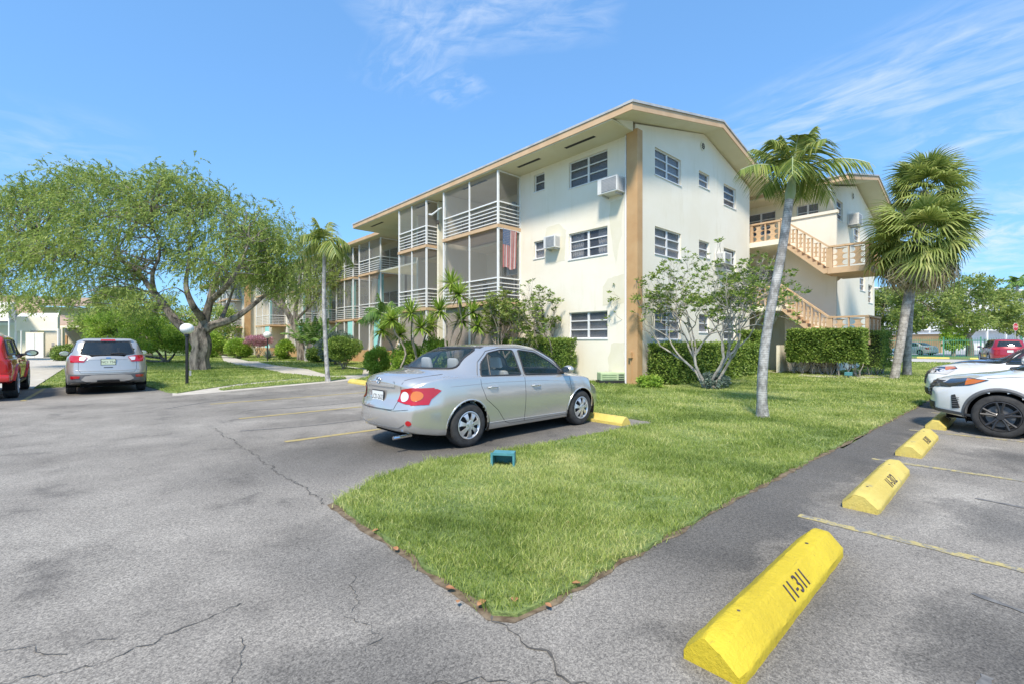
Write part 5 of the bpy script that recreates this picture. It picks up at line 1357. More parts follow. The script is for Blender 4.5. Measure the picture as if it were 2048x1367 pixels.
n1 = thing('parked_crossover', 'pale silver crossover with black alloy wheels cut off by the right edge of the photo', 'car', (11.45, -1.03, 0), radians(90), 'cars parked around the building')
make_front_suv(n1, P_pearl, 0, rim_spokes(5, P_rimb, .16))
n2 = thing('parked_suv', 'white sport utility vehicle parked behind the pale silver crossover', 'car', (14.6, -.78, 0), radians(90), 'cars parked around the building')
make_front_suv(n2, P_white, 1, rim_spokes(5, P_rim))
n3 = thing('parked_crossover', 'dark blue car whose hood and windscreen rise behind the white sport utility vehicle', 'car', (17.6, -.85, 0), radians(90), 'cars parked around the building')
make_front_suv(n3, P_blue, 1, rim_spokes(5, P_rim))
# beyond: road and lot behind the green fence
n4 = thing('parked_suv', 'dark red sport utility vehicle on the road in front of the green fence', 'car', (50.6, 1.0, 0), radians(12), 'cars parked around the building')
c4 = make_suv(n4, P_dred, P_tint, L=4.6, W=1.9, Ht=1.7); c4.window('rear_window', 'rear', [(-.62, 1.18), (.62, 1.18), (.52, 1.54), (-.52, 1.54)], P_tint, 1, .014, P_plas, .05)
for s_ in (1, -1): c4.patch('tail_lamp', P_redl, 'rear', [(s_*.82, .95), (s_*.5, .98), (s_*.5, 1.08), (s_*.82, 1.12)], .012, 1, .03)
plate(c4, 'rear', 0, .85, .31, .155, None, MREAR); c4.finish(); floor_box(c4, -2, 2, .6, .22, .5)
n5 = thing('parked_sedan', 'white sedan parked behind the green fence between the palm trunks and the green tree', 'car', (72.5, 8.6, 0), radians(60), 'cars parked around the building')
make_sedan(n5, P_white, P_tint, True, None)
n6 = copy_tree(n5); n6.location = (69, 11.9, 0); n6.rotation_euler.z = radians(200); n6['label'] = 'white sedan behind the green fence, left of the sabal palm trunks'
# ================================================================ vegetation
F_willow = foliage('willow_leaf', (.13, .20, .045), (.33, .43, .10), (.58, .64, .22), .48, .9)
F_hedge = foliage('hedge_leaf', (.05, .11, .02), (.19, .29, .05), (.42, .52, .12), .3, 2.5)
F_bright = foliage('bright_leaf', (.15, .26, .03), (.30, .46, .06), (.50, .60, .12), .4, 1.5)
F_tree = foliage('tree_leaf', (.12, .18, .04), (.26, .34, .08), (.44, .48, .15), .4, .5)
F_rose = foliage('rosette_leaf', (.10, .17, .03), (.19, .29, .05), (.36, .42, .10), .35, 1.5)
F_palm = foliage('palm_leaf', (.08, .13, .02), (.20, .27, .05), (.46, .46, .14), .35, 1.2)
F_palmd = foliage('palm_leaf_dark', (.06, .13, .03), (.13, .25, .05), (.25, .38, .09), .35, 1.2)
F_sabal = foliage('fan_palm_leaf', (.14, .20, .04), (.30, .37, .09), (.50, .52, .18), .35, 1.2)
F_dry = foliage('dry_palm_leaf', (.30, .24, .13), (.46, .38, .24), (.62, .55, .38), .3, 1.2)
F_yucca = foliage('sword_leaf', (.13, .22, .03), (.28, .42, .06), (.52, .60, .15), .35, 1.5)
F_pink = foliage('pink_flower', (.22, .22, .10), (.52, .22, .30), (.70, .48, .55), .3, 3)
F_blade = foliage('grass_blade', (.13, .20, .035), (.33, .42, .085), (.70, .68, .30), .4, .8)
F_blue = foliage('grey_green_leaf', (.10, .15, .12), (.16, .22, .17), (.26, .3, .24), .2, 2)
def bark(name, c1, c2, sc, stretch, bs=.8):
    m, nt, b = newmat(name); v = opos(nt, stretch)
    n = noise(nt, v, sc, 7, .65, .3); r = ramp(nt, n, [(.35, c1), (.6, c2)]); nt.links.new(r.outputs[0], b.inputs['Base Color'])
    b.inputs['Roughness'].default_value = .95; bump(nt, b, n, bs, .03); return m
K_will = bark('dark_rough_bark', rgb(.03, .026, .022), rgb(.30, .26, .22), 5, (1, 1, .35), 1)
K_twig = bark('pale_smooth_bark', rgb(.26, .23, .20), rgb(.46, .43, .38), 6, (1, 1, 1), .4)
K_twig2 = bark('grey_brown_bark', rgb(.16, .13, .11), rgb(.32, .28, .23), 6, (1, 1, 1), .4)
def palm_bark(name, c1, c2, c3, rings=9):
    m, nt, b = newmat(name); v = opos(nt)
    wv = nt.nodes.new('ShaderNodeTexWave'); wv.bands_direction = 'Z'; wv.wave_profile = 'SAW'; wv.inputs['Scale'].default_value = rings/2; wv.inputs['Distortion'].default_value = 1.6; wv.inputs['Detail'].default_value = 3
    nt.links.new(v, wv.inputs['Vector'])
    c = mixc(nt, ramp(nt, wv.outputs['Fac'], [(.0, (0, 0, 0)), (.18, (1, 1, 1))]).outputs[0], c1, ramp(nt, noise(nt, opos(nt, (1, 1, .7)), 6, 9, .75), [(.42, c2), (.58, c3)]).outputs[0])
    nt.links.new(c, b.inputs['Base Color']); b.inputs['Roughness'].default_value = .95; bump(nt, b, wv.outputs['Fac'], .5, .02); return m
K_palm = palm_bark('ringed_palm_bark', rgb(.12, .11, .10), rgb(.26, .25, .235), rgb(.62, .60, .57), 14)
K_sabal = palm_bark('sabal_bark', rgb(.20, .18, .16), rgb(.22, .195, .17), rgb(.48, .44, .39), 4)
K_shaft = pm('green_crownshaft', rgb(.20, .28, .09), rgb(.40, .44, .28), 4, .5, stretch=(1, 1, .3))

def unit(a): return a/np.maximum(np.linalg.norm(a, axis=1, keepdims=True), 1e-9)
def leaves(P, D, L, W, curl=.12, rng=RNG):
    """rhombic leaves: P bases, D directions, L lengths, W widths -> V, F"""
    n = len(P); D = unit(D); R = unit(rng.normal(size=(n, 3))); S = unit(np.cross(D, R)); N = np.cross(S, D)
    L = np.broadcast_to(L, n)[:, None]; W = np.broadcast_to(W, n)[:, None]
    m = P+D*L*.45+N*L*curl
    V = np.stack([P, m-S*W/2, P+D*L, m+S*W/2], 1).reshape(-1, 3); F = np.arange(4*n).reshape(n, 4)
    return V, F
def leaf_mesh(name, P, D, L, W, mat, parent, curl=.12, tint=None, rng=RNG):
    V, F = leaves(P, D, L, W, curl, rng); t = rng.random(len(P)) if tint is None else tint
    return np_mesh(name, V, F, mat, parent, np.repeat(t, 4))
def strips(segs, parent, name, mat, tint=None):
    """segs: list of (points (k,3), side vectors (k,3), widths (k,)) all same k"""
    P = np.array([s[0] for s in segs]); S = np.array([s[1] for s in segs]); W = np.array([s[2] for s in segs])[:, :, None]
    n, k, _ = P.shape; V = np.stack([P-S*W/2, P+S*W/2], 2).reshape(-1, 3); F = []
    base = (np.arange(n)*k*2)[:, None]
    for i in range(k-1): F.append(np.concatenate([base+2*i, base+2*i+1, base+2*i+3, base+2*i+2], 1))
    F = np.concatenate(F, 0); t = np.repeat(RNG.random(n) if tint is None else tint, 2*k)
    return np_mesh(name, V, F, mat, parent, t)
def wood(name, branches, mat, parent, n=7):
    b = MB()
    for pts, r in branches: b.tube(pts, r, n if max(r) > .05 else 5 if max(r) > .015 else 3, cap=True)
    return b.build(name, mat, parent, smooth=True)
def limb(p0, p1, r0, r1, sag=.0, k=6, jit=.06, rnd=random):
    p0, p1 = Vector(p0), Vector(p1); L = (p1-p0).length; pts = []; rr = []
    for i in range(k+1):
        t = i/k; p = p0.lerp(p1, t)+Vector((rnd.gauss(0, jit*L), rnd.gauss(0, jit*L), rnd.gauss(0, jit*L)+sag*L*4*t*(1-t)))*(1 if 0 < i < k else 0)
        pts.append(p); rr.append(r0+(r1-r0)*t)
    q = catmull(pts, 3); m = len(q)
    return q, [r0+(r1-r0)*i/(m-1) for i in range(m)]

# ---- weeping willow-like trees
def weeping(label, base, D, prof_top, prof_bot, limbs, nclump, nstr, nleaf, seed, depthr=4.5, group='trees with drooping feathery foliage', rt=.42, hole=None, leafL=(.10, .17)):
    rnd = random.Random(seed); rng = np.random.default_rng(seed); root = thing('weeping_tree', label, 'tree', base, 0, group)
    br = []; ends = []
    def W(px, y, dd=0): p = at(px, D+dd); return Vector((p.x, p.y, 1.5+(683-y)/930*(D+dd)))
    for lm in limbs:
        pts = [W(*q[:3]) if len(q) > 2 else W(*q) for q in lm['p']]; pts = catmull(pts, 5); m = len(pts)
        br.append((pts, [lm['r'][0]+(lm['r'][1]-lm['r'][0])*(i/(m-1))**.8 for i in range(m)])); ends += pts[m//3:]
    P, Dr, TT = [], [], []
    c = 0
    while c < nclump:
        px = rnd.uniform(prof_top[0][0], prof_top[-1][0]); yt, yb = interp(prof_top, px), interp(prof_bot, px)
        t = rnd.random()**1.25; y = yt+(yb-yt)*t
        if hole and hole(px, y, rnd): continue
        ex = min((px-prof_top[0][0])/120, (prof_top[-1][0]-px)/120, 1); dd = rnd.uniform(-1, 1)*depthr*max(ex, .25)*(1 if t > .3 else .4+t*2)
        cc = W(px, y, dd); c += 1
        # twig joining the nearest limb point
        ne = min(ends, key=lambda e: (e-cc).length+max(0, e.z-cc.z)*1.5); 
        if rnd.random() < .75: br.append(limb(ne, cc, .035, .012, .08, 4, .07, rnd))
        tn = rnd.random()*.55
        for s in range(nstr):
            st = cc+Vector((rnd.gauss(0, .55), rnd.gauss(0, .55), rnd.gauss(0, .32)))
            up = t < .12 and rnd.random() < .5
            ln = rnd.choice((rnd.uniform(.35, .8), rnd.uniform(.4, 1.25))) if not up else rnd.uniform(.35, .7)
            az = rnd.uniform(0, 2*pi); out = rnd.uniform(.3, .9); wind = -.35
            lat = Vector((RD[0]*wind, RD[1]*wind, 0))
            k = nleaf; tt = np.linspace(.05, 1, k)+rng.normal(0, .02, k)
            dirx = np.array([cos(az)*out+lat.x, sin(az)*out+lat.y, .35 if not up else .8])
            grav = np.array([0, 0, -.95 if not up else -.35])
            pos = np.array(st)[None, :]+ln*(dirx[None, :]*tt[:, None]+grav[None, :]*(tt[:, None]**2)*.9)
            tan = dirx[None, :]+grav[None, :]*1.8*tt[:, None]
            P.append(pos); Dr.append(unit(tan)+rng.normal(0, .45, (k, 3))); TT.append(np.clip(rng.normal(.35+tn*.5, .18, k), 0, 1))
            if s % 5 == 0:
                q = [Vector(pos[i]) for i in range(0, k, max(1, k//4))]
                if len(q) > 1: br.append((q, [.007]*len(q)))
    wood('trunk', br, K_will, root)
    P = np.concatenate(P); Dr = np.concatenate(Dr)
    leaf_mesh('crown', P, Dr, rng.uniform(*leafL, len(P)), rng.uniform(.03, .055, len(P)), F_willow, root, .1, np.concatenate(TT), rng)
    return root
b0 = at(400, 25)
def hole1(px, y, r):
    return (330 < px < 520 and y > 545 and r.random() < .8) or (0 < px < 230 and y > 560 and r.random() < .5) or (r.random() < .3 and 240 < px < 420 and 420 < y < 470)
weeping('big spreading tree with drooping feathery foliage and gnarled dark trunk behind the globe lamp', (b0.x, b0.y, 0), 25,
    [(-60, 400), (0, 385), (60, 372), (110, 350), (200, 352), (260, 368), (350, 350), (400, 362), (450, 388), (510, 405), (545, 440), (585, 500)],
    [(-60, 560), (0, 600), (100, 605), (200, 600), (280, 640), (340, 640), (380, 590), (480, 570), (585, 590)],
    [dict(p=[(401, 742), (398, 716), (404, 690), (400, 668), (402, 655)], r=(.50, .42)), dict(p=[(400, 700), (385, 672), (350, 640), (325, 605), (300, 575), (272, 540, 1), (230, 515, 1)], r=(.34, .07)),
     dict(p=[(402, 668), (425, 650), (460, 640), (490, 622), (530, 590, 1), (565, 560, 1)], r=(.30, .06)), dict(p=[(402, 668), (412, 630), (420, 600), (430, 560), (450, 520), (455, 470)], r=(.30, .04)),
     dict(p=[(408, 640), (385, 610, -1), (372, 570, -1), (378, 520, -1), (380, 450, -1)], r=(.22, .04)), dict(p=[(425, 598), (455, 570, -2), (480, 530, -2), (500, 480, -2)], r=(.18, .03)),
     dict(p=[(310, 588), (305, 550, -1), (320, 500, -1), (300, 440, -1)], r=(.14, .03)), dict(p=[(440, 645), (455, 610, 2), (470, 570, 2)], r=(.15, .04)), dict(p=[(280, 545, 1), (200, 530, 0), (120, 500, 0), (60, 470, 0)], r=(.09, .02)),
     dict(p=[(400, 740), (385, 748), (372, 750)], r=(.2, .03)), dict(p=[(402, 740), (420, 748), (432, 750)], r=(.2, .03))],
    370, 22, 16, 5, 4.2, hole=hole1, leafL=(.11, .2))
b1 = at(603, 38)
weeping('second tree with drooping feathery foliage leaning in front of the set back wing', (b1.x, b1.y, 0), 38,
    [(478, 500), (520, 470), (560, 455), (620, 462), (660, 480), (700, 530)], [(478, 560), (520, 590), (560, 600), (600, 615), (650, 630), (700, 600)],
    [dict(p=[(603, 719), (600, 690), (588, 650), (572, 620), (555, 590)], r=(.38, .16)), dict(p=[(590, 655), (592, 610), (600, 560), (610, 510)], r=(.22, .05)), dict(p=[(572, 622), (545, 600), (520, 580), (500, 560)], r=(.16, .05)), dict(p=[(592, 640), (630, 600), (655, 560)], r=(.14, .04))],
    120, 17, 15, 9, 3.0, leafL=(.13, .22))

# ---- twiggy trees with leaf rosettes
def twiggy(label, base, stems, reach, height, seed, mat, leafn=6, leafL=.15, depth=5, lean=(0, 0), spread=.9, group='twiggy small trees with leaf rosettes', r0=.07, fill=.8, fmat=None, n3=.35, up=.16):
    rnd = random.Random(seed); root = thing('twiggy_tree', label, 'tree', base, 0, group); br = []; tips = []
    def grow(p, d, L, r, lev):
        q = p; pts = [p]; k = 4
        for i in range(k):
            d = (d+Vector((rnd.gauss(0, .16), rnd.gauss(0, .16), rnd.gauss(0, .10)+up*.35))).normalized(); q = q+d*L/k; pts.append(q)
        m = len(pts); br.append((pts, [r*(1-.35*i/(m-1)) for i in range(m)]))
        if lev == 0: tips.append((q, d)); return
        for j in range(3 if rnd.random() < n3 else 2):
            az = rnd.uniform(0, 2*pi); side = d.orthogonal().normalized(); side.rotate(Matrix.Rotation(az, 3, d))
            nd_ = (d+side*spread*rnd.uniform(.5, 1.1)+Vector((0, 0, up))).normalized()
            grow(q, nd_, L*rnd.uniform(.62, .88), r*.66, lev-1)
        if rnd.random() < .4: tips.append((pts[2], (d+side).normalized()))
    for i in range(stems):
        a = 2*pi*i/stems+rnd.uniform(-.3, .3); d = Vector((cos(a)*.55+lean[0], sin(a)*.55+lean[1], 1)).normalized()
        grow(Vector(base)+Vector((cos(a)*.08, sin(a)*.08, -.03)), d, height*.30, r0, depth)
    zmax = max(t[0].z for t in tips); k = height/zmax; rad = max(math.hypot(t[0].x-base[0], t[0].y-base[1]) for t in tips); kr = reach/rad*1.05
    def fit(p): return Vector((base[0]+(p.x-base[0])*kr, base[1]+(p.y-base[1])*kr, p.z*k))
    wood('trunk', [([fit(p) for p in pts], r) for pts, r in br], mat, root, 7)
    P, D = [], []
    for p, d in tips:
        if rnd.random() > fill: continue
        n = rnd.randint(leafn-2, leafn+3); p = fit(p)
        for j in range(n):
            a = rnd.uniform(0, 2*pi); P.append(p+Vector((rnd.gauss(0, .02), rnd.gauss(0, .02), rnd.gauss(0, .02)))); D.append((cos(a), sin(a), rnd.uniform(-.1, .8)))
    P = np.array([tuple(p) for p in P]); D = np.array(D)
    leaf_mesh('crown', P, D, RNG.uniform(leafL*.6, leafL*1.2, len(P)), RNG.uniform(leafL*.3, leafL*.42, len(P)), fmat or F_rose, root, -.05)
    return root
fb = at(1415, 15)
twiggy('pale twisting twiggy tree with sparse leaves in front of the gable wall', (fb.x, fb.y, 0), 6, 3.45, 4.6, 21, K_twig, 8, .13, 6, (0, 0), .85, r0=.055, fill=.8)
fb2 = at(1112, 18.2)
twiggy('twiggy tree with sparse leaves rising between the silver sedan and the cream side wall', (fb2.x, fb2.y, 0), 3, 1.9, 3.95, 33, K_twig2, 6, .14, 6, (0, .2), .9, r0=.05, fill=.6)
fb3 = at(1000, 18.6)
twiggy('leafier twiggy tree in front of the lower balcony beside the sword leaved plants', (fb3.x, fb3.y, 0), 4, 1.85, 3.75, 47, K_twig2, 8, .16, 6, (0, 0), .9, r0=.045, fill=.75, fmat=F_tree)

# ---- leafy crown from clumps
def leafy(label, base, D, top, bot, limbs, n_cl, n_lf, seed, mat, L=(.14, .24), r_cl=.75, dr=4, wood_mat=K_twig2, name='broadleaf_tree', group=None, cat='tree', wfac=.5):
    rnd = random.Random(seed); rng = np.random.default_rng(seed); root = thing(name, label, cat, base, 0, group); br = []; ends = []
    def W(px, y, dd=0): p = at(px, D+dd); return Vector((p.x, p.y, 1.5+(683-y)/930*(D+dd)))
    for lm in limbs:
        pts = catmull([W(*q) for q in lm['p']], 4); m = len(pts); br.append((pts, [lm['r'][0]+(lm['r'][1]-lm['r'][0])*i/(m-1) for i in range(m)])); ends += pts[m//3:]
    P, Dd, T = [], [], []
    for c in range(n_cl):
        px = rnd.uniform(top[0][0], top[-1][0]); yt, yb = interp(top, px), interp(bot, px); t = rnd.random(); y = yt+(yb-yt)*t
        ex = min((px-top[0][0])/60, (top[-1][0]-px)/60, 1); dd = rnd.uniform(-1, 1)*dr*max(ex, .2); cc = W(px, y, dd)
        ne = min(ends, key=lambda e: (e-cc).length)
        if rnd.random() < .5: br.append(limb(ne, cc, .04*r_cl, .012*r_cl, .05, 3, .08, rnd))
        v = unit(rng.normal(size=(n_lf, 3)))*(rng.random((n_lf, 1))**.45)*np.array([r_cl, r_cl, r_cl*.6])*rnd.uniform(.6, 1.15)
        P.append(np.array(cc)+v); Dd.append(unit(v)+rng.normal(0, .7, (n_lf, 3))+np.array([0, 0, -.15])); T.append(np.clip(rng.normal(.25+.5*rnd.random(), .15, n_lf), 0, 1))
    wood('trunk', br, wood_mat, root)
    P = np.concatenate(P); l_ = rng.uniform(*L, len(P))
    leaf_mesh('crown', P, np.concatenate(Dd), l_, l_*wfac, mat, root, .1, np.concatenate(T), rng); return root
GT = 'green trees along the fence'
p = at(1940, 50)
leafy('wide green tree with forked trunk behind the green fence on the right', (p.x, p.y, 0), 50, [(1790, 590), (1830, 566), (1900, 560), (1960, 552), (2010, 580), (2030, 610)], [(1790, 650), (1850, 655), (1930, 660), (2030, 655)],
    [dict(p=[(1940, 711), (1940, 690), (1935, 672)], r=(.35, .3)), dict(p=[(1935, 672), (1915, 660), (1890, 640), (1860, 615)], r=(.22, .06)), dict(p=[(1935, 674), (1960, 645), (1968, 610), (1965, 580)], r=(.22, .05)), dict(p=[(1935, 672), (1930, 640), (1915, 600)], r=(.15, .05))], 120, 150, 61, F_tree, (.22, .38), 1.05, 4.5, group=GT)
p = at(1770, 54)
leafy('green tree between the stair building and the sabal palms', (p.x, p.y, 0), 54, [(1725, 620), (1745, 590), (1780, 575), (1815, 590), (1830, 620)], [(1725, 650), (1760, 668), (1800, 668), (1830, 650)],
    [dict(p=[(1775, 709), (1772, 680), (1765, 650), (1770, 600)], r=(.3, .05))], 70, 150, 62, F_tree, (.22, .36), 1.0, 3, group=GT)
p = at(2080, 52)
leafy('open branched green tree at the right edge of the photo', (p.x, p.y, 0), 52, [(2000, 640), (2030, 600), (2060, 580), (2110, 575), (2150, 620)], [(2000, 655), (2060, 670), (2110, 670), (2150, 650)],
    [dict(p=[(2085, 710), (2080, 680), (2050, 650), (2020, 640)], r=(.3, .05)), dict(p=[(2082, 690), (2090, 640), (2090, 600)], r=(.2, .05))], 60, 110, 63, F_tree, (.22, .36), .9, 3, group=GT)
p = at(1905, 47)
leafy('narrow bushy green tree against the green fence', (p.x, p.y, 0), 47, [(1888, 670), (1900, 658), (1915, 656), (1928, 668)], [(1888, 690), (1905, 706), (1928, 690)], [dict(p=[(1907, 712), (1907, 690), (1906, 670)], r=(.2, .06))], 26, 90, 64, F_bright, (.18, .28), .5, .7, group=GT)
p = at(320, 34)
leafy('low bushy tree with twisted dark branches beside the silver crossover', (p.x, p.y, 0), 34, [(178, 640), (215, 622), (260, 630), (300, 632), (340, 655), (378, 680)], [(178, 690), (230, 690), (290, 700), (340, 700), (378, 700)],
    [dict(p=[(332, 724), (325, 715), (300, 712), (270, 705), (240, 690)], r=(.13, .04)), dict(p=[(332, 724), (345, 712), (352, 700), (358, 690)], r=(.10, .03)), dict(p=[(328, 722), (318, 705), (305, 690), (290, 670)], r=(.11, .03)), dict(p=[(330, 722), (300, 720), (262, 712), (245, 700)], r=(.09, .03)), dict(p=[(332, 724), (330, 700), (322, 680)], r=(.08, .02))],
    150, 190, 65, F_bright, (.10, .17), .62, 2.2, wood_mat=K_will)
p = at(215, 44)
leafy('hazy green tree far behind the big drooping tree', (p.x, p.y, 0), 52, [(150, 640), (190, 600), (240, 580), (300, 590), (360, 600), (470, 620)], [(150, 660), (240, 680), (360, 690), (470, 690)], [dict(p=[(300, 710), (295, 670), (280, 630)], r=(.3, .08)), dict(p=[(295, 670), (340, 640), (380, 630)], r=(.15, .05))], 120, 130, 66, F_willow, (.2, .34), 1.1, 3)

# ---- clipped hedges and shrubs
def hedge(label, x0, y0, x1, y1, z0, z1, n, seed, mat=F_hedge, L=(.045, .085), stems=8, group='clipped green hedges around the buildings', name='hedge', bumpy=.06, wd=.55):
    rng = np.random.default_rng(seed); rnd = random.Random(seed); cx, cy = (x0+x1)/2, (y0+y1)/2; root = thing(name, label, 'hedge', (cx, cy, 0), 0, group)
    dx, dy, dz = x1-x0, y1-y0, z1-z0; A = [dy*dz, dy*dz, dx*dz, dx*dz, dx*dy*1.2]; A = np.array(A)/sum(A); f = rng.choice(5, n, p=A); u, v = rng.random(n), rng.random(n); dep = np.abs(rng.normal(0, .10, n))
    ph = rng.random(6)*6
    P = np.zeros((n, 3)); N = np.zeros((n, 3))
    def wob(a, c): return bumpy*(np.sin(a*3.1+ph[0])*np.sin(c*4.3+ph[1])+.6*np.sin(a*8+ph[2])*np.sin(c*7+ph[3]))
    for k, (ax, sg) in enumerate(((0, -1), (0, 1), (1, -1), (1, 1), (2, 1))):
        m = f == k
        if ax == 0: P[m] = np.stack([np.where(sg < 0, x0, x1)-sg*dep[m]+0*u[m], y0+dy*u[m], z0+dz*v[m]], 1); P[m, 0] += sg*wob(P[m, 1], P[m, 2])
        elif ax == 1: P[m] = np.stack([x0+dx*u[m], np.where(sg < 0, y0, y1)-sg*dep[m]+0*u[m], z0+dz*v[m]], 1); P[m, 1] += sg*wob(P[m, 0], P[m, 2])
        else: P[m] = np.stack([x0+dx*u[m], y0+dy*v[m], z1-dep[m]], 1); P[m, 2] += .5*wob(P[m, 0], P[m, 1])
        N[m, ax] = sg
    ragg = rng.random(n) < .04; P[ragg] += N[ragg]*rng.random((ragg.sum(), 1))*.12
    D = N*.7+rng.normal(0, .8, (n, 3))+np.array([0, 0, .2]); l_ = rng.uniform(*L, n)
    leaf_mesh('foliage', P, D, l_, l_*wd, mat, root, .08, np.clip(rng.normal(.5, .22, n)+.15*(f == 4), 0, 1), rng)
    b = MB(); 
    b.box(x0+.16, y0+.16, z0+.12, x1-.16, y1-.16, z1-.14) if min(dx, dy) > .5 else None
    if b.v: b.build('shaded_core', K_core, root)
    if stems:
        br = []
        for i in range(stems):
            t = (i+.5)/stems; bx, by = (x0+dx*t, cy+rnd.uniform(-.15, .15)*dy) if dx > dy else (cx+rnd.uniform(-.2, .2)*dx, y0+dy*t)
            for j in range(4):
                q = Vector((bx+rnd.uniform(-.25, .25), by+rnd.uniform(-.25, .25), z0+.35)); br.append(limb((bx+rnd.gauss(0, .03), by+rnd.gauss(0, .03), -.02), q, .022, .012, 0, 4, .06, rnd))
        wood('stems', br, K_twig, root)
    return root
K_core = pm('core_shade_green', rgb(.02, .035, .012), rgb(.04, .06, .02), 20, 1)  # near-black green for a solid box; the shade inside the hedge put into its colour
hedge('tall clipped hedge with bare pale stems in front of the staircase', 24.0, 4.5, 24.95, 7.35, .62, 2.02, 24000, 1, L=(.07, .135), stems=8)
hedge('lower end of the stair hedge stepping back towards the fence', 25.3, 4.0, 27.3, 4.9, .35, 1.95, 9000, 2, stems=3)
hedge('long low clipped hedge along the foot of the gable wall', 14.75, 8.0, 22.6, 8.95, .02, 1.42, 36000, 3, L=(.06, .12), stems=0)
hedge('taller block at the stair end of the gable wall hedge', 22.65, 8.1, 23.75, 8.95, .02, 1.98, 8000, 4, L=(.06, .12), stems=0)
hedge('small clipped hedge on bare stems under the ground floor side window', 13.1, 11.5, 13.85, 13.2, .55, 1.62, 13000, 5, L=(.045, .085), stems=5)
hedge('small clipped hedge half hidden by the roof of the silver sedan', 13.0, 13.9, 13.8, 15.2, .45, 1.62, 8000, 6, stems=3)
def shrub(label, px, D, r, h, n, seed, mat, z0=.15, name='shrub', L=(.06, .11), group='rounded shrubs on the lawn', stems=True, sq=1):
    c = at(px, D); rng = np.random.default_rng(seed); rnd = random.Random(seed); root = thing(name, label, 'shrub', (c.x, c.y, 0), 0, group); k = 26; P = []; T = []
    for i in range(k):
        v = unit(rng.normal(size=(1, 3)))[0]; q = np.array([c.x+v[0]*r*.62, c.y+v[1]*r*.62, z0+(h-z0)*(.5+.38*v[2])]); m = n//k; w_ = unit(rng.normal(size=(m, 3)))*(rng.random((m, 1))**.35)*np.array([r, r, (h-z0)/2*1.0])*.42
        P.append(q+w_); T.append(np.clip(rng.normal(.3+.4*rng.random(), .18, m), 0, 1))
    P = np.concatenate(P); D_ = unit(P-np.array([c.x, c.y, h/2]))+rng.normal(0, .8, P.shape); l_ = rng.uniform(*L, len(P))
    leaf_mesh('foliage', P, D_, l_, l_*.5, mat, root, .08, np.concatenate(T), rng)
    if stems:
        wood('stems', [limb((c.x+rnd.gauss(0, .05), c.y+rnd.gauss(0, .05), -.02), (c.x+rnd.uniform(-.6, .6)*r, c.y+rnd.uniform(-.6, .6)*r, z0+(h-z0)*.5), .03, .012, 0, 4, .05, rnd) for _ in range(9)], K_twig2, root)
    return root
shrub('dense rounded shrub on a short stem right of the slender palm', 686, 25, 1.0, 1.85, 15000, 11, F_hedge, .55)
shrub('bright yellow green shrub between the rounded shrub and the sword leaved plants', 755, 21.5, .62, 1.25, 8000, 12, F_bright, .1)
shrub('bright yellow green shrub behind the trunk lid of the silver sedan', 815, 20.5, .8, 1.45, 10000, 13, F_bright, .1)
shrub('light green bush above the rear window of the silver sedan', 872, 20, .7, 1.75, 9000, 14, F_bright, .2)
shrub('green shrub right of the big drooping tree near the far corner pillar', 478, 44, 1.2, 1.75, 7000, 15, F_bright, .05, L=(.12, .2))
shrub('shaggy green shrub at the foot of the corner pillar hedge', 1300, 15.2, .42, .42, 2500, 16, F_bright, .0, stems=False)
shrub('grey green shrub in front of the set back wing', 672, 31, 1.3, 2.1, 8000, 17, F_blue, .3, L=(.1, .16))
shrub('yellow green bush at the base of the second drooping tree', 572, 40, .9, 1.6, 4000, 18, F_bright, .1, L=(.12, .2))
shrub('dark shrub right of the set back wing bushes', 640, 34, 1.0, 1.3, 5000, 19, F_hedge, .1, L=(.1, .16))
shrub('clump of ground leaves under the gable wall twiggy tree', 1428, 14.9, .45, .5, 1800, 20, F_blue, .0, stems=True)
shrub('clipped bush beside the carport buildings on the left', 135, 38, 1.1, 1.25, 5000, 22, F_hedge, .0, L=(.1, .16))
shrub('leafy bush behind the trunk of the big drooping tree', 425, 45, 1.4, 2.4, 6000, 23, F_bright, .1, L=(.14, .22))
s_ = shrub('small tree with pink blossom beside the far globe lamp', 518, 44, 1.35, 2.1, 5000, 21, F_pink, 1.1, 'flowering_shrub', L=(.09, .15))
# ---- sword-leaved clumps
def rosette_mesh(name, c, R, n, mat, parent, rnd, wd=.045, zlo=-.5, droop=.5):
    segs = []
    for i in range(n):
        a = rnd.uniform(0, 2*pi); el = math.asin(rnd.uniform(zlo, 1)); L = R*rnd.uniform(.75, 1.1); d = np.array([cos(a)*cos(el), sin(a)*cos(el), sin(el)]); s = np.array([-sin(a), cos(a), 0])
        ts = np.array([0, .35, .7, 1]); pts = np.array(c)+d*L*ts[:, None]+np.array([0, 0, -1])*droop*L*(ts[:, None]**2)*.4*cos(el)
        segs.append((pts, np.repeat(s[None], 4, 0), wd*np.array([.6, 1, .8, .08])))
    return strips(segs, parent, name, mat)
def yucca(label, heads, D, seed, R=.8, mat=F_yucca):
    rnd = random.Random(seed); px0 = sum(h[0] for h in heads)/len(heads); b = at(px0, D); root = thing('sword_leaved_plant', label, 'plant', (b.x, b.y, 0), 0, 'sword leaved plants in front of the balconies'); br = []
    for px, y in heads:
        dd = rnd.uniform(-.4, .4); p = at(px, D+dd); c = Vector((p.x, p.y, 1.5+(683-y)/930*D)); br.append(limb((b.x+rnd.gauss(0, .12), b.y+rnd.gauss(0, .12), -.02), c, .05, .035, 0, 5, .05, rnd))
        rosette_mesh('leaf_rosette', tuple(c), R, 130, mat, root, rnd, .06)
    wood('stems', br, K_twig2, root); return root
yucca('sword leaved plant with three heads left of the nearest balcony post', [(822, 628), (783, 640), (842, 655)], 19.8, 1)
yucca('tallest sword leaved plant, its top head in front of the lower balcony rail', [(902, 565), (918, 590), (880, 622), (925, 640)], 19.2, 2)
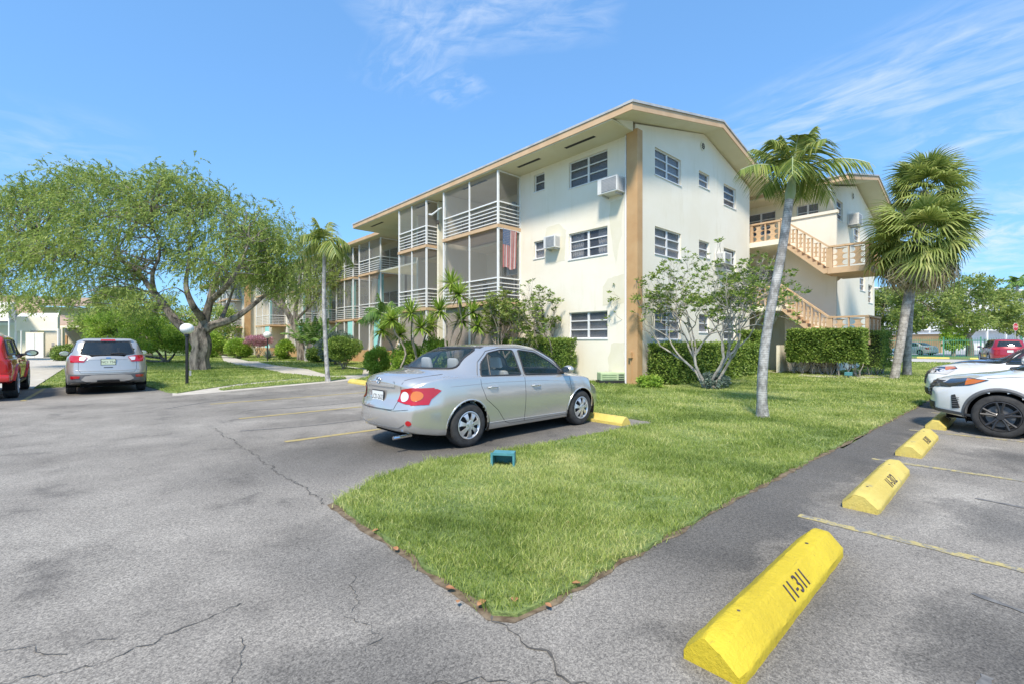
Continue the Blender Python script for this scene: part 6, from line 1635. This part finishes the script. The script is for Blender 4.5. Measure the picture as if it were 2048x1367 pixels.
yucca('low sword leaved plant behind the bright shrubs', [(765, 660), (800, 668), (862, 650)], 20.6, 3, .7)
yucca('sword leaved plant leaning right towards the twiggy tree', [(945, 625), (955, 652)], 18.8, 4, .65)
rr_ = random.Random(5)
def agave(label, px, D, R, n, mat, z=.1):
    c = at(px, D); root = thing('agave', label, 'plant', (c.x, c.y, 0), 0, 'spiky ground plants'); rosette_mesh('leaf_rosette', (c.x, c.y, z), R, n, mat, root, rr_, .09, .0, .2); return root
agave('pale spiky agave at the foot of the far globe lamp', 537, 39.5, 1.0, 60, F_blue)
agave('grey spiky plant beside the base of the second drooping tree', 645, 38, .8, 50, F_blue)
# ---- feather palms
def frond(parent, c, az, el, L, droop, mat, rnd, nl=34, leafL=.48, wd=.03, vtwist=.5, name='frond', hang=.9):
    pts = []; d = Vector((cos(az)*cos(el), sin(az)*cos(el), sin(el))); K = 12
    for i in range(K+1):
        t = i/K; pts.append(Vector(c)+d*L*t+Vector((0, 0, -1))*droop*L*t*t)
    segs = []; P = np.array([tuple(p) for p in pts]); side0 = Vector((-sin(az), cos(az), 0))
    for i in range(nl):
        t = .14+.86*i/(nl-1); k = min(int(t*K), K-1); f = t*K-k; p = P[k]*(1-f)+P[k+1]*f; tan = Vector(P[k+1]-P[k]).normalized(); upv = side0.cross(tan).normalized(); env = sin(pi*min(1, .22+.78*t)**.8)*.75+.3
        for s in (-1, 1):
            if rnd.random() < .08: continue
            ld = (tan*(.45+.45*t)+side0*s*.95+upv*(vtwist*rnd.uniform(.2, 1))).normalized()*leafL*env*rnd.uniform(.85, 1.1); ts = np.array([0, .4, .75, 1])[:, None]
            q = p+np.array(ld)*ts+np.array([0, 0, -1])*(ts**2)*leafL*env*hang*rnd.uniform(.5, 1.0); w_ = np.array(ld.cross(upv).normalized() if False else tan.cross(Vector(ld)).cross(Vector(ld)).normalized())
            segs.append((q, np.repeat(w_[None], 4, 0), wd*np.array([.7, 1, .7, .1])))
    o = strips(segs, parent, name, mat)
    MB().tube(pts, [.022*(1-.8*i/K)+.003 for i in range(K+1)], 5).build('midrib', K_shaft, o if False else parent, smooth=True) if False else None
    b = MB().tube(pts, [.022*(1-.8*i/K)+.003 for i in range(K+1)], 5); b.v = [tuple(Vector(v)-parent.location) for v in b.v]; b.build('midrib', K_shaft, o, smooth=True, local=True)
    return o
def feather_palm(label, trunk, r, shaft, n, L, seed, mat=F_palm, leafL=.5, wd=.032, els=(-.35, 1.2), droop=(.35, .75), nl=34, name='palm_tree', group='slender feather leaved palms', hang=.9, azs=None, shr=None):
    rnd = random.Random(seed); root = thing(name, label, 'palm tree', (trunk[0][0], trunk[0][1], 0), 0, group); pts = catmull(trunk, 8); m = len(pts)
    rr = [r*(1.35-.35*min(1, i/(m*.12))) *(1-.22*i/m) for i in range(m)]; MB().tube(pts, rr, 16).build('trunk', K_palm, root, smooth=True)
    top = pts[-1]; ax = (pts[-1]-pts[-3]).normalized(); sh = [top-ax*.02, top+ax*shaft*.2, top+ax*shaft*.6, top+ax*shaft]; q = r*.8
    if shaft > .15: MB().tube(sh, [q*1.05, q*1.25, q*.95, q*.45], 14).build('crownshaft', K_shaft, root, smooth=True)
    c = top+ax*shaft
    for i in range(n):
        az = (azs[i] if azs else i*2.399+rnd.uniform(-.25, .25)); el = els[0]+(els[1]-els[0])*((i+.5)/n)+rnd.uniform(-.12, .12)
        frond(root, c-ax*.04*(n-i)/n*3, az, el, L*rnd.uniform(.85, 1.1), rnd.uniform(*droop)*(1.1 if el < .9 else .55), mat, rnd, nl, leafL, wd, hang=hang)
    return root
def W3(px, y, D): p = at(px, D); return (p.x, p.y, 1.5+(683-y)/930*D)
tp = [W3(1525, 832, 9.2), W3(1524, 770, 9.2), W3(1530, 690, 9.2), W3(1545, 600, 9.2), W3(1564, 500, 9.2), W3(1579, 398, 9.25)]
tp[0] = (tp[0][0], tp[0][1], -.02)
feather_palm('tall leaning palm with ringed pale trunk on the lawn in front of the gable wall', tp, .098, .6, 15, 1.3, 6, leafL=.55, wd=.026, els=(.4, 1.52), droop=(.4, .95), nl=38, hang=.75)
tp = [W3(656, 760, 17.8), W3(652, 700, 17.8), W3(648, 600, 17.8), W3(649, 505, 17.8)]; tp[0] = (tp[0][0], tp[0][1], -.02)
feather_palm('slender young palm with straight pale trunk beside the curved path', tp, .085, .45, 10, 1.3, 8, leafL=.6, wd=.04, els=(.15, 1.45), droop=(.5, .95), nl=30)
tp = [W3(752, 735, 21.5), W3(756, 690, 21.5), W3(766, 640, 21.5)]; tp[0] = (tp[0][0], tp[0][1], -.02)
feather_palm('small dark green palm in front of the farther balconies', tp, .06, .3, 10, 1.25, 9, F_palmd, leafL=.5, wd=.05, els=(0, 1.3), droop=(.3, .6), nl=26)
for lb, px, sd_ in (('left one of two upright palm clumps before the set back wing', 612, 12), ('right one of two upright palm clumps before the set back wing', 640, 13)):
    tp = [W3(px, 716, 36), W3(px, 700, 36), W3(px+1, 690, 36)]; tp[0] = (tp[0][0], tp[0][1], -.02)
    feather_palm(lb, tp, .13, .05, 12, 2.7, sd_, F_palmd, leafL=.5, wd=.07, els=(.75, 1.4), droop=(.25, .5), nl=24, name='cycad_palm', group='upright palm clumps', hang=.4)
tp = [W3(2035, 690, 85), W3(2035, 620, 85), W3(2034, 562, 85)]; tp[0] = (tp[0][0], tp[0][1], -.02)
feather_palm('tiny far palm rising above the roof line at the right edge', tp, .2, .1, 12, 2.0, 15, F_palmd, leafL=.9, wd=.18, els=(-.3, 1.3), nl=16, hang=.6)
# ---- fan palms
def fan_mesh(name, mat, rnd, R=.85, nb=26, spread=2.3, pet=.9, hang=.45):
    """one fan leaf along +x from the origin"""
    segs = []; hub = np.array([pet, 0, 0])
    for i in range(nb):
        a = (i/(nb-1)-.5)*2*spread; L = R*(.72+.28*cos(a*.6))*rnd.uniform(.9, 1.08); d = np.array([cos(a), sin(a), .12*cos(3*a)]); ts = np.array([0, .45, .75, 1])[:, None]
        q = hub+d*L*ts+np.array([0, 0, -1])*np.array([0, .02, .16, .55])[:, None]*hang*R*rnd.uniform(.7, 1.4); s = np.array([-sin(a), cos(a), .25*(-1)**i]); s = s/np.linalg.norm(s)
        segs.append((q, np.repeat(s[None], 4, 0), np.array([.02, .07, .04, .008])*R/.85))
    segs.append((np.array([[0, 0, 0], [pet*.35, 0, .0], [pet*.7, 0, 0], [pet+.25, 0, -.01]]), np.repeat(np.array([[0, 1, 0]]), 4, 0), np.array([.05, .035, .03, .02])))
    o = strips(segs, None, name, mat); me = o.data; bpy.data.objects.remove(o); return me
rf = random.Random(77)
FAN_G = [fan_mesh('fan_leaf', F_sabal, rf, R=rf.uniform(.75, .95), nb=34, hang=.8) for _ in range(5)]; FAN_D = [fan_mesh('dry_fan_leaf', F_dry, rf, R=rf.uniform(.85, 1.05), nb=22, spread=1.3, pet=.7, hang=1.1) for _ in range(3)]
def fan_palm(label, trunk, r, n, nd_, sc, seed, ang=(-.75, 1.35)):
    rnd = random.Random(seed); root = thing('fan_palm', label, 'palm tree', (trunk[0][0], trunk[0][1], 0), 0, 'pair of sabal palms by the parking lot'); pts = catmull(trunk, 8); m = len(pts)
    MB().tube(pts, [r*(1.15-.15*min(1, i/(m*.1))+rnd.uniform(-.03, .03)) for i in range(m)], 14).build('trunk', K_sabal, root, smooth=True); c = pts[-1]
    for i in range(n+nd_):
        dry = i >= n; me = rnd.choice(FAN_D if dry else FAN_G); o = bpy.data.objects.new('dry_fan_leaf' if dry else 'fan_leaf', me); C.objects.link(o); o.parent = root
        az = i*2.399+rnd.uniform(-.3, .3); el = (ang[0]+(ang[1]-ang[0])*((i+.5)/n)) if not dry else rnd.uniform(-1.15, -.6)
        o.location = c-Vector(root.location)+Vector((0, 0, -.25+.45*(i/n if not dry else 0))); o.rotation_euler = (rnd.uniform(-.5, .5), -el, az); s = sc*rnd.uniform(.85, 1.15); o.scale = (s, s, s)
    return root
tp = [W3(1788, 757, 18.85), W3(1800, 690, 18.8), W3(1813, 610, 18.8), W3(1826, 540, 18.8), W3(1840, 478, 18.8)]; tp[0] = (tp[0][0], tp[0][1], -.02)
fan_palm('nearer sabal palm with stout leaning trunk and skirt of dry leaves', tp, .15, 62, 34, 1.1, 4, (-1.1, .95))
tp = [W3(1814, 750, 20.8), W3(1815, 680, 20.8), W3(1822, 580, 20.8), W3(1836, 470, 20.8), W3(1850, 382, 20.8)]; tp[0] = (tp[0][0], tp[0][1], -.02)
fan_palm('taller sabal palm standing just behind the stout one', tp, .155, 46, 8, 1.0, 5, (-.6, 1.35))
tp = [W3(228, 712, 46), W3(228, 650, 46), W3(228, 612, 46)]; tp[0] = (tp[0][0], tp[0][1], -.02)
fan_palm('distant fan palm showing through the big drooping tree above the silver crossover', tp, .2, 22, 8, 1.5, 6)['group'] = 'distant fan palms'

# ---- grass
def pip(X, Y, poly):
    c = np.zeros(len(X), bool); n = len(poly)
    for i in range(n):
        x1, y1 = poly[i]; x2, y2 = poly[(i+1) % n]
        if y1 == y2: continue
        k = ((y1 > Y) != (y2 > Y)) & (X < (x2-x1)*(Y-y1)/(y2-y1)+x1); c ^= k
    return c
def smooth_noise(X, Y, s, seed):
    r = np.random.default_rng(seed); o = 0
    for k in range(5): a = r.random(4)*6.28; f = s*(1.6**k); o = o+np.sin(X*f*np.cos(a[0])+Y*f*np.sin(a[0])+a[1])*np.sin(X*f*np.cos(a[2])-Y*f*np.sin(a[2])+a[3])/(1.3**k)
    return o
def grass(poly, seed):
    rng = np.random.default_rng(seed); xs = [p[0] for p in poly]; ys = [p[1] for p in poly]; Vs, Ts = [], []
    for d0, d1, den, ht, wd in ((0, 4, 9000, .055, .0048), (4, 6.5, 5200, .055, .0055), (6.5, 10, 2600, .055, .008), (10, 16, 1100, .055, .013), (16, 28, 420, .06, .022), (28, 50, 110, .07, .05)):
        # bounding box of the depth band
        x0, x1, y0, y1 = max(min(xs), -6), min(max(xs), d1*1.75), max(min(ys), -4), min(max(ys), d1*1.7)
        if x1 <= x0 or y1 <= y0: continue
        n = int((x1-x0)*(y1-y0)*den); 
        X = rng.uniform(x0, x1, n); Y = rng.uniform(y0, y1, n); dp = X*VD[0]+Y*VD[1]; la = X*RD[0]+Y*RD[1]
        k = (dp >= d0) & (dp < d1) & (np.abs(la) < dp*1.16+.5); X, Y = X[k], Y[k]; k = pip(X, Y, poly); X, Y = X[k], Y[k]; n = len(X); X = X+rng.normal(0, .022, n)*(1+smooth_noise(X, Y, 7., 9)); Y = Y+rng.normal(0, .022, n)*(1+smooth_noise(X, Y, 7., 8))
        if not n: continue
        clump = smooth_noise(X, Y, 5.0, 3); dry = smooth_noise(X, Y, .9, 4); h = ht*rng.uniform(.45, 1.25, n)*(1+.28*clump); h = np.clip(h, .015, .11); az = rng.uniform(0, 6.283, n)
        lean = rng.uniform(.2, 1.3, n)*h; w_ = wd*rng.uniform(.6, 1.2, n); a2 = rng.uniform(0, 6.283, n); sx, sy = np.cos(a2)*w_/2, np.sin(a2)*w_/2; z = np.full(n, .015)
        b1 = np.stack([X-sx, Y-sy, z], 1); b2 = np.stack([X+sx, Y+sy, z], 1); tp_ = np.stack([X+np.cos(az)*lean, Y+np.sin(az)*lean, z+h], 1); md = (b1+b2)/2+np.stack([np.cos(az)*lean*.28, np.sin(az)*lean*.28, h*.62], 1)
        m1, m2 = md-np.stack([sx, sy, 0*sx], 1)*.8, md+np.stack([sx, sy, 0*sx], 1)*.8
        V = np.stack([b1, b2, m2, m1, tp_], 1); Vs.append(V.reshape(-1, 3)); Ts.append(np.clip(rng.normal(.38, .19, n)+.24*dry+.10*smooth_noise(X, Y, 2.6, 6)+(rng.random(n) < .10)*.5, 0, 1))
    if not Vs: return
    V = np.concatenate(Vs); T = np.concatenate(Ts); n = len(T); b_ = (np.arange(n)*5)[:, None]
    me_q = b_+np.array([0, 1, 2, 3]); me_t = b_+np.array([3, 2, 4])
    me = bpy.data.meshes.new('grass'); me.vertices.add(5*n); me.vertices.foreach_set('co', V.astype(np.float32).ravel())
    loops = np.concatenate([me_q, me_t], 1).ravel().astype(np.int32); me.loops.add(7*n); me.loops.foreach_set('vertex_index', loops)
    st = (np.arange(n)[:, None]*7+np.array([0, 4])).ravel().astype(np.int32); tot_ = np.tile([4, 3], n).astype(np.int32); me.polygons.add(2*n); me.polygons.foreach_set('loop_start', st); me.polygons.foreach_set('loop_total', tot_)
    me.materials.append(F_blade); a = me.attributes.new('tint', 'FLOAT', 'POINT'); a.data.foreach_set('value', np.repeat(T, 5).astype(np.float32)); me.update(calc_edges=True)
    o = bpy.data.objects.new('grass', me); C.objects.link(o); tag(o, 'short green lawn grass growing around the parking lot', 'grass', kind='stuff')
for i, (k, p) in enumerate(LAWNS.items()): grass(p, 100+i)
# ================================================================ lamps, boxes, fence, far things
M_globe = pm('opal_globe', rgb(.80, .80, .79), None, rough=.3); M_blk = pm('black_painted_post', rgb(.015, .016, .018), rgb(.03, .03, .032), 6, .5)
def globe_lamp(label, x, y, zc=1.96, r=.215, g='globe lamps on black posts'):
    t = thing('garden_lamp', label, 'lamp', (x, y, 0), 0, g)
    MB().lathe([(.05, -.02), (.048, zc-r-.06)], (x, y, 0), 'z', 14).build('post', M_blk, t, smooth=True); MB().lathe([(.048, 0), (.075, .02), (.07, .07), (.05, .09)], (x, y, zc-r-.07), 'z', 14).build('collar', M_blk, t, smooth=True)
    MB().sphere((x, y, zc), r, 16, .88).build('globe', M_globe, t, smooth=True); return t
l1 = at(374, 16.4); globe_lamp('white globe lamp on a black post beside the silver crossover', l1.x, l1.y)
MB().box(l1.x+.06, l1.y-.05, .32, l1.x+.12, l1.y+.02, .5).build('socket_box', M_metal, [o for o in bpy.data.objects if o.name == 'garden_lamp'][0])
l2 = at(535, 37); globe_lamp('distant white globe lamp near the pink blossom', l2.x, l2.y, 2.05, .3)
# utility boxes
M_trans = pm('pale_green_cabinet', rgb(.36, .46, .26), rgb(.44, .53, .33), 5, .6); M_tealb = pm('blue_green_plastic', rgb(.06, .22, .25), rgb(.09, .28, .31), 9, .55, .15)
c = at(1222, 16.9); tr = thing('utility_cabinet', 'pale green slatted utility cabinet at the foot of the cream wall', 'utility box', (c.x, c.y, 0), radians(-36))
MB().box(-.5, -.26, -.02, .5, .26, .12).build('base', M_blk, tr, local=True)
MB().box(-.46, -.24, .121, .46, .24, .42).build('cabinet', M_trans, tr, local=True, bevel=.03)
for q in range(3): MB().box(-.40, -.262, .18+q*.075, .12, -.241, .215+q*.075).build('louvre', M_trans, tr, local=True)
for q in range(3): MB().box(.2, -.262, .18+q*.075, .40, -.241, .20+q*.075).build('louvre', M_blk, tr, local=True)
c = at(1008, 5.62); bx = thing('utility_cover', 'open blue green plastic cover lying in the grass beside the sedan stall', 'utility box', (c.x, c.y, .02), radians(-52))
h_ = MB(); th = .012
h_.box(-.13, -.09, .145, .13, .09, .157); h_.box(-.13, -.09, 0, -.118, .09, .144); h_.box(.118, -.09, 0, .13, .09, .144); h_.box(-.117, .078, 0, .117, .09, .144); h_.build('shell', M_tealb, bx, local=True, bevel=.004)
MB().box(-.145, -.1, .135, .145, -.088, .165).build('rim', M_tealb, bx, local=True); MB().box(-.145, -.1, 0, -.12, -.088, .134).build('rim', M_tealb, bx, local=True); MB().box(.12, -.1, 0, .145, -.088, .134).build('rim', M_tealb, bx, local=True)
c = at(1697, 19.4); mb_ = MB(); mb_.box(c.x-.12, c.y-.12, .12, c.x+.12, c.y+.12, .26); mb_.box(c.x-.02, c.y-.02, -.02, c.x+.02, c.y+.02, .119); tag(mb_.build('landscape_light', M_tealb, bevel=.01), 'small blue green ground light in front of the tall stair hedge', 'lamp')
# fallen leaves
M_fall = pm('fallen_leaf_brown', rgb(.30, .12, .05), rgb(.44, .22, .10), 30, .8); rl = random.Random(3)
spots = [(1.62, 3.0), (1.6, 2.3), (1.55, 2.15), (1.64, 2.05), (1.9, 1.78), (1.66, 3.4), (2.2, 1.83), (2.9, 2.5), (1.8, 1.95), (7.2, 1.9), (9.4, 2.2)]
desc = ['on the tip of the lawn edge', 'on the kerbless lawn edge above the corner', 'against the grass near the lawn corner', 'at the very corner of the lawn', 'just right of the lawn corner', 'highest on the left lawn edge', 'on the right lawn edge', 'in the middle of the near grass', 'tucked in the corner grass', 'beside the 11-312 wheel stop on the grass', 'orange, on the grass left of the parked crossovers']
for (x, y), ds in zip(spots, desc):
    a = rl.uniform(0, 6.28); L = rl.uniform(.02, .035); P = []
    for k in range(9): t = k/8; P.append((t-.5, .32*sin(pi*t)**.8))
    pts = P+[(u, -v) for u, v in P[-2:0:-1]]; V = [(x+(u*cos(a)-v*sin(a))*L*2, y+(u*sin(a)+v*cos(a))*L*2, .035+.6*L*abs(v)+.12*L*sin(3*u)) for u, v in pts]
    tag(MB().add(V, [tuple(range(len(V)))]).build('fallen_leaf', M_fall), 'dry brown leaf '+ds, 'leaf', 'dry leaves on the lawn edge')
# green metal fence
M_gf = pm('green_metal_fence', rgb(.05, .22, .13), rgb(.09, .30, .18), 2, .6); XF = 58
for s0 in np.arange(-4.8, 12, 2.4):
    y0 = float(s0); t = thing('fence_panel', '', 'fence', (XF, y0, 0), 0, 'panels of the green picket fence across the road'); t['label'] = 'green metal picket fence panel across the road behind the lawn'
    b = MB(); b.box(XF-.02, y0+.05, 1.6, XF+.02, y0+2.35, 1.66); b.build('rail', M_gf, t); b = MB(); b.box(XF-.02, y0+.05, .18, XF+.02, y0+2.35, .24); b.build('rail', M_gf, t); MB().box(XF-.05, y0-.05, 0, XF+.05, y0+.05, 1.95).build('post', M_gf, t)
    for i in range(14): b = MB(); yy = y0+.2+i*.155; b.box(XF-.012, yy-.012, .05, XF+.012, yy+.012, 1.85); b.build('picket', M_gf, t)
for yy, lb in ((9.0, 'left one of the yellow wheel stops below the green fence'), (5.4, 'middle yellow wheel stop below the green fence'), (1.9, 'right yellow wheel stop below the green fence')): wheel_stop(lb, 56.6, yy, radians(90), M_y2, None, L=2.2, wd=.3, h=.17, seed=9)
# stop sign
M_sred = pm('sign_red', rgb(.5, .02, .03), None, rough=.5); sp_ = at(2030, 46); sg = thing('stop_sign', 'red octagonal stop sign on a post beyond the white cars at the right edge', 'sign', (sp_.x, sp_.y, 0), YAW-pi/2+.3)
MB().box(-.03, -.03, 0, .03, .03, 3.3).build('post', M_metal, sg, local=True)
oc = [(.38*cos(pi/8+k*pi/4)/cos(pi/8), -.05, 2.95+.38*sin(pi/8+k*pi/4)/cos(pi/8)) for k in range(8)]; MB().prism([(x, -.04, z) for x, _, z in oc], (0, -.012, 0)).build('sign_rim', M_white, sg, local=True)
MB().prism([(x*.93, -.053, 2.95+(z-2.95)*.93) for x, _, z in oc], (0, -.006, 0)).build('sign_face', M_sred, sg, local=True); text_mesh('STOP', .27, M_white, sg, Matrix.Translation((0, -.062, 2.95)) @ Matrix.Rotation(pi/2, 4, 'X'), 'sign_lettering', .002)
# bicycle behind the hedge
def bicycle(label, x, y, rz):
    t = thing('bicycle', label, 'bicycle', (x, y, 0), rz, 'bicycles behind the stair hedge')
    for wx in (-.52, .52):
        wl = MB().tube([(wx+.33*cos(a), 0, .34+.33*sin(a)) for a in [2*pi*i/28 for i in range(29)]], .016, 6).build('wheel', P_tyre, t, smooth=True, local=True); sp = MB()
        for k in range(12): a = pi*k/6; sp.tube([(wx, 0, .34), (wx+.32*cos(a), 0, .34+.32*sin(a))], .0015, 3)
        sp.build('spokes', P_chrome, wl, local=True)
    f = MB()
    for a, c_ in (((-.52, .34), (-.12, .32)), ((-.12, .32), (-.22, .82)), ((-.22, .76), (.34, .80)), ((-.12, .32), (.36, .72)), ((-.52, .34), (-.21, .74)), ((.34, .86), (.52, .34))): f.tube([(a[0], 0, a[1]), (c_[0], 0, c_[1])], .016, 6)
    f.build('frame', M_blk, t, local=True); MB().tube([(.30, -.27, .98), (.36, -.1, 1.0), (.34, 0, .86), (.36, .1, 1.0), (.30, .27, .98)], .012, 6).build('handlebar', M_blk, t, local=True); MB().box(-.34, -.06, .84, -.10, .06, .89).build('saddle', M_blk, t, local=True, bevel=.02)
bicycle('dark bicycle leaning behind the left half of the stair hedge', 25.5, 6.6, radians(92)); bicycle('dark bicycle behind the right half of the stair hedge', 25.6, 5.0, radians(86))
# far white building on the right
def far_block(label, px0, px1, D, h, floors, mat, seed=1):
    """long building, front facing the site, with walkway slabs, columns and doors"""
    a, c = at(px0, D), at(px1, D+6); d = (c-a); L = d.length; d.normalize(); n = Vector((d.y, -d.x, 0)); T = lambda s, o, z: tuple(a+d*s+n*o+Vector((0, 0, z)))
    t = thing('apartment_building', label, 'building', tuple(a)); b = MB(); b.obox(T, 0, L, -9, -1.6, 0, h); b.build('wall', mat, t); fl = h/floors
    for i in range(1, floors+1): b = MB(); b.obox(T, 0, L, -1.599, .0, fl*i-.2, fl*i); b.build('walkway' if i < floors else 'roof', M_white, t)
    for i in range(1, floors): b = MB(); b.obox(T, 0, L, -.05, -.01, fl*i+.001, fl*i+.95); b.build('parapet', mat, t)
    k = int(L/4)
    for i in range(k+1): b = MB(); s = L*i/k; b.obox(T, s-.12, s+.12, -.3, -.06, 0, fl*floors-.2); b.build('column', M_white, t)
    for f_ in range(floors):
        for i in range(k): s = L*(i+.5)/k; b = MB(); b.obox(T, s-.9, s+.3, -1.598, -1.55, f_*fl+.9, f_*fl+2.0); b.build('window', M_glass_far, t)
    return t
M_glass_far = pm('far_window', rgb(.10, .11, .12), rgb(.2, .2, .2), 1, .2)
M_farw = pm('far_white_wall', rgb(.68, .69, .70), rgb(.74, .74, .74), .6, .9)
far_block('long white three storey building far behind the fence and green trees', 1740, 2160, 84, 11.4, 3, M_farw)
c = at(1838, 70); ca = thing('carport', 'low brown walled carport with white roof behind the green fence', 'carport', (c.x, c.y, 0), radians(58))
MB().box(-4, -1.2, 2.6, 4, 1.2, 2.8).build('roof', M_white, ca, local=True); MB().box(-3.9, .9, 0, 3.9, 1.1, 2.59).build('rear_wall', M_och, ca, local=True)
for x in (-3.8, 0, 3.8): MB().box(x-.07, -1.1, 0, x+.07, -.96, 2.59).build('post', M_white, ca, local=True)
# ---- left background: carports, sheds, low roof house
M_shing = pm('brown_roof_shingle', rgb(.32, .225, .16), rgb(.44, .32, .235), 5, .95, .3, 30, stretch=(1, 1, 4)); M_canv = pm('pale_canvas_awning', rgb(.74, .69, .60), rgb(.80, .75, .66), 2, .9); M_tan = pm('tan_block_wall', rgb(.62, .55, .42), rgb(.68, .62, .50), 1, .9)
M_shed = pm('white_shed_panel', rgb(.60, .60, .57), rgb(.68, .68, .66), 6, .7, .3, 8, stretch=(6, 6, .2))
def W4(px, y, D): return Vector(W3(px, y, D))
def face(name, pts, mat, par, th=.08):
    """flat panel with thickness through four or more corner points"""
    pts = [Vector(p) for p in pts]; n = (pts[1]-pts[0]).cross(pts[2]-pts[0]).normalized()*th
    return MB().prism([tuple(p) for p in pts], tuple(n)).build(name, mat, par)
def awning(label, px0, px1, yt, yb, D, depth_, seed=0):
    a = at(px0, D); t = thing('canvas_carport', label, 'carport', tuple(a), 0, 'pale canvas carports on the left'); q = lambda px, y, dd: W4(px, y, D)+Vector((0, dd, 0))
    z_t, z_b = q(px0, yt, 0).z, q(px0, yb, 0).z; A, B = q(px0, yt, 0), q(px1, yt, 0); f = Vector((0, 1, 0))*depth_
    def up(p, z): return Vector((p.x, p.y, z))
    face('front_valance', [up(A, z_b), up(B, z_b), up(B, z_t), up(A, z_t)], M_canv, t, .04)
    face('canvas_top', [A, B, B+f+Vector((0, 0, .5)), A+f+Vector((0, 0, .5))], M_canv, t, .04)
    K = 10; side = MB(); vs = []
    for i in range(K+1):
        s = i/K; p = B+f*s; top_ = z_t+.5*s; bot = z_b+(top_-z_b-.6)*(.25*sin(pi*s)); vs += [(p.x, p.y, bot), (p.x, p.y, top_)]
    side.add(vs, [(2*i, 2*i+2, 2*i+3, 2*i+1) for i in range(K)]).build('side_curtain', M_canv, t)
    for p in (A, B, A+f, B+f): MB().tube([(p.x, p.y, 0), (p.x, p.y, z_b+.2)], .05, 8).build('post', M_white, t)
    return t
awning('farther pale canvas carport with a flat front over the white shed', 33, 116, 634, 661, 41, 4)
awning('nearer pale canvas carport cut by the left edge, above the red pickup', -70, 18, 610, 642, 37, 4.5)
a = at(52, 46); sh_ = thing('storage_shed', 'white plank double door shed under the farther canvas carport', 'shed', tuple(a)); P0, P1 = at(51, 46), at(88, 46); f = Vector((0, 1, 0))
MB().prism([tuple(P0), tuple(P1), tuple(P1+f*2), tuple(P0+f*2)], (0, 0, 2.45)).build('wall', M_tan, sh_)
for q0, q1 in ((.03, .49), (.51, .97)): g0, g1 = P0.lerp(P1, q0)-f*.05, P0.lerp(P1, q1)-f*.05; MB().prism([tuple(g0), tuple(g1), tuple(g1+f*.045), tuple(g0+f*.045)], (0, 0, 2.35)).build('door', M_shed, sh_)
a = at(-60, 48); hs = thing('low_house', 'low tan building with brown shingled mansard roof on the far left', 'house', tuple(a))
def boxw(name, px0, px1, D, dep, z0, z1, mat, par):
    p0, p1 = at(px0, D), at(px1, D); MB().prism([(p.x, p.y, z0) for p in (p0, p1, p1+f*dep, p0+f*dep)], (0, 0, z1-z0)).build(name, mat, par)
boxw('wall', -90, 60, 49, 10, 0, 3.2, M_tan, hs); boxw('wall', 88, 125, 49, 8, 0, 3.0, M_tan, hs)
def roofq(name, pts, mat, par): face(name, [W4(*p) for p in pts], mat, par, .15)
roofq('roof', [(-90, 640, 48), (92, 640, 48), (80, 612, 51), (28, 602, 52), (-90, 602, 52)], M_shing, hs); roofq('roof', [(-60, 610, 46), (12, 608, 46), (2, 584, 49), (-60, 584, 49)], M_shing, hs)
boxw('brick_base', 100, 126, 48.6, .3, 0, .9, M_shing, hs)
for q in (106, 119): boxw('electric_meter', q-3, q+3, 48.5, .25, 1.0, 1.45, M_grey, hs)
boxw('white_cabinet', 107, 117, 47.9, .5, 0, .5, M_white, hs)
a = at(118, 58); h2 = thing('low_house', 'green shaded low house with a shallow brown hip roof right of the canvas carport', 'house', tuple(a))
boxw('wall', 124, 240, 58, 8, 0, 3.3, M_tan, h2); boxw('door', 127, 134, 57.9, .08, 0, 2.3, M_och, h2)
roofq('roof', [(112, 652, 55.5), (160, 652, 55.5), (178, 663, 60), (250, 663, 60), (150, 636, 64), (112, 630, 60)], M_shing, h2)
boxw('fascia', 112, 161, 55.3, .15, 3.15, 3.42, M_wall, h2)
h3 = far_block('two storey tan building with white framed balconies and brown roof far on the left', -40, 190, 74, 7.3, 2, M_tan)
p0, p1 = at(-50, 72), at(200, 78); MB().prism([(p0.x, p0.y, 7.31), (p1.x, p1.y, 7.31), (p1.x+f.x*8, p1.y+f.y*8, 9.2), (p0.x+f.x*8, p0.y+f.y*8, 9.2)], (0, 0, .15)).build('roof', M_shing, h3)
sl_ = MB(); q = [at(-20, 30), at(58, 30)]
# long distant belt of trees closing the horizon
def belt(px0, px1, D, h, n, seed, lab):
    rng = np.random.default_rng(seed); u = rng.random(n); pxs = px0+(px1-px0)*u; dd = D+rng.normal(0, 3, n); uu = (pxs-1024)/930; X = dd*(VD[0]+uu*RD[0]); Y = dd*(VD[1]+uu*RD[1]); hh = h*(.7+.15*np.sin(pxs*.05+seed)+.1*np.sin(pxs*.13)+.07*np.sin(pxs*.41)); Z = hh*rng.random(n)**.7
    l_ = rng.uniform(.5, 1.1, n); o = leaf_mesh('far_trees', np.stack([X, Y, Z], 1), rng.normal(size=(n, 3)), l_, l_*.55, F_tree, None, .1, None, rng); tag(o, lab, 'trees', kind='stuff')
belt(-150, 760, 110, 8, 26000, 1, 'far off belt of green trees behind the left buildings'); belt(1650, 2400, 125, 8, 20000, 2, 'far off belt of green trees behind the white building on the right')
